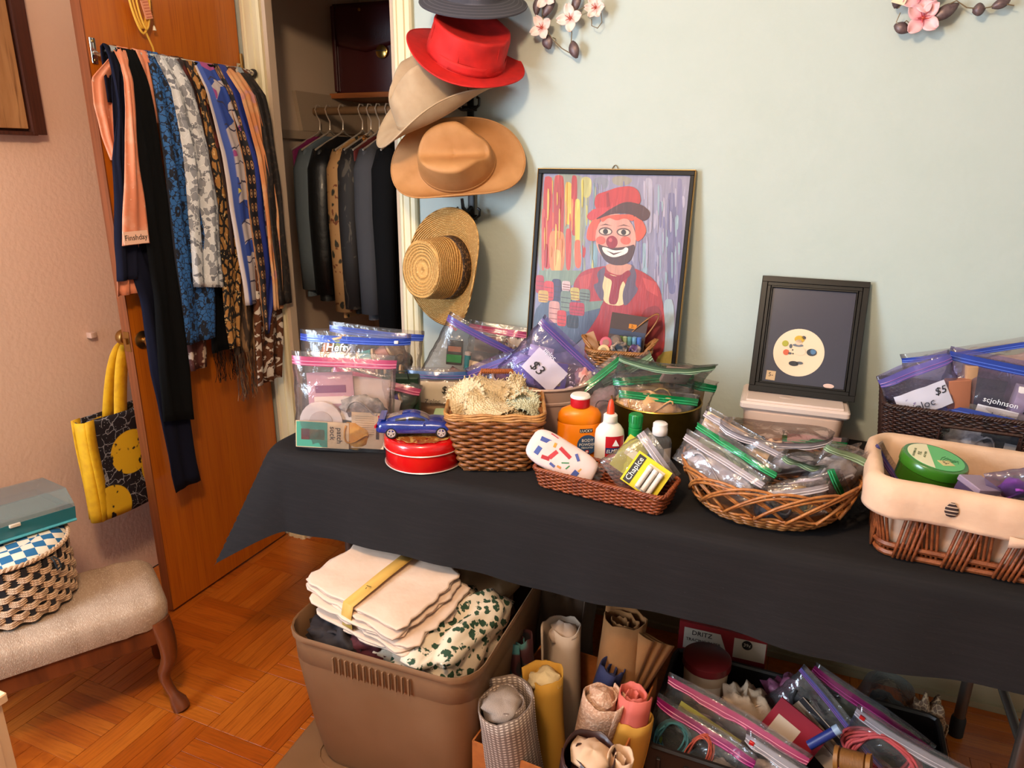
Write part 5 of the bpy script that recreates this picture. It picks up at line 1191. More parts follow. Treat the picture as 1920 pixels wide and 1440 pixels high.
b = MB(); b.grid(lambda u, v: (.02 + .085 * sin(pi * (u - .1)) , .03 + (v - .5) * .016, .08 + .10 * sin(pi * u)), 20, 1); b.build('hoop_band', m_ybw, yb, thick=.003)
MB().rbox((0, 0, .004), (.14, .08, .006), .03).build('base', m_ybw, yb)
YB = Matrix.Translation((-.475, 1.945, TOP + .1485)) @ Matrix.Rotation(R(10), 4, 'Z')
# ------------------------------------------------------------------ clear zip bags and what is in them
m_bag = film('clear_bag_film', tint='#f4f0f0', haze=.035, gloss=.55, rough=.12, bump=.7, bscale=38)
m_bagp = film('lilac_bag_film', tint='#dcd4ee', haze=.06, gloss=.55, rough=.12, bump=.7, bscale=38, hazecol='#d8ccf0')
ZIP = {'pink': ('#c8507c', '#e08aa4'), 'blue': ('#2c4fc0', '#5b78d8'), 'purple': ('#6a62b8', '#8a5aa0'), 'green': ('#0f8a4c', '#3fae74'), 'palegreen': ('#8fae86', '#a8c0a0'), 'magenta': ('#9c1f66', '#c04a8c'), 'clear': ('#b0a4a8', '#c8bcc0'), 'bluegreen': ('#3a6aa8', '#7a58a0')}
_zm = {}
def zipmat(k):
    if k not in _zm: _zm[k] = (film('zip_' + k, tint=ZIP[k][0], haze=.55, gloss=.5, rough=.2, bump=.2, hazecol=ZIP[k][0]), C(ZIP[k][1], .35))
    return _zm[k]
def frame_of(loc, yaw=22.5, lean=0, roll=0):
    return Matrix.Translation(loc) @ Matrix.Rotation(R(yaw), 4, 'Z') @ Matrix.Rotation(R(-lean), 4, 'X') @ Matrix.Rotation(R(roll), 4, 'Y')
def zipbag(label, loc, w_, h_, t_, zk, yaw=22.5, lean=0, roll=0, seed=1, group='clear zip bags', slider=None, mat=None, fill=.62, crink=.006, zipw=.020, patch=None, texts=()):
    F = frame_of(loc, yaw, lean, roll)
    root = thing('zip_bag', label, 'plastic bag', F.to_translation(), F.to_euler(), group)
    def fn(u, v, s=0.0):
        front = u < .5; q = u * 2 if front else 2 - u * 2
        k = 2 * q - 1
        T = t_ * (max(0, sin(pi * min(1, v / (fill * 1.55) * .93 + .07))) ** .6 if v < fill * 1.55 else 0) + .004 * (1 - v)
        T = max(T, .0022)
        y = (-1 if front else 1) * T / 2 * max(0, 1 - abs(k) ** 2.6) ** .6
        x = k * w_ / 2 * (1 - .05 * T / max(t_, .001))
        n3 = Vector((x * 22, v * h_ * 22, seed * 7.3 + (0 if front else 3)))
        c_ = crink * (noise.noise(n3) + .6 * noise.noise(n3 * 2.3)) * min(1, 3 * (1 - abs(k)) + .15) * (1 if v < .84 else .25)
        z = v * h_
        bend = .010 * sin(2.2 * k + seed) * v * v
        return (x + .004 * noise.noise(Vector((v * 9, seed, 1))), y + c_ + bend - s * (1 if front else -1), z)
    b = MB(); b.grid(fn, 40, 30, cu=True); b.build('film', mat or m_bag, root, ang=180)
    zm, rm = zipmat(zk); v0 = 1 - zipw / h_ - .012 / h_
    def strip(f0, f1, o): return lambda u, v: fn(u * .5, v0 + (f0 + (f1 - f0) * v) * zipw / h_, 0) if False else (lambda p: (p[0], p[1] - o, p[2]))(fn(.0005 + u * .499, v0 + (f0 + (f1 - f0) * v) * zipw / h_))
    b = MB(); b.grid(strip(0, 1, .0012), 20, 2)
    b.grid(lambda u, v: (lambda p: (p[0], p[1] + .0026, p[2]))(strip(0, 1, 0)(u, v)), 20, 2); b.build('zip_strip', zm, root)
    for f in (.15, .5):
        b = MB(); b.tube([strip(f, f, .002)(i / 16, 0) for i in range(17)], .0011, 5); b.build('zip_ridge', rm, root)
    if slider is not None:
        p = strip(.5, .5, .002)(slider[0], 0); MB().rbox(p, (.012, .008, .009), .002).build('slider', C(slider[1], .35), root)
    for (tx, sz, px, pz, colr, *rest) in texts:
        u = (px / w_ + .5) * .5; p = fn(u, pz / h_)
        lettering(tx, sz, C(colr, .5), root, (px, p[1] - .004, pz), (R(90), 0, 0), shear=rest[0] if rest else 0, bold=rest[1] if len(rest) > 1 else 0)
    if patch:
        px, pz, pw, ph, pc = patch
        b = MB(); b.grid(lambda u, v: (lambda X, Z: (X, fn((X / w_ + .5) * .5, Z / h_)[1] - .0016, Z))(px + (u - .5) * pw, pz + (v - .5) * ph), 8, 5); b.build('write_on_label', M('label_film', pc, .5, alpha=.82), root)
    root['_f'] = 0; del root['_f']
    return F
KINDS_COUNT = {}
def place(F, pos, rot=(0, 0, 0)): return F @ Matrix.Translation(pos) @ Euler([R(a) for a in rot]).to_matrix().to_4x4()
def item(kind, name, label, cat, Fm, group=None, **k):
    loc, rot, _ = Fm.decompose(); e = rot.to_euler()
    t = thing(name, label, cat, loc, e, group)
    if kind == 'card':
        w_, h_ = k['size']; MB().box((0, 0, h_ / 2), (w_, k.get('d', .0016), h_)).build('card', C(k['col'], .6), t, smooth=False)
        for c_, x, z, ww, hh in k.get('bands', ()): MB().box((x, -k.get('d', .0016) / 2 - .0003, z), (ww, .0008, hh)).build('printed_band', C(c_, .6), t, smooth=False)
        for tx, sz, x, z, c_, *r in k.get('texts', ()): lettering(tx, sz, C(c_, .6), t, (x, -k.get('d', .0016) / 2 - .0011, z), (R(90), R(r[0]) if r else 0, 0))
    elif kind == 'spool':
        r, h_ = k['r'], k['h']; c1 = k.get('end', '#d8b48c')
        MB().lathe([(0, 0), (r, 0), (r, h_ * .12), (r * .6, h_ * .16)], 18).build('flange', C(c1, .5), t); MB().lathe([(r * .6, h_ * .84), (r, h_ * .88), (r, h_), (0, h_)], 18).build('flange', C(c1, .5), t)
        MB().lathe([(r * .6, h_ * .13), (r * .92, h_ * .18), (r * .92, h_ * .82), (r * .6, h_ * .87)], 18, cap=False).build('thread', M('thread', k['col'], .6, bump=.5, bscale=(20, 20, 1600)), t)
    elif kind == 'box':
        w_, d_, h_ = k['size']; MB().rbox((0, 0, h_ / 2), (w_, d_, h_), k.get('r', .003)).build('body', C(k['col'], k.get('rough', .5)), t)
        if 'lid' in k: MB().rbox((0, 0, h_ - .004), (w_ + .004, d_ + .004, .012), .003).build('lid', C(k['lid'], .45), t)
        for c_, x, z, ww, hh in k.get('bands', ()): MB().box((x, -d_ / 2 - .0006, z), (ww, .0010, hh)).build('printed_band', C(c_, .5), t, smooth=False)
        for tx, sz, x, z, c_ in k.get('texts', ()): lettering(tx, sz, C(c_, .6), t, (x, -d_ / 2 - .0016, z), (R(90), 0, 0))
    elif kind == 'lump':
        d_ = k['size']; m = k.get('mat') or M('soft_' + k['col'].lstrip('#'), k['col'], .85, layers=[L('noise', 40, .4, .7, k.get('col2', k['col']), detail=3)], bump=.5, bscale=80, bdist=.004)
        MB().blob((0, 0, d_[2] / 2), d_, 11, k.get('seed', 1), k.get('amp', .35), k.get('freq', 2.4)).build('folded_body', m, t, ang=180)
        b = MB(); b.tube([(d_[0] * .36 * cos(a), -d_[1] * .42 - .002, d_[2] * .5 + d_[2] * .3 * sin(a * 2 + k.get('seed', 1))) for a in [pi * i / 12 for i in range(13)]], .0028, 5); b.build('fold_edge', m, t, ang=180)
    elif kind == 'stick':
        b = MB(); l_, r = k['size']; b.tube([(0, 0, 0), (0, 0, l_ * .85)], r, 10); b.build('barrel', C(k['col'], .4), t); MB().lathe([(r * 1.05, l_ * .8), (r * 1.05, l_ * .97), (r * .5, l_), (0, l_)], 10).build('cap', C(k.get('col2', k['col']), .4), t)
    elif kind == 'skein':
        b = MB(); n = k.get('n', 9); w_, h_ = k['size']; rr = random.Random(k.get('seed', 1))
        for j in range(n):
            o = [rr.uniform(-1, 1) for _ in range(5)]
            b.tube([(w_ / 2 * (1 + .15 * o[0]) * cos(a) * (1 + .2 * sin(2 * a + o[3])), .010 * o[1] + .006 * sin(3 * a + o[4] * 3), h_ / 2 + h_ / 2 * (1 + .12 * o[2]) * sin(a)) for a in [2 * pi * i / 24 for i in range(24)]], k.get('r', .0028), 5, closed=True)
        b.build('loops', C(k['col'], .8), t, ang=180)
        b = MB(); b.lathe([(w_ * .2, 0), (w_ * .22, .008), (w_ * .2, .016)], 14, c=(0, 0, -.004), sy=.5, cap=False); b.build('paper_band', C(k.get('col2', '#3c4a2c'), .7), t)
    elif kind == 'disc':
        r = k['r']; MB().lathe([(0, 0), (r, 0), (r, k.get('d', .006)), (r * .8, k.get('d', .006) * 1.15), (0, k.get('d', .006))], 24, rot=(R(90), 0, 0)).build('disc', C(k['col'], .5), t)
        if 'col2' in k: MB().lathe([(0, 0), (r * .55, 0), (r * .55, .002), (0, .002)], 20, c=(0, -k.get('d', .006) - .0004, 0), rot=(R(90), 0, 0)).build('centre', C(k['col2'], .5), t)
    return t
# ---- front bag with the sock patch card
W1 = 'in the front pink-zip bag'
F = zipbag('large clear bag with pink zip holding sewing cards, at the left front of the table', (-1.080, 1.452, TOP + .004), .272, .262, .075, 'pink', yaw=23, lean=2, roll=3, seed=1, fill=.66, zipw=.022)
item('card', 'sock_patch_card', 'green and cream sock patch card ' + W1, 'sewing card', place(F, (-.055, -.018, .007), (-1, 0, 0)), size=(.138, .072), col='#d6b68c', bands=(('#3f8a72', -.027, .036, .080, .068), ('#b07c4c', -.014, .036, .040, .028), ('#7a3a3c', -.044, .036, .022, .030)), texts=(('sock', .020, .026, .042, '#1c1512', 90), ('patch', .020, .044, .036, '#1c1512', 90)))
item('card', 'instruction_card', 'tall beige instruction card with a hang slot ' + W1, 'sewing card', place(F, (.062, -.014, .010), (-2, 0, 0)), size=(.085, .098), col='#d8ba96', bands=(('#4a3a30', .026, .040, .008, .026),) + tuple(('#a8906e', -.008, .088 - i * .006, .050, .0012) for i in range(9)))
item('lump', 'bias_tape_packet', 'orange folded tape packet ' + W1, 'sewing packet', place(F, (.012, -.010, .008), (0, 24, 0)), size=(.085, .016, .075), col='#c88420', col2='#d8a450', amp=.2)
item('disc', 'white_doily_pack', 'round white lace pack ' + W1, 'lace pack', place(F, (-.062, .006, .072), (0, 0, 0)), r=.056, d=.008, col='#d8c4b8', col2='#c8b0a4')
item('lump', 'cloth_scraps', 'grey and white scraps of cloth ' + W1, 'fabric scraps', place(F, (.045, .008, .09), (0, 0, 0)), size=(.11, .04, .06), col='#7c7470', col2='#c8b8ac', amp=.4, seed=4)
item('card', 'white_pattern_sheet', 'white printed pattern sheet at the back of the front pink-zip bag', 'pattern sheet', place(F, (.005, .022, .02), (-2, 3, 0)), size=(.20, .175), col='#cdb4a8', bands=tuple(('#a88c84', -.05, .15 - i * .010, .07, .0014) for i in range(6)))
item('card', 'pink_pattern_sheet', 'pink pattern envelope standing in the front pink-zip bag', 'pattern sheet', place(F, (-.035, .012, .10), (-2, -5, 0)), size=(.12, .105), col='#b8848c', bands=(('#7a3a5c', .0, .06, .08, .02), ('#d8c0b0', .0, .03, .09, .02)))
item('box', 'seam_tape_box', 'white seam tape pack ' + W1, 'sewing packet', place(F, (.03, .012, .075), (0, 6, 0)), size=(.09, .012, .065), col='#d8c8bc')
# ---- second pink bag behind it
W2_ = 'in the second pink-zip bag'
F = zipbag('clear bag with pink zip leaning behind the front pink-zip bag', (-1.09, 1.56, TOP + .001), .25, .185, .07, 'pink', yaw=22, lean=4, roll=14, seed=2, patch=(.03, .11, .10, .045, '#d8ccc8'), texts=(('ziploc', .018, .0, .115, '#3a3a44'),))
item('lump', 'cloth_bundle', 'plum printed cloth bundle ' + W2_, 'fabric bundle', place(F, (-.03, 0, .05)), size=(.15, .05, .08), col='#5c3a4a', col2='#b08c84', amp=.4, seed=2)
item('spool', 'thread_spool', 'mustard thread spool ' + W2_, 'thread spool', place(F, (-.05, -.01, .125), (0, 70, 0)), r=.014, h=.034, col='#b88820')
item('spool', 'thread_spool', 'violet thread spool ' + W2_, 'thread spool', place(F, (.045, -.01, .12), (0, 60, 0)), r=.014, h=.034, col='#5c4a9c')
# ---- slider bag
W3 = 'in the blue slider bag'
F = zipbag('clear bag with blue slider zip and white lettering full of thread', (-1.188, 1.665, TOP + .004), .335, .262, .075, 'blue', yaw=22, lean=3, roll=1.5, seed=3, slider=(.88, '#d8d0d0'), fill=.75, texts=(('Hefty', .032, -.045, .218, '#f0ece6', .2, .0006),))
for k, (c_, x, z, r_, nm) in enumerate((('#c87a3c', -.085, .185, 20, 'orange'), ('#8a9468', -.035, .195, -15, 'sage'), ('#5c9a94', .01, .180, 75, 'teal'), ('#c88c7c', .058, .185, 60, 'salmon'), ('#b8706c', .02, .135, 80, 'rose'), ('#c8a49c', -.06, .13, 70, 'blush'), ('#34364c', .085, .14, 85, 'navy'))):
    item('spool', 'thread_spool', nm + ' thread cone ' + W3, 'thread spool', place(F, (x, -.006 * (k % 3), z + .004), (0, r_, 0)), r=.021, h=.05, col=c_)
item('lump', 'yarn_ball', 'pale pink yarn ball ' + W3, 'yarn', place(F, (-.02, .0, .05)), size=(.16, .05, .09), col='#b8948c', seed=5)
# ---- blue zip bag behind
F = zipbag('clear bag with periwinkle zip standing behind the slider bag', (-1.215, 1.80, TOP + .005), .30, .25, .06, 'blue', yaw=18, lean=0, roll=4, seed=4)
item('lump', 'lace_bundle', 'brown and cream lace bundle in the periwinkle-zip bag', 'lace bundle', place(F, (.06, 0, .10)), size=(.11, .05, .10), col='#5c4430', col2='#b89c78', seed=6, amp=.4)
item('box', 'pattern_pack', 'pale green pattern pack in the periwinkle-zip bag', 'pattern pack', place(F, (.03, -.012, .03), (0, 4, 0)), size=(.12, .01, .13), col='#a8b48c')
# ---- fifteen dollar bag
F = zipbag('clear bag with blue zip and 15 dollar price holding a cream box', (-.955, 1.755, TOP + .001), .215, .165, .06, 'bluegreen', yaw=22, lean=2, roll=1, seed=5, patch=(.01, .095, .13, .062, '#cdbba4'), texts=(('$15', .030, .028, .105, '#1c1814', .15), ('Ziploc', .018, -.02, .070, '#5a5450')))
item('box', 'cream_box', 'cream card box in the 15 dollar bag', 'box', place(F, (.0, 0, .008)), size=(.13, .038, .115), col='#cba984', lid='#d8b898')
# ---- bag with scissors card
W6 = 'in the tilted purple-zip bag'
F = zipbag('clear bag with purple zip tilted against the wall, holding carded notions', (-1.005, 1.90, TOP + .03), .24, .24, .055, 'purple', yaw=20, lean=6, roll=28, seed=6, fill=.7, texts=(('SEW', .014, -.085, .20, '#c84438'),))
item('card', 'barcode_card', 'cream barcode card ' + W6, 'sewing card', place(F, (.045, -.026, .085), (0, -16, 0)), size=(.062, .062), col='#d6b894', bands=tuple(('#2a2220', -.014 + i * .0045, .040, .0022, .018) for i in range(8)))
item('box', 'notions_case', 'dark notions case with green corner ' + W6, 'case', place(F, (-.03, -.018, .10), (0, -24, 0)), size=(.05, .014, .075), col='#3a3430', bands=(('#2f9a4c', 0, .02, .046, .024), ('#a86a4c', 0, .050, .04, .016)))
item('stick', 'white_marker', 'white marker with teal end ' + W6, 'marker', place(F, (.012, -.02, .105), (0, -22, 0)), size=(.058, .010), col='#1c8a94', col2='#d8c8c0')
item('lump', 'black_red_cloth', 'black and crimson cloth ' + W6, 'fabric bundle', place(F, (.075, 0, .04)), size=(.07, .04, .13), col='#1c1418', col2='#9c1c3c', seed=7)
item('lump', 'pink_cloth', 'dusty pink cloth ' + W6, 'fabric bundle', place(F, (.02, 0, .0)), size=(.16, .05, .09), col='#a86a6c', seed=8)
# ---- red and white bag at the back
W7 = 'in the pink-zip bag by the wall'
F = zipbag('clear bag with pink zip lying at the back under the straw hat', (-.88, 2.02, TOP + .115), .24, .13, .06, 'pink', yaw=8, lean=8, roll=5, seed=7, fill=.8)
tag(MB().rbox((-.87, 2.035, TOP + .055), (.20, .06, .11), .004).build('fabric_box', C('#4a3a34', .7)), 'dark box supporting the pink-zip bag by the wall', 'box')
item('box', 'red_white_box', 'red and white box ' + W7, 'box', place(F, (-.045, -.004, .035)), size=(.085, .03, .055), col='#d8c4ae', bands=(('#8c1420', 0, .044, .084, .016),))
item('lump', 'floral_cloth', 'red, black and white floral cloth ' + W7, 'fabric bundle', place(F, (.045, 0, .01)), size=(.09, .05, .10), col='#c8b8a8', col2='#7a1420', seed=9, mat=M('red_floral', '#c8b8a8', .8, layers=[L('noise', 40, .55, .58, '#8c1824', detail=2), L('noise', 60, .62, .65, '#1c1a18', detail=2)]))
item('lump', 'cream_cloth', 'cream cloth roll ' + W7, 'fabric bundle', place(F, (.065, -.01, .0), (0, 12, 0)), size=(.05, .045, .085), col='#cdb58c', seed=3)
# ---- bags in the pale metal pail
W8 = 'in the 3 dollar bag'
F = zipbag('lilac tinted bag with 3 dollar price tilted in the metal pail', (-.70, 1.80, TOP + .105), .235, .20, .05, 'purple', yaw=20, lean=14, roll=42, seed=8, mat=m_bagp, patch=(-.01, .085, .11, .075, '#d8cce0'), texts=(('$3', .040, -.03, .075, '#1c1820', .15), ('ziploc', .018, -.03, .128, '#e8e4f0')))
item('box', 'purple_pack', 'purple and yellow pack ' + W8, 'box', place(F, (.05, 0, .06), (0, -35, 0)), size=(.06, .02, .08), col='#6a5cb0', bands=(('#d8c46c', 0, .04, .03, .05),))
item('box', 'white_pack', 'white pack ' + W8, 'box', place(F, (-.02, .004, .06), (0, -30, 0)), size=(.07, .02, .08), col='#cfc4d8')
item('stick', 'white_tube', 'white tube ' + W8, 'tube', place(F, (.06, -.014, .035), (0, 20, 0)), size=(.07, .011), col='#d8c8c8', col2='#c8b0b4')
item('lump', 'lilac_cloth', 'lilac wrapped bundle ' + W8, 'bundle', place(F, (-.04, 0, .02)), size=(.11, .035, .07), col='#7a6cb4', col2='#b8a8d0', seed=4)
F = zipbag('lilac tinted bag with blue zip at the left of the metal pail', (-.735, 1.835, TOP + .05), .20, .17, .045, 'purple', yaw=24, lean=0, roll=-24, seed=9, mat=m_bagp)
item('lump', 'mauve_cloth', 'mauve cloth in the bag at the left of the pail', 'fabric bundle', place(F, (0, 0, .01)), size=(.15, .04, .11), col='#8c6478', col2='#b890a0', seed=2)
item('lump', 'striped_bundle', 'pink and white striped bundle at the right of the pail', 'fabric bundle', frame_of((-.553, 1.865, TOP + .11)), size=(.05, .05, .075), col='#c87c74', col2='#e0d0c8', seed=5)
# ---- yarn and thread in the small basket
item('card', 'crayon_header_card', 'brown header card with orange price sticker above the small wicker basket', 'sewing card', place(YB, (.015, .018, .075), (-6, 6, 0)), size=(.105, .10), col='#4a3a38', bands=(('#c87a1c', .012, .068, .022, .013), ('#3a4258', 0, .046, .10, .016)), texts=(('2-', .011, .012, .068, '#1c1410'),))
for k, (c_, nm) in enumerate((('#b8a82c', 'yellow'), ('#5c8a3c', 'green'), ('#a8b890', 'celery'), ('#5c8c8c', 'teal'), ('#6a94b0', 'sky blue'), ('#4a6cb0', 'blue'))):
    item('stick', 'floss_skein', nm + ' floss skein in the small wicker basket', 'embroidery floss', place(YB, (-.012 + k * .0135, .004, .055), (4, 0, 0)), group='floss skeins in the small basket', size=(.062, .0066), col=c_)
for c_, c2, x, y, z, r_, nm in (('#b04458', '#8c5c50', -.036, -.016, .098, 0, 'crimson'), ('#cfa878', '#8c7450', -.040, -.030, .078, 0, 'gold'), ('#4a3a36', '#6a5448', -.008, -.012, .105, 0, 'dark brown')):
    item('disc', 'thread_disc', nm + ' ended thread spool in the small wicker basket', 'thread spool', place(YB, (x, y, z), (-18, 0, 0)), r=.017, d=.012, col=c_, col2=c2)
item('lump', 'navy_yarn', 'navy and white yarn ball in the small wicker basket', 'yarn', place(YB, (.005, -.03, .062)), size=(.055, .04, .045), col='#1c2a38', col2='#c8a88c', seed=2)
item('lump', 'purple_yarn', 'striped purple yarn in the small wicker basket', 'yarn', place(YB, (.045, -.03, .066)), size=(.035, .03, .036), col='#4a3058', col2='#d8c8c0', seed=3)
item('lump', 'green_felt', 'dark green felt in the small wicker basket', 'felt', place(YB, (.02, .0, .045)), size=(.13, .07, .03), col='#1c4a2c', seed=4)
item('card', 'tan_envelope', 'tan printed packet at the left of the small wicker basket', 'sewing packet', place(YB, (-.062, .0, .05), (-8, -24, 0)), size=(.035, .075), col='#a87c58')
# ---- bags in the olive drum
D0 = Vector((-.338, 1.835, TOP))
def bag_d(label, off, w_, h_, t_, zk, yaw, lean, roll, seed, cont, **k):
    F = zipbag(label, D0 + Vector(off), w_, h_, t_, zk, yaw=yaw, lean=lean, roll=roll, seed=seed, group='green-zip bags in the drum', **k); return F
F = bag_d('clear bag with pale green zip lying across the top of the drum', (-.01, .02, .165), .25, .16, .045, 'palegreen', 14, -52, 8, 11, 0, texts=(('5-', .018, .03, .115, '#2a2a2a'),), zipw=.018)
item('box', 'pink_card_box', 'pale pink card pack in the pale green-zip bag', 'box', place(F, (.04, 0, .03)), size=(.07, .014, .085), col='#d8b4a4')
F = bag_d('clear bag with bright green zip at the left of the drum', (-.085, -.01, .045), .21, .17, .045, 'green', 22, 12, -38, 12, 0)
item('lump', 'mixed_trim', 'grey and rose trimmings in the left green-zip bag', 'trimmings', place(F, (0, 0, .01)), size=(.14, .035, .11), col='#8c7c80', col2='#b8949c', seed=4)
F = bag_d('clear bag with green zip across the middle of the drum', (.0, .0, .09), .225, .115, .055, 'green', 18, 10, -6, 13, 0, texts=(('OK', .014, -.02, .085, '#2a2a2a'), ('$1', .014, .03, .085, '#2a2a2a')))
item('lump', 'tan_cloth', 'tan cloth in the middle green-zip bag', 'fabric bundle', place(F, (-.02, 0, .0)), size=(.17, .05, .085), col='#c89c5c', col2='#dcb87c', seed=6)
F = bag_d('clear bag with green zip at the front of the drum', (.012, -.055, .072), .215, .095, .06, 'green', 16, 22, 4, 14, 0)
item('lump', 'gold_cloth', 'peach folded cloth in the front green-zip bag', 'fabric bundle', place(F, (-.02, 0, .0)), size=(.16, .05, .085), col='#cf9a64', col2='#e0b888', seed=7)
F = bag_d('clear bag with green zip standing at the back of the drum', (.055, .06, .06), .15, .13, .03, 'green', 20, -4, 10, 15, 0)
item('box', 'tan_envelope_pack', 'yellow paper pack in the rear green-zip bag', 'paper pack', place(F, (0, 0, .005), (0, -6, 0)), size=(.11, .012, .085), col='#d0a868')
F = bag_d('clear bag with clear zip poking out behind the drum', (-.02, .085, .06), .16, .17, .03, 'palegreen', 22, 0, -34, 16, 0)
item('card', 'grey_card', 'grey card in the bag behind the drum', 'card', place(F, (0, 0, .02)), size=(.09, .10), col='#7c8478')
# ---- crayon print pack and lip balm bag on the tray
m_cray = M('soft_wrapper', '#d4b6b0', .45, layers=[L('noise', 20, .4, .7, '#dcc4be')], bump=.2, bscale=40, bdist=.004)
tp = thing('tissue_pack', 'white soft pack printed with crayons resting across the tray', 'tissue pack', (-.488, 1.49, TOP + .064), (R(-30), R(28), R(8)))
MB().blob((0, 0, 0), (.175, .034, .085), 14, 3, .04, 1.6, sq=.5).build('wrapper', m_cray, tp, ang=180)
b = MB(); b.grid(lambda u, v: (.075 + .028 * u, .004 * sin(20 * v) * u, (v - .5) * .07 * (1 + .15 * u)), 6, 12); b.build('crimped_end', m_bag, tp, ang=180)
for px_, pz_, w2, h2, a_, c_ in ((-.052, .016, .030, .011, -8, '#34488c'), (-.030, .017, .006, .011, -8, '#c08a2c'), (-.058, -.014, .012, .020, 4, '#3c5294'), (.030, .020, .018, .007, 40, '#44508c'), (.044, -.018, .013, .020, 10, '#34488c'), (.046, -.002, .012, .010, 10, '#c08a3c'), (.0, .014, .034, .009, 14, '#b02430'), (-.022, -.004, .010, .024, 20, '#b8303a'), (-.034, -.020, .020, .009, -12, '#a8202c'), (.012, -.006, .018, .003, -30, '#2c7a4c'), (.022, -.012, .003, .012, 20, '#2c7a4c'), (.004, -.022, .010, .005, 0, '#c87c3c'), (-.012, -.026, .014, .006, 8, '#44508c')):
    MB().box((px_, -.0166 + .0012 * (abs(px_) > .045), pz_), (w2, .0016, h2), (0, R(a_), 0)).build('printed_crayon', C(c_, .5), tp, smooth=False)
b = MB(); b.poly([(-.075, -.008, .012), (-.05, -.013, .038), (-.03, -.014, .036), (-.06, -.010, .006)], .001, (0, -1, 0)); b.build('red_corner', C('#a81c3c', .4), tp, smooth=False)
W9 = 'in the lip balm bag'
F = zipbag('clear bag holding yellow lip balm packs on the long tray', (-.352, 1.480, TOP + .028), .135, .135, .028, 'clear', yaw=14, lean=16, roll=52, seed=17, fill=.9)
item('card', 'lip_balm_card', 'yellow lip balm card with white tubes ' + W9, 'lip balm pack', frame_of((-.30, 1.462, TOP + .030), 10, 24, 30), size=(.088, .078), col='#d2bd18', d=.004, bands=(('#2a2622', -.030, .038, .018, .070), ('#d8cfc0', .012, .036, .040, .064), ('#a88c84', .003, .036, .003, .050), ('#a88c84', .023, .036, .003, .050)), texts=(('ChapIce', .018, -.030, .038, '#f0ece0', -90),))
for k in range(3):
    item('stick', 'lip_balm_tube', ('first', 'middle', 'last')[k] + ' white lip balm tube on the yellow card', 'lip balm', place(frame_of((-.30, 1.462, TOP + .030), 10, 24, 30), (-.003 + k * .0145, -.008, .008)), size=(.056, .0062), col='#cfc2b4', col2='#dcd2c8', group='lip balm tubes')
item('card', 'lip_balm_card', 'pale yellow lip balm card with a blue flower ' + W9, 'lip balm pack', frame_of((-.338, 1.502, TOP + .045), 14, 20, 32), size=(.085, .085), col='#b4ac30', d=.003, bands=(('#34588c', .024, .066, .016, .014), ('#c03c34', .030, .074, .006, .010), ('#d8cfae', -.010, .05, .04, .02)))
# ---- bags piled in the oval basket
RB0 = Vector((-.028, 1.555, TOP))
RBG = 'small bags in the oval basket'
def rbag(label, off, w_, h_, t_, zk, yaw, lean, roll, seed, **k): return zipbag(label, RB0 + Vector(off), w_, h_, t_, zk, yaw=yaw, lean=lean, roll=roll, seed=seed, group=RBG, crink=.008, zipw=.014, **k)
F = rbag('clear bag with pale zip lying lengthwise at the front left of the oval basket', (-.115, -.085, .075), .22, .075, .03, 'clear', -22, 25, 14, 21)
item('lump', 'grey_ribbon', 'grey ribbon in the front left bag of the oval basket', 'ribbon', place(F, (0, 0, 0)), size=(.17, .02, .055), col='#8a8288', col2='#b8b0b0', seed=3)
F = rbag('clear bag with green zip second from the front in the oval basket', (-.095, -.045, .088), .225, .075, .028, 'green', -22, 22, 15, 22)
item('lump', 'green_ribbon', 'pale green ribbon in the second bag of the oval basket', 'ribbon', place(F, (0, 0, 0)), size=(.17, .02, .05), col='#8ca890', col2='#a8b8a8', seed=4)
F = rbag('clear bag with a cream card at the left rear of the oval basket', (-.085, .005, .102), .215, .08, .028, 'clear', -20, 16, 14, 23, texts=(('$1', .016, .0, .04, '#2a2a2a'),))
item('card', 'cream_strip', 'cream card strip in the left rear bag of the oval basket', 'card', place(F, (-.01, 0, .03)), size=(.17, .04), col='#cfae84')
item('lump', 'black_ribbon', 'black ribbon in the left rear bag of the oval basket', 'ribbon', place(F, (-.01, 0, .0)), size=(.16, .02, .035), col='#2a2628', col2='#8c8488', seed=5)
F = rbag('large clear bag of tan and grey trims at the back of the oval basket', (-.01, .07, .078), .25, .12, .07, 'clear', 8, -26, 4, 24, fill=.8)
for k, (c_, x, z, nm) in enumerate((('#c8a070', -.07, .05, 'tan'), ('#dcb89c', .0, .055, 'cream'), ('#3c3a40', -.045, .075, 'charcoal'), ('#a88c78', -.02, .035, 'taupe'))):
    item('lump', 'trim_piece', nm + ' trim piece at the back of the oval basket', 'trimming', place(F, (x, -.006 * k, z - .03)), size=(.065, .03, .055), col=c_, seed=k + 2, amp=.45)
item('card', 'manila_paper', 'folded manila paper in the middle of the oval basket', 'paper', frame_of(RB0 + Vector((.035, .045, .085)), 12, -30, 20), size=(.075, .07), col='#c89c60')
F = rbag('clear bag with mint zip standing in the middle of the oval basket', (.035, -.055, .055), .10, .13, .03, 'green', 16, -22, 62, 25)
item('lump', 'pale_mesh', 'pale grey mesh in the middle bag of the oval basket', 'trimming', place(F, (0, 0, .0)), size=(.075, .025, .10), col='#b0a4ac', col2='#c8bcc0', seed=6)
F = rbag('clear bag with green-edged zip and a marked price at the right of the oval basket', (.10, -.01, .06), .125, .13, .04, 'palegreen', 20, -14, 24, 26, texts=(('50', .022, .0, .06, '#2a2428'),))
item('lump', 'silver_lace', 'silver lace in the right bag of the oval basket', 'lace', place(F, (0, 0, .0)), size=(.09, .03, .10), col='#a8a4a8', col2='#c8c4c4', seed=7)
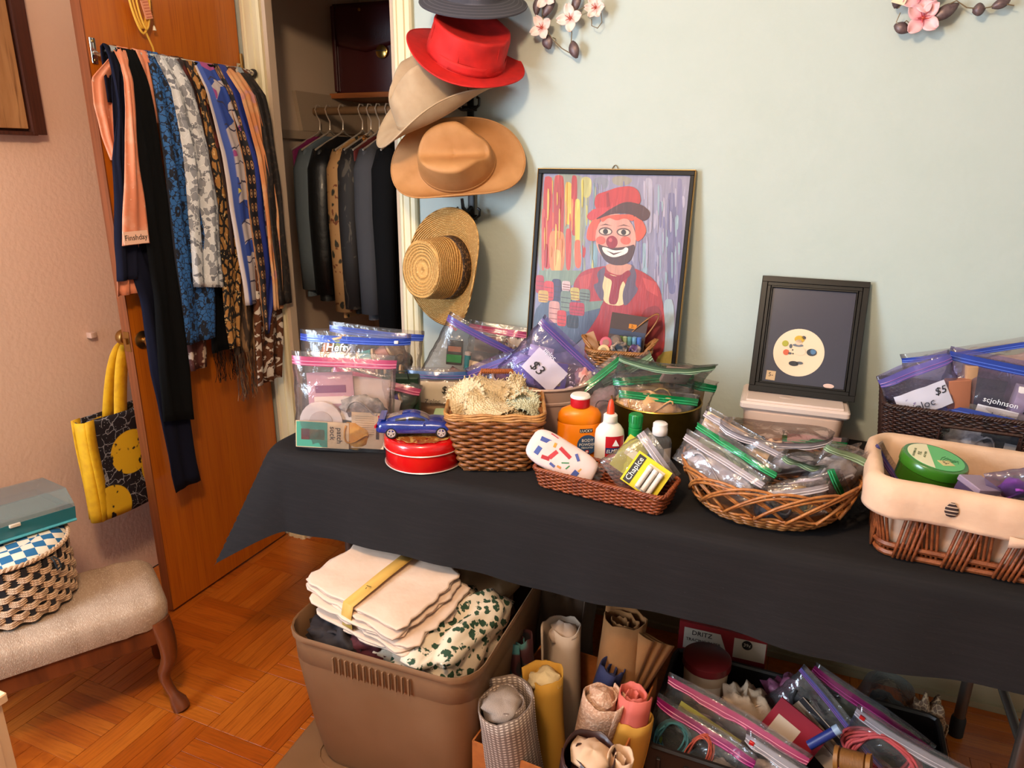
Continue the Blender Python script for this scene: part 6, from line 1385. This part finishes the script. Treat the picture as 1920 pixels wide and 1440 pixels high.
F = rbag('clear bag with lilac zip hanging over the right rim of the oval basket', (.165, .03, .05), .15, .12, .03, 'purple', 30, -8, 50, 27, texts=(('57', .022, -.01, .05, '#2a2428'),), mat=m_bag)
item('lump', 'beige_buttons', 'beige trims in the bag over the right rim of the oval basket', 'trimming', place(F, (0, 0, .01)), size=(.10, .03, .07), col='#b8a488', col2='#8c7c68', seed=8)
F = rbag('clear bag with emerald zip standing upright behind the oval basket', (.085, .140, .012), .145, .125, .02, 'green', 14, 4, 2, 28)
item('card', 'pink_sheet', 'pink paper in the emerald-zip bag behind the oval basket', 'paper', place(F, (0, 0, .02)), size=(.12, .10), col='#c89c9c')
F = rbag('clear bag of brass and black findings at the front of the oval basket', (.06, -.10, .035), .16, .075, .035, 'clear', 10, 10, -14, 29)
item('skein', 'brass_chain', 'brass chain loops at the front of the oval basket', 'chain', place(F, (.02, 0, .01)), size=(.05, .05), col='#a8803c', n=7, r=.0018)
item('lump', 'black_trim', 'black trim at the front of the oval basket', 'trimming', place(F, (-.03, 0, 0)), size=(.08, .03, .06), col='#2c282c', col2='#6a6468', seed=9)
F = rbag('clear bag of grey foil packets lying on top of the oval basket pile', (.03, .01, .095), .15, .11, .04, 'palegreen', 30, -55, 12, 61, texts=(('25', .018, .0, .05, '#2a2428'),))
item('lump', 'foil_packets', 'grey foil packets on top of the oval basket pile', 'packet', place(F, (0, 0, .0)), size=(.11, .035, .08), col='#8f8a90', col2='#c0bcc0', seed=5)
F = rbag('clear bag of ivory ribbon tucked at the rear right of the oval basket', (.10, .075, .075), .15, .10, .035, 'clear', 24, -38, -10, 62)
item('lump', 'ivory_ribbon', 'ivory ribbon at the rear right of the oval basket', 'ribbon', place(F, (0, 0, .0)), size=(.11, .03, .07), col='#c0ac90', col2='#d8c8b0', seed=6)
# ---- bags in the dark woven basket
DB0 = Vector((.41, 1.945, TOP)); DG = 'blue-zip bags in the dark basket'
F = zipbag('big clear bag with long blue zip leaning at the back of the dark basket', DB0 + Vector((.06, .085, .09)), .36, .235, .07, 'blue', yaw=4, lean=0, roll=-14, seed=31, group=DG, texts=(('Ziploc', .03, .06, .16, '#e8e8f0'),), zipw=.012)
item('lump', 'pink_cloth_stack', 'pale pink cloth in the back blue-zip bag', 'fabric bundle', place(F, (.05, 0, .06)), size=(.22, .06, .14), col='#c8a8a4', col2='#d8c4c4', seed=3)
F = zipbag('clear bag with blue zip and a black sign card in the dark basket', DB0 + Vector((.045, -.015, .10)), .30, .205, .08, 'blue', yaw=0, lean=3, roll=8, seed=32, group=DG, mat=m_bagp, texts=(('$5', .034, .045, .10, '#1c1c24', .2), ('ziploc', .034, -.03, .065, '#1c1c24'), ('scjohnson', .018, -.02, .105, '#f0f0f4')), patch=(-.02, .068, .085, .045, '#ece8f0'))
item('card', 'black_sign_card', 'black card with white print in the middle blue-zip bag', 'sign card', place(F, (-.05, -.022, .0), (0, -4, 0)), size=(.09, .15), col='#14141a')
item('box', 'white_box', 'white square box in the middle blue-zip bag', 'box', place(F, (.045, -.012, .04)), size=(.075, .04, .11), col='#d8ccc8')
item('lump', 'white_tissue', 'white tissue bundle in the middle blue-zip bag', 'bundle', place(F, (.10, 0, .0)), size=(.09, .05, .12), col='#ccc4d0', seed=4)
F = zipbag('clear bag with violet zip, 5 dollar price, at the left of the dark basket', DB0 + Vector((-.075, -.045, .115)), .17, .19, .06, 'purple', yaw=14, lean=2, roll=-26, seed=33, group=DG, mat=m_bagp, patch=(-.01, .10, .115, .06, '#dcd8e8'), texts=(('$5', .026, .03, .11, '#1c1c24', .2), ('ziploc', .026, -.02, .092, '#3a3a48')))
item('box', 'terracotta_box', 'terracotta box in the left violet-zip bag', 'box', place(F, (.045, -.01, .02), (0, 20, 0)), size=(.05, .03, .10), col='#a8684c')
item('lump', 'dark_lace', 'black lace in the left violet-zip bag', 'lace', place(F, (-.02, 0, .0)), size=(.10, .04, .06), col='#1c1a20', col2='#6a6474', seed=5)
item('box', 'tan_box', 'tan slim box in the left violet-zip bag', 'box', place(F, (.075, .004, .03), (0, 24, 0)), size=(.025, .03, .11), col='#b88c68')
F = zipbag('clear bag with wide blue zip lying along the front of the dark basket', DB0 + Vector((.02, -.075, .03)), .33, .165, .05, 'blue', yaw=-3, lean=4, roll=5, seed=34, group=DG, zipw=.018)
item('lump', 'silver_packets', 'silver foil packets in the front blue-zip bag', 'packet', place(F, (-.03, 0, .02)), size=(.12, .04, .10), col='#8c8890', col2='#d0ccd4', seed=6)
item('card', 'dark_packet', 'dark card in the front blue-zip bag', 'card', place(F, (.03, -.014, .02)), size=(.10, .10), col='#1c2030', bands=(('#c8ccd4', .02, .05, .04, .05),))
# ---- things in the lined basket
LK0 = Vector((.375, 1.545, TOP))
gj = thing('green_jar', 'round green jar with a two-tone lid in the lined basket', 'jar', LK0 + Vector((-.10, .03, .108)), (R(6), R(8), R(4)))
MB().lathe([(0, 0), (.054, 0), (.060, .006), (.0605, .038), (.058, .040), (0, .040)], 44).build('body', M('green_jar_plastic', '#2c5a10', .22, coat=.4), gj)
MB().lathe([(.0595, .037), (.0625, .040), (.0625, .056), (.060, .060), (.054, .061), (0, .0612)], 44).build('lid', M('green_lid', '#2f6a16', .25, coat=.3), gj)
n = 40; lp = [(.053 * cos(2 * pi * i / n), .053 * sin(2 * pi * i / n), .0614) for i in range(n)]
MB().poly(lp, .0006).build('lid_label', C('#5cae6a', .45), gj, smooth=False)
MB().poly([p for p in [(.0528 * cos(a), .0528 * sin(a), .0622) for a in [R(100) + R(160) * i / 20 for i in range(21)]]], .0004).build('white_label_half', C('#d8d2b0', .45), gj, smooth=False)
b = MB()
for k in range(6): b.tube([(.006 + .004 * k, -.012, .0625), (.012 + .006 * k, .004, .0627), (.020 + .004 * k, .012 - .004 * k, .0625)], .0005, 4)
b.build('leaf_drawing', C('#1c5a38', .5), gj, kind='stuff')
st = MB().box((.016, -.018, .0624), (.026, .020, .0006), (0, 0, R(25))).build('price_sticker', C('#c8b880', .6), gj, smooth=False); lettering('5-', .014, C('#1c1c18', .5), st, (.016, -.018, .0629), (0, 0, R(25)))
for k, tx in enumerate(('ALOE VERA', '95%', 'SOOTHING GEL')): lettering(tx, (.006, .010, .006)[k], C('#4a5a34', .5), gj, (-.020 - .010 * k, .0, .0629), (0, 0, R(75)))
item('box', 'clear_cube', 'small clear plastic box with a purple lining beside the green jar', 'plastic box', frame_of(LK0 + Vector((-.035, -.055, .115)), 35, -10, 8), size=(.05, .05, .045), col='#4a3a5c', lid='#8c7a90')
LG = 'lilac bags in the lined basket'
F = zipbag('lilac tinted bag of purple and teal packets beside the green jar', LK0 + Vector((.0, -.02, .125)), .17, .14, .06, 'magenta', yaw=8, lean=-40, roll=66, seed=41, group=LG, mat=m_bagp, fill=.85)
for c_, x, z, nm in (('#8a3a9c', -.03, .02, 'violet'), ('#5c9c84', .03, .04, 'sea green'), ('#8c84c0', .0, .06, 'lavender'), ('#b89cb8', -.04, .065, 'orchid')):
    item('lump', 'wrapped_packet', nm + ' packet in the lilac bag of the lined basket', 'packet', place(F, (x, -.006, z)), size=(.06, .03, .045), col=c_, seed=3)
F = zipbag('clear bag with blue zip and a marked tag at the right of the lined basket', LK0 + Vector((.115, -.03, .115)), .15, .11, .05, 'blue', yaw=20, lean=-50, roll=-30, seed=42, group=LG, texts=(('75', .02, .0, .06, '#1c2a1c'),))
item('lump', 'white_soap', 'pale green wrapped soap in the right lined-basket bag', 'soap', place(F, (0, 0, .02)), size=(.10, .04, .06), col='#a8b0a0', col2='#d0c8c8', seed=4)
# ------------------------------------------------------------------ under the table
m_bin = M('taupe_bin_plastic', '#7c5a3e', .5, layers=[L('noise', 6, .4, .7, '#745236')], bump=.1, bscale=300, spec=.4)
bn = thing('storage_bin', 'large taupe plastic storage bin full of linens under the table', 'storage bin', (-.818, 1.47, .040), (0, 0, R(1.5)))
def bin_ring(t): return perim(.42 + .085 * t, .60 + .085 * t, .075, 96)
def binf(u, v):
    prof = [(0, .0), (0.0, .006), (.35, .10), (.78, .30), (.80, .315), (.86, .318), (.88, .36), (.90, .375), (1.0, .378), (1.02, .388), (.98, .395), (.90, .392), (.84, .30), (.4, .1), (.1, .012)]
    t = v * (len(prof) - 1); i = min(int(t), len(prof) - 2); q = t - i
    s = prof[i][0] * (1 - q) + prof[i + 1][0] * q; z = prof[i][1] * (1 - q) + prof[i + 1][1] * q
    x, y, _, _ = bin_ring(s)[int(round(u * 96)) % 96]; return (x, y, z)
RINGS = {}
b = MB(); b.grid(binf, 96, 14, cu=True); b.build('body', m_bin, bn, ang=50)
b = MB(); b.poly([(x, y, .008) for x, y, _, _ in perim(.42, .60, .075, 48)]); b.build('bottom', m_bin, bn, smooth=False)
b = MB()
for k in range(13): b.rbox((-.10 + k * .0165, -.343, .342), (.004, .006, .044), .001)
b.build('grip_ribs', m_bin, bn, kind='stuff')
ld = thing('bin_lid', 'taupe bin lid lying on the floor under the storage bin', 'bin lid', (-.825, 1.46, .0), (0, 0, R(4)))
b = MB()
for s, z in (((.50, .66), .019),): b.rbox((-.02, -.02, .019), (.56, .70, .036), .034, 6)
b.build('lid_rim', m_bin, ld); b = MB(); b.tube([(x, y, .037) for x, y, _, _ in perim(.44, .60, .06, 80)], .003, 6, closed=True); b.build('raised_border', m_bin, ld)
# ---- folded linens bound with a paper band
m_linen = M('white_linen', '#cdb09a', .85, layers=[L('noise', 10, .4, .75, '#c4a48c', detail=3)], bump=.35, bscale=30, bdist=.006)
LF = Matrix.Translation((-.885, 1.325, .435)) @ Matrix.Rotation(R(-13), 4, 'Z') @ Matrix.Rotation(R(7), 4, 'X') @ Matrix.Rotation(R(3), 4, 'Y')
def folded(label, zz, w_, d_, h_, dx, dy, rz, seed, mat=m_linen, name='folded_linen', group='folded linens in the bin'):
    Fm = LF @ Matrix.Translation((dx, dy, zz)) @ Matrix.Rotation(R(rz), 4, 'Z')
    t = thing(name, label, 'linen', Fm.to_translation(), Fm.to_euler(), group)
    for k in range(2):
        b = MB()
        def fn(u, v, k=k):
            P = FOLD_P[int(round(u * 64)) % 64]
            s, z = ((.96, 0), (1, .25), (1.0, .5), (1, .75), (.96, 1), (.6, 1.06), (0, 1.08))[round(v * 6)]
            x, y = P[0] * w_ * s, P[1] * d_ * s; wv = 1 + .09 * noise.noise(Vector((P[0] * 9, P[1] * 9, seed + k)))
            return (x * wv + k * .006, y * wv - k * .004, (k + z) * h_ / 2 + .005 * noise.noise(Vector((x * 14, y * 14, seed + k * 3))) + .012 * (x / w_) ** 2)
        b.grid(fn, 64, 6, cu=True); b.build('folded_layer', mat, t, ang=180)
FOLD_P = perim(1, 1, .06, 64)
ZL = [0, .016, .032, .047, .062]
folded('lowest of the white folded linens on the storage bin', ZL[0], .32, .24, .015, .035, -.010, 5, 1)
folded('second from the bottom of the white folded linens', ZL[1], .335, .25, .015, .018, .004, -3, 2)
folded('middle one of the white folded linens on the bin', ZL[2], .325, .25, .014, .022, -.004, 3, 3)
folded('second from the top of the white folded linens', ZL[3], .32, .245, .014, -.004, .0, -2, 4)
folded('topmost white folded linen on the storage bin', ZL[4], .315, .24, .013, -.010, .006, 1, 5)
pb = thing('paper_band', 'yellow paper band around the white folded linens', 'paper band', LF.to_translation(), LF.to_euler())
b = MB(); b.grid(lambda u, v: (lambda t: (.0 + (v - .5) * .034 + .006 * (t[1]), t[0], t[1]))([(-.12, .0), (-.134, .02), (-.132, .055), (-.122, .082), (0, .0875), (.12, .0885)][round(u * 5)]), 5, 2); b.build('strip', M('yellow_paper', '#c89c4c', .6), pb, smooth=True, thick=.0008)
lettering('1-', .020, C('#3a2a18', .6), pb, (.004, -.06, .0915), (0, 0, R(-80)))
m_green = M('green_leaf_print', '#cdb9a0', .85, layers=[L('voro', (46, 46, 46), .46, .40, '#1f3a24', dist=.9), L('noise', 60, .58, .62, '#cdb9a0')])
def bundle(name, label, cat, loc, size, mat, rot=(0, 0, 0), seed=1, amp=.28, ridges=5, group=None):
    "loosely folded cloth: lumpy body with overlapping fold ridges"
    t = thing(name, label, cat, loc, [R(a) for a in rot], group)
    b = MB()
    def fn(u, v):
        a = 2 * pi * u; bb = (v - .5) * pi
        q = Vector((math.copysign(abs(cos(a)) ** .75, cos(a)) * cos(bb) ** .7, math.copysign(abs(sin(a)) ** .75, sin(a)) * cos(bb) ** .7, math.copysign(abs(sin(bb)) ** .75, sin(bb))))
        k = 1 + amp * noise.noise(q * 2 + Vector((seed * 3, 0, 0))) + .10 * sin(ridges * (q.x * 2.2 + q.z * 1.6) + seed) * max(0, q.z + .3)
        return (q.x * k * size[0] / 2, q.y * k * size[1] / 2, (q.z * k + 1) * size[2] / 2)
    b.grid(fn, 36, 18, cu=True); b.build('cloth', mat, t, ang=180)
    b = MB(); b.tube([(size[0] * .45 * cos(a), -size[1] * .40 * (1 - .3 * sin(a)), size[2] * (.72 + .2 * sin(3 * a + seed))) for a in [pi * i / 16 for i in range(17)]], .005, 6, flat=.5); b.build('hem_edge', mat, t, ang=180)
    return t
bundle('printed_cloth', 'white cloth with green leaf print bunched in the storage bin', 'fabric', (-.70, 1.32, .335), (.20, .32, .125), m_green, (4, 0, -14), 2, .3, 7)
bundle('printed_cloth', 'green leaf print cloth end at the front of the storage bin', 'fabric', (-.80, 1.235, .345), (.19, .07, .07), m_green, (0, 0, 6), 5, .4, 8)
bundle('dark_cloth', 'dark brown crumpled cloth at the left of the storage bin', 'fabric', (-.965, 1.24, .30), (.17, .15, .12), M('dark_brown_cloth', '#1c1112', .8), (0, 0, 10), 3, .4, 6)
bundle('red_cloth', 'dark red cloth under the folded linens', 'fabric', (-.87, 1.24, .34), (.12, .10, .075), C('#4a0d12', .8), (0, 0, 0), 4)
bundle('tan_cloth', 'mixed tan cloths beneath everything in the storage bin', 'fabric', (-.82, 1.47, .06), (.40, .56, .25), M('mixed_tan_cloth', '#7a5c44', .9, layers=[L('noise', 12, .45, .6, '#4a342a', detail=3)]), (0, 0, 0), 6, .12)
bundle('tan_cloth', 'tan striped cloth edge behind the folded linens', 'fabric', (-.80, 1.52, .29), (.34, .22, .16), C('#a88868', .85), (0, 0, 0), 7, .2, 9)
# ---- cardboard box of rolled fabrics
m_card = M('cardboard', '#a35a22', .75, layers=[L('noise', 60, .4, .7, '#96501c', detail=3)], bump=.1, bscale=(40, 40, 300))
cbx = thing('cardboard_box', 'open cardboard box of rolled fabrics under the table', 'cardboard box', (-.405, 1.365, 0), (0, 0, R(-4)))
bw, bd, bh = .315, .40, .245
for nm, c, s in (('front_wall', (0, -bd / 2, bh / 2), (bw, .004, bh)), ('back_wall', (0, bd / 2, bh / 2), (bw, .004, bh)), ('side_wall', (-bw / 2, 0, bh / 2), (.004, bd, bh)), ('side_wall', (bw / 2, 0, bh / 2), (.004, bd, bh)), ('bottom', (0, 0, .003), (bw, bd, .004))):
    MB().box(c, s).build(nm, m_card, cbx, smooth=False)
BXM = Matrix.Translation((-.405, 1.365, 0)) @ Matrix.Rotation(R(-4), 4, 'Z')
def roll(label, x, y, r, h_, mat, turns=2.6, seed=1, sq=1.0, lean=(0, 0), z0=.008, spin=0, inner=None, name='fabric_roll', flare=.0):
    t = thing(name, label, 'fabric roll', (x, y, z0), (R(lean[0]), R(lean[1]), R(spin)), 'rolled fabrics in the cardboard box')
    n = int(26 * turns)
    def fn(u, v):
        a = 2 * pi * turns * u; rr = r * (.16 + .84 * u ** .8) * (1 + .10 * noise.noise(Vector((cos(a) * 1.5, sin(a) * 1.5, seed + u * 2)))) * (1 + flare * (v - .5))
        fold = .07 * r * sin(a * 2.4 + 5 * v + seed) * (1 - .4 * v)
        zt = h_ - z0 + .010 * noise.noise(Vector((cos(a) * 2, sin(a) * 2, seed * 3 + u))) - .012 * (1 - u)
        return ((rr + fold) * cos(a), (rr + fold) * sin(a) * sq, zt * v)
    b = MB(); b.grid(fn, n, 9, us=2 * pi * r * turns * .6, vs_=h_); b.build('rolled_cloth', mat, t, thick=.0028, ang=180)
    b = MB(); b.grid(lambda u, v: (lambda p: (p[0] * 1.04 + .0, p[1] * 1.04, p[2]))(fn(.86 + .14 * u, v)), 5, 9, us=.05, vs_=h_); b.build('loose_end', mat, t, thick=.0028, ang=180)
    if inner:
        b = MB(); b.blob((0, 0, h_ - z0 - .02), (r * 1.3, r * 1.3 * sq, .05), 9, seed, .4); b.build('inner_lining', inner, t, ang=180)
    return t
m_ging = M('brown_gingham', '#b8a392', .85, layers=[L('wavex', 40, .5, .6, '#7a665a', co='UV'), L('wavey', 40, .5, .6, '#6a564a', co='UV')])
roll('brown and white gingham fabric roll at the front left of the box', -.488, 1.238, .074, .365, m_ging, 2.4, 1, lean=(6, -4), inner=m_ging)
m_mar = M('maroon_satin', '#3a201c', .4, bump=.15, bscale=40); m_crm = C('#cba585', .8)
roll('maroon fabric roll with cream lining at the front of the box', -.335, 1.235, .074, .285, m_mar, 1.8, 2, lean=(4, 6), inner=m_crm)
roll('cream lining cloth curling out beside the maroon roll', -.292, 1.235, .032, .285, m_crm, 1.6, 3, lean=(0, 10))
roll('yellow fabric roll with pale lace inside', -.447, 1.345, .056, .33, C('#b8862c', .8), 1.5, 4, inner=M('ivory_lace', '#cdb488', .9, bump=.8, bscale=120), lean=(-2, -4))
m_lace = M('pink_lace', '#b88c70', .9, layers=[L('noise', 160, .5, .62, '#d0aa90', detail=3)], bump=.8, bscale=160, bdist=.004)
roll('peach lace roll in the middle of the box', -.378, 1.365, .054, .335, m_lace, 2.2, 5, lean=(4, 10), inner=m_lace)
roll('coral pink fabric roll standing inside a yellow one', -.287, 1.365, .040, .345, C('#c05a4c', .75), 2.0, 6, lean=(0, 6))
roll('yellow felt roll around the coral one', -.283, 1.362, .052, .28, C('#b8822c', .85), 1.2, 7, lean=(0, 5))
m_tan = M('tan_felt', '#84552a', .9, bump=.2, bscale=500)
roll('tan felt roll at the right rear of the box', -.335, 1.478, .066, .43, m_tan, 2.4, 8, lean=(-4, 2), sq=.8)
tf = thing('folded_felt', 'tan felt piece fanned out beside the tan roll', 'felt', (-.29, 1.475, .23), (0, 0, R(10)), 'rolled fabrics in the cardboard box')
for k in range(3):
    b = MB(); b.grid(lambda u, v: (-.02 + u * (.075 + .012 * k) * (.35 + .65 * v) + .012 * k, .01 * k + .006 * sin(6 * u), v * (.20 - .03 * u - .01 * k)), 8, 8); b.build('fan_layer', m_tan, tf, thick=.003, ang=180)
roll('white cotton roll standing behind the yellow one', -.455, 1.465, .058, .375, C('#b39a84', .85), 1.6, 9, lean=(-4, -2), inner=C('#a88c76', .85))
m_drt = M('dark_red_teal_print', '#3a1214', .7, layers=[L('noise', 14, .5, .54, '#2c5c5c', detail=1), L('noise', 18, .58, .62, '#120a0c', detail=1)])
roll('dark red and teal printed roll at the rear left of the box', -.522, 1.42, .042, .35, m_drt, 1.8, 10, lean=(-4, -8))
roll('navy fabric roll between the white and tan rolls', -.40, 1.445, .036, .34, C('#14163c', .8), 1.8, 11, lean=(0, 14))
bundle('taupe_cloth', 'taupe cloth sack standing behind the cardboard box', 'fabric', (-.52, 1.66, 0), (.16, .13, .42), C('#5c4636', .9), (0, 0, 0), 8, .2, 4)
# ---- black crate with craft bags
m_crate = M('black_crate_plastic', '#1a1310', .45)
CR0 = Vector((.105, 1.565, 0))
crt = thing('black_crate', 'black plastic crate of craft bags under the table', 'crate', CR0, (0, 0, R(-1)))
cw, cd, chh = .64, .37, .19
for nm, c, s in (('front_wall', (0, -cd / 2, chh / 2), (cw, .006, chh)), ('back_wall', (0, cd / 2, chh / 2), (cw, .006, chh)), ('side_wall', (-cw / 2, 0, chh / 2), (.006, cd, chh)), ('side_wall', (cw / 2, 0, chh / 2), (.006, cd, chh)), ('bottom', (0, 0, .004), (cw, cd, .006))):
    MB().box(c, s).build(nm, m_crate, crt, smooth=False)
b = MB(); b.tube([(x, y, chh) for x, y, _, _ in perim(cw + .008, cd + .008, .02, 100)], .007, 6, closed=True); b.build('rim', m_crate, crt)
for k in range(10):
    MB().rbox((-.29 + k * .0645, -cd / 2 - .005, .085), (.010, .008, .15), .002).build('rib', m_crate, crt)
CG = 'craft bags in the black crate'
def cbag(label, off, w_, h_, t_, zk, yaw, lean, roll_, seed, **k): return zipbag(label, CR0 + Vector(off), w_, h_, t_, zk, yaw=yaw, lean=lean, roll=roll_, seed=seed, group=CG, crink=.008, **k)
F = cbag('clear bag with pink zip and striped yarn at the front left of the crate', (-.235, -.135, .060), .26, .175, .05, 'magenta', -16, 14, 9, 51)
item('skein', 'teal_yarn', 'teal and grey yarn hank in the front left crate bag', 'yarn', place(F, (-.06, -.012, .045)), size=(.07, .09), col='#3c7078', col2='#8a8c74', n=12, seed=3)
item('skein', 'coral_floss', 'coral floss hank in the front left crate bag', 'embroidery floss', place(F, (.01, -.016, .05)), size=(.05, .10), col='#b8503c', n=12, r=.0018, seed=4)
item('lump', 'lime_cloth', 'lime green cloth in the front left crate bag', 'fabric bundle', place(F, (-.105, 0, .02)), size=(.05, .03, .06), col='#6a8c1c', seed=5)
item('lump', 'grey_wrap', 'grey wrapped bundle in the front left crate bag', 'bundle', place(F, (.07, 0, .02)), size=(.10, .04, .10), col='#6a5c54', col2='#988878', seed=6)
F = cbag('clear bag with pink zip lying across the left of the crate', (-.17, -.07, .075), .36, .175, .045, 'pink', -9, 8, 11, 52)
item('card', 'yellow_strip_card', 'yellow-green card strip in the pink-zip crate bag', 'card', place(F, (-.05, -.014, .085), (0, 4, 0)), size=(.16, .035), col='#a8a050')
item('lump', 'dark_trim', 'dark trim in the pink-zip crate bag', 'trimming', place(F, (-.03, 0, .01)), size=(.24, .03, .10), col='#2c2226', col2='#8c7474', seed=7)
item('card', 'red_card', 'crimson pattern card with white corner in the crate', 'card', frame_of(CR0 + Vector((-.045, -.015, .10)), -8, 16, 24), size=(.13, .145), col='#8c1024', d=.006, bands=(('#c8b098', -.018, .07, .06, .075), ('#c8b4a4', .035, .025, .024, .02)))
F = cbag('clear bag with dotted zip standing diagonally in the crate', (.005, .045, .10), .27, .175, .045, 'purple', -16, 10, 34, 53, zipw=.010)
item('card', 'lace_trim_card', 'cream card edged with black lace trim in the dotted-zip bag', 'trim card', place(F, (.02, -.020, .085), (0, -2, 0)), size=(.20, .045), col='#b89c84', bands=(('#1c1416', .0, .036, .20, .014), ('#d0bca8', 0, .012, .20, .012)))
item('card', 'cream_trim_card', 'plain cream trim card in the dotted-zip bag', 'trim card', place(F, (.02, -.024, .045), (0, -2, 0)), size=(.20, .04), col='#cdb8a4')
item('lump', 'black_felt', 'black felt in the dotted-zip bag', 'felt', place(F, (-.08, 0, .08)), size=(.06, .03, .05), col='#171112', seed=8)
F = cbag('clear bag with white zip and red slider at the front of the crate', (.0, -.125, .055), .28, .15, .05, 'clear', -10, 6, 9, 54, slider=(.06, '#c01c1c'))
item('lump', 'silver_tinsel', 'silver tinsel in the red-slider front bag', 'trimming', place(F, (-.02, 0, .0)), size=(.22, .04, .11), col='#8c7c74', col2='#c8b8b0', seed=9)
F = cbag('clear bag with magenta zip and red slider at the right front of the crate', (.20, -.125, .055), .28, .15, .05, 'magenta', -8, 6, 9, 55, slider=(.10, '#c01c1c'))
item('lump', 'pink_foil', 'magenta foil bundle in the right front crate bag', 'bundle', place(F, (0, 0, 0)), size=(.22, .04, .11), col='#8c2c4c', col2='#c87c8c', seed=2)
F = cbag('clear bag with white zip and red slider holding pink cord in the crate', (.215, -.015, .075), .30, .19, .06, 'clear', -10, 6, 15, 56, slider=(.06, '#c01c1c'))
item('skein', 'pink_cord_hank', 'pink and red cord hank in the right crate bag', 'cord', place(F, (-.06, -.014, .06)), size=(.13, .10), col='#b84a4c', col2='#4a5234', n=18, r=.0036, seed=5)
item('skein', 'rose_cord_hank', 'deep rose cord loops in the right crate bag', 'cord', place(F, (-.045, .004, .07)), size=(.11, .085), col='#8c1c2c', col2='#6a2c2c', n=10, r=.0036, seed=6)
item('lump', 'grey_netting', 'grey netting in the right crate bag', 'netting', place(F, (.07, 0, .01)), size=(.12, .05, .12), col='#6a5c5a', col2='#988c88', seed=3)
item('skein', 'ochre_cord_hank', 'ochre cord scraps in the right crate bag', 'cord', place(F, (.10, -.016, .06)), size=(.04, .04), col='#8c6a2c', n=5, r=.0026, seed=8)
item('spool', 'twine_spool', 'brown twine cone lying in the crate', 'twine', place(frame_of(CR0 + Vector((.085, -.07, .205)), 0), (0, 0, 0), (0, 80, -10)), r=.028, h=.075, col='#7a4c1c', end='#8c5a24')
item('stick', 'blue_tube', 'dark blue tube lying in the crate', 'tube', place(frame_of(CR0 + Vector((.03, -.05, .20)), 0), (0, 0, 0), (0, 50, 20)), size=(.085, .011), col='#1c2a6c', col2='#8ca0b8')
F = cbag('clear bag with purple zip and olive cloth at the back of the crate', (.11, .095, .10), .30, .17, .05, 'magenta', -14, 4, 20, 57)
item('lump', 'olive_cloth', 'olive cloth in the rear crate bag', 'fabric bundle', place(F, (0, 0, .01)), size=(.20, .04, .12), col='#3a3c20', col2='#5c5a38', seed=4)
bundle('tissue_bundle', 'mauve tissue bundle at the rear middle of the crate', 'tissue paper', CR0 + Vector((.0, .13, .05)), (.17, .09, .17), M('mauve_tissue', '#6a2c44', .5, layers=[L('noise', 25, .45, .65, '#8c5068')], bump=.5, bscale=60, bdist=.006), (0, 0, -8), 3, .4, 7)
bundle('lace_bundle', 'cream lace bundle beside the white tub in the crate', 'lace', CR0 + Vector((-.12, .06, .06)), (.13, .09, .16), M('cream_lace_cloth', '#b89c80', .9, bump=.7, bscale=140), (0, 0, 10), 5, .35, 6)
# ---- behind the crate
tj = thing('craft_tub', 'white tub with red lid and handwritten label at the rear of the crate', 'tub', (-.125, 1.672, .010))
MB().lathe([(0, 0), (.050, 0), (.058, .225), (0, .225)], 36).build('body', C('#b89c80', .5), tj); MB().lathe([(.060, .220), (.063, .223), (.063, .243), (.058, .247), (0, .247)], 36).build('lid', M('red_clear_lid', '#6c1c1c', .3), tj)
panel_on(tj, .0578, 1, .135, .190, R(250), R(320), C('#cdbfb0', .6), 'paper_label'); lettering('Ziploc 5', .022, C('#1c1814', .6), tj, (.018, -.0590, .162), (R(90), 0, R(16)))
tp2 = thing('tracing_paper_pack', 'red and white tracing paper pack standing against the wall under the table', 'paper pack', (-.10, 1.80, 0), (R(-4), 0, R(2)))
MB().box((0, 0, .125), (.24, .012, .25)).build('pack', C('#8c1a1e', .5), tp2, smooth=False)
MB().poly([(-.105, -.0065, .235), (-.005, -.0065, .235), (.02, -.0065, .17), (-.105, -.0065, .17)][::-1], .0006, (0, -1, 0)).build('white_panel', C('#c8b4a0', .5), tp2, smooth=False); MB().box((.075, -.0066, .205), (.085, .0012, .06)).build('white_panel', C('#c8b4a0', .5), tp2, smooth=False)
lettering('DRITZ', .020, C('#2a1614', .5), tp2, (-.055, -.0078, .222)); lettering('TRACING PAPER', .013, C('#2a1614', .5), tp2, (-.050, -.0078, .200)); 
b = MB(); b.lathe([(0, 0), (.014, 0), (.014, .0006), (0, .0006)], 20, c=(.068, -.0074, .220), rot=(R(90), 0, 0)); b.build('price_oval', C('#1c1412', .5), tp2); lettering('39¢', .014, C('#d0c0ac', .5), tp2, (.068, -.0086, .220))
cd2 = thing('clear_tub', 'clear dome container of dark ribbon behind the crate', 'plastic container', (.335, 1.86, 0))
MB().lathe([(.06, .0), (.075, .03), (.08, .10), (.06, .17), (.0, .19)], 30).build('dome', film('dome_plastic', haze=.03, gloss=.8, bump=.3), cd2); MB().blob((0, 0, .07), (.11, .11, .12), 10, 4, .4).build('dark_ribbon', M('dark_ribbon', '#1f1612', .5, layers=[L('noise', 40, .55, .6, '#4a3828')]), cd2, ang=180)
bundle('netting_bag', 'tan netted bag behind the crate near the table leg', 'netting bag', (.42, 1.80, 0), (.09, .08, .20), M('tan_netting', '#6a4c34', .7, layers=[L('edge', 90, .10, .05, '#a88864')]), (0, 0, 0), 9, .25)
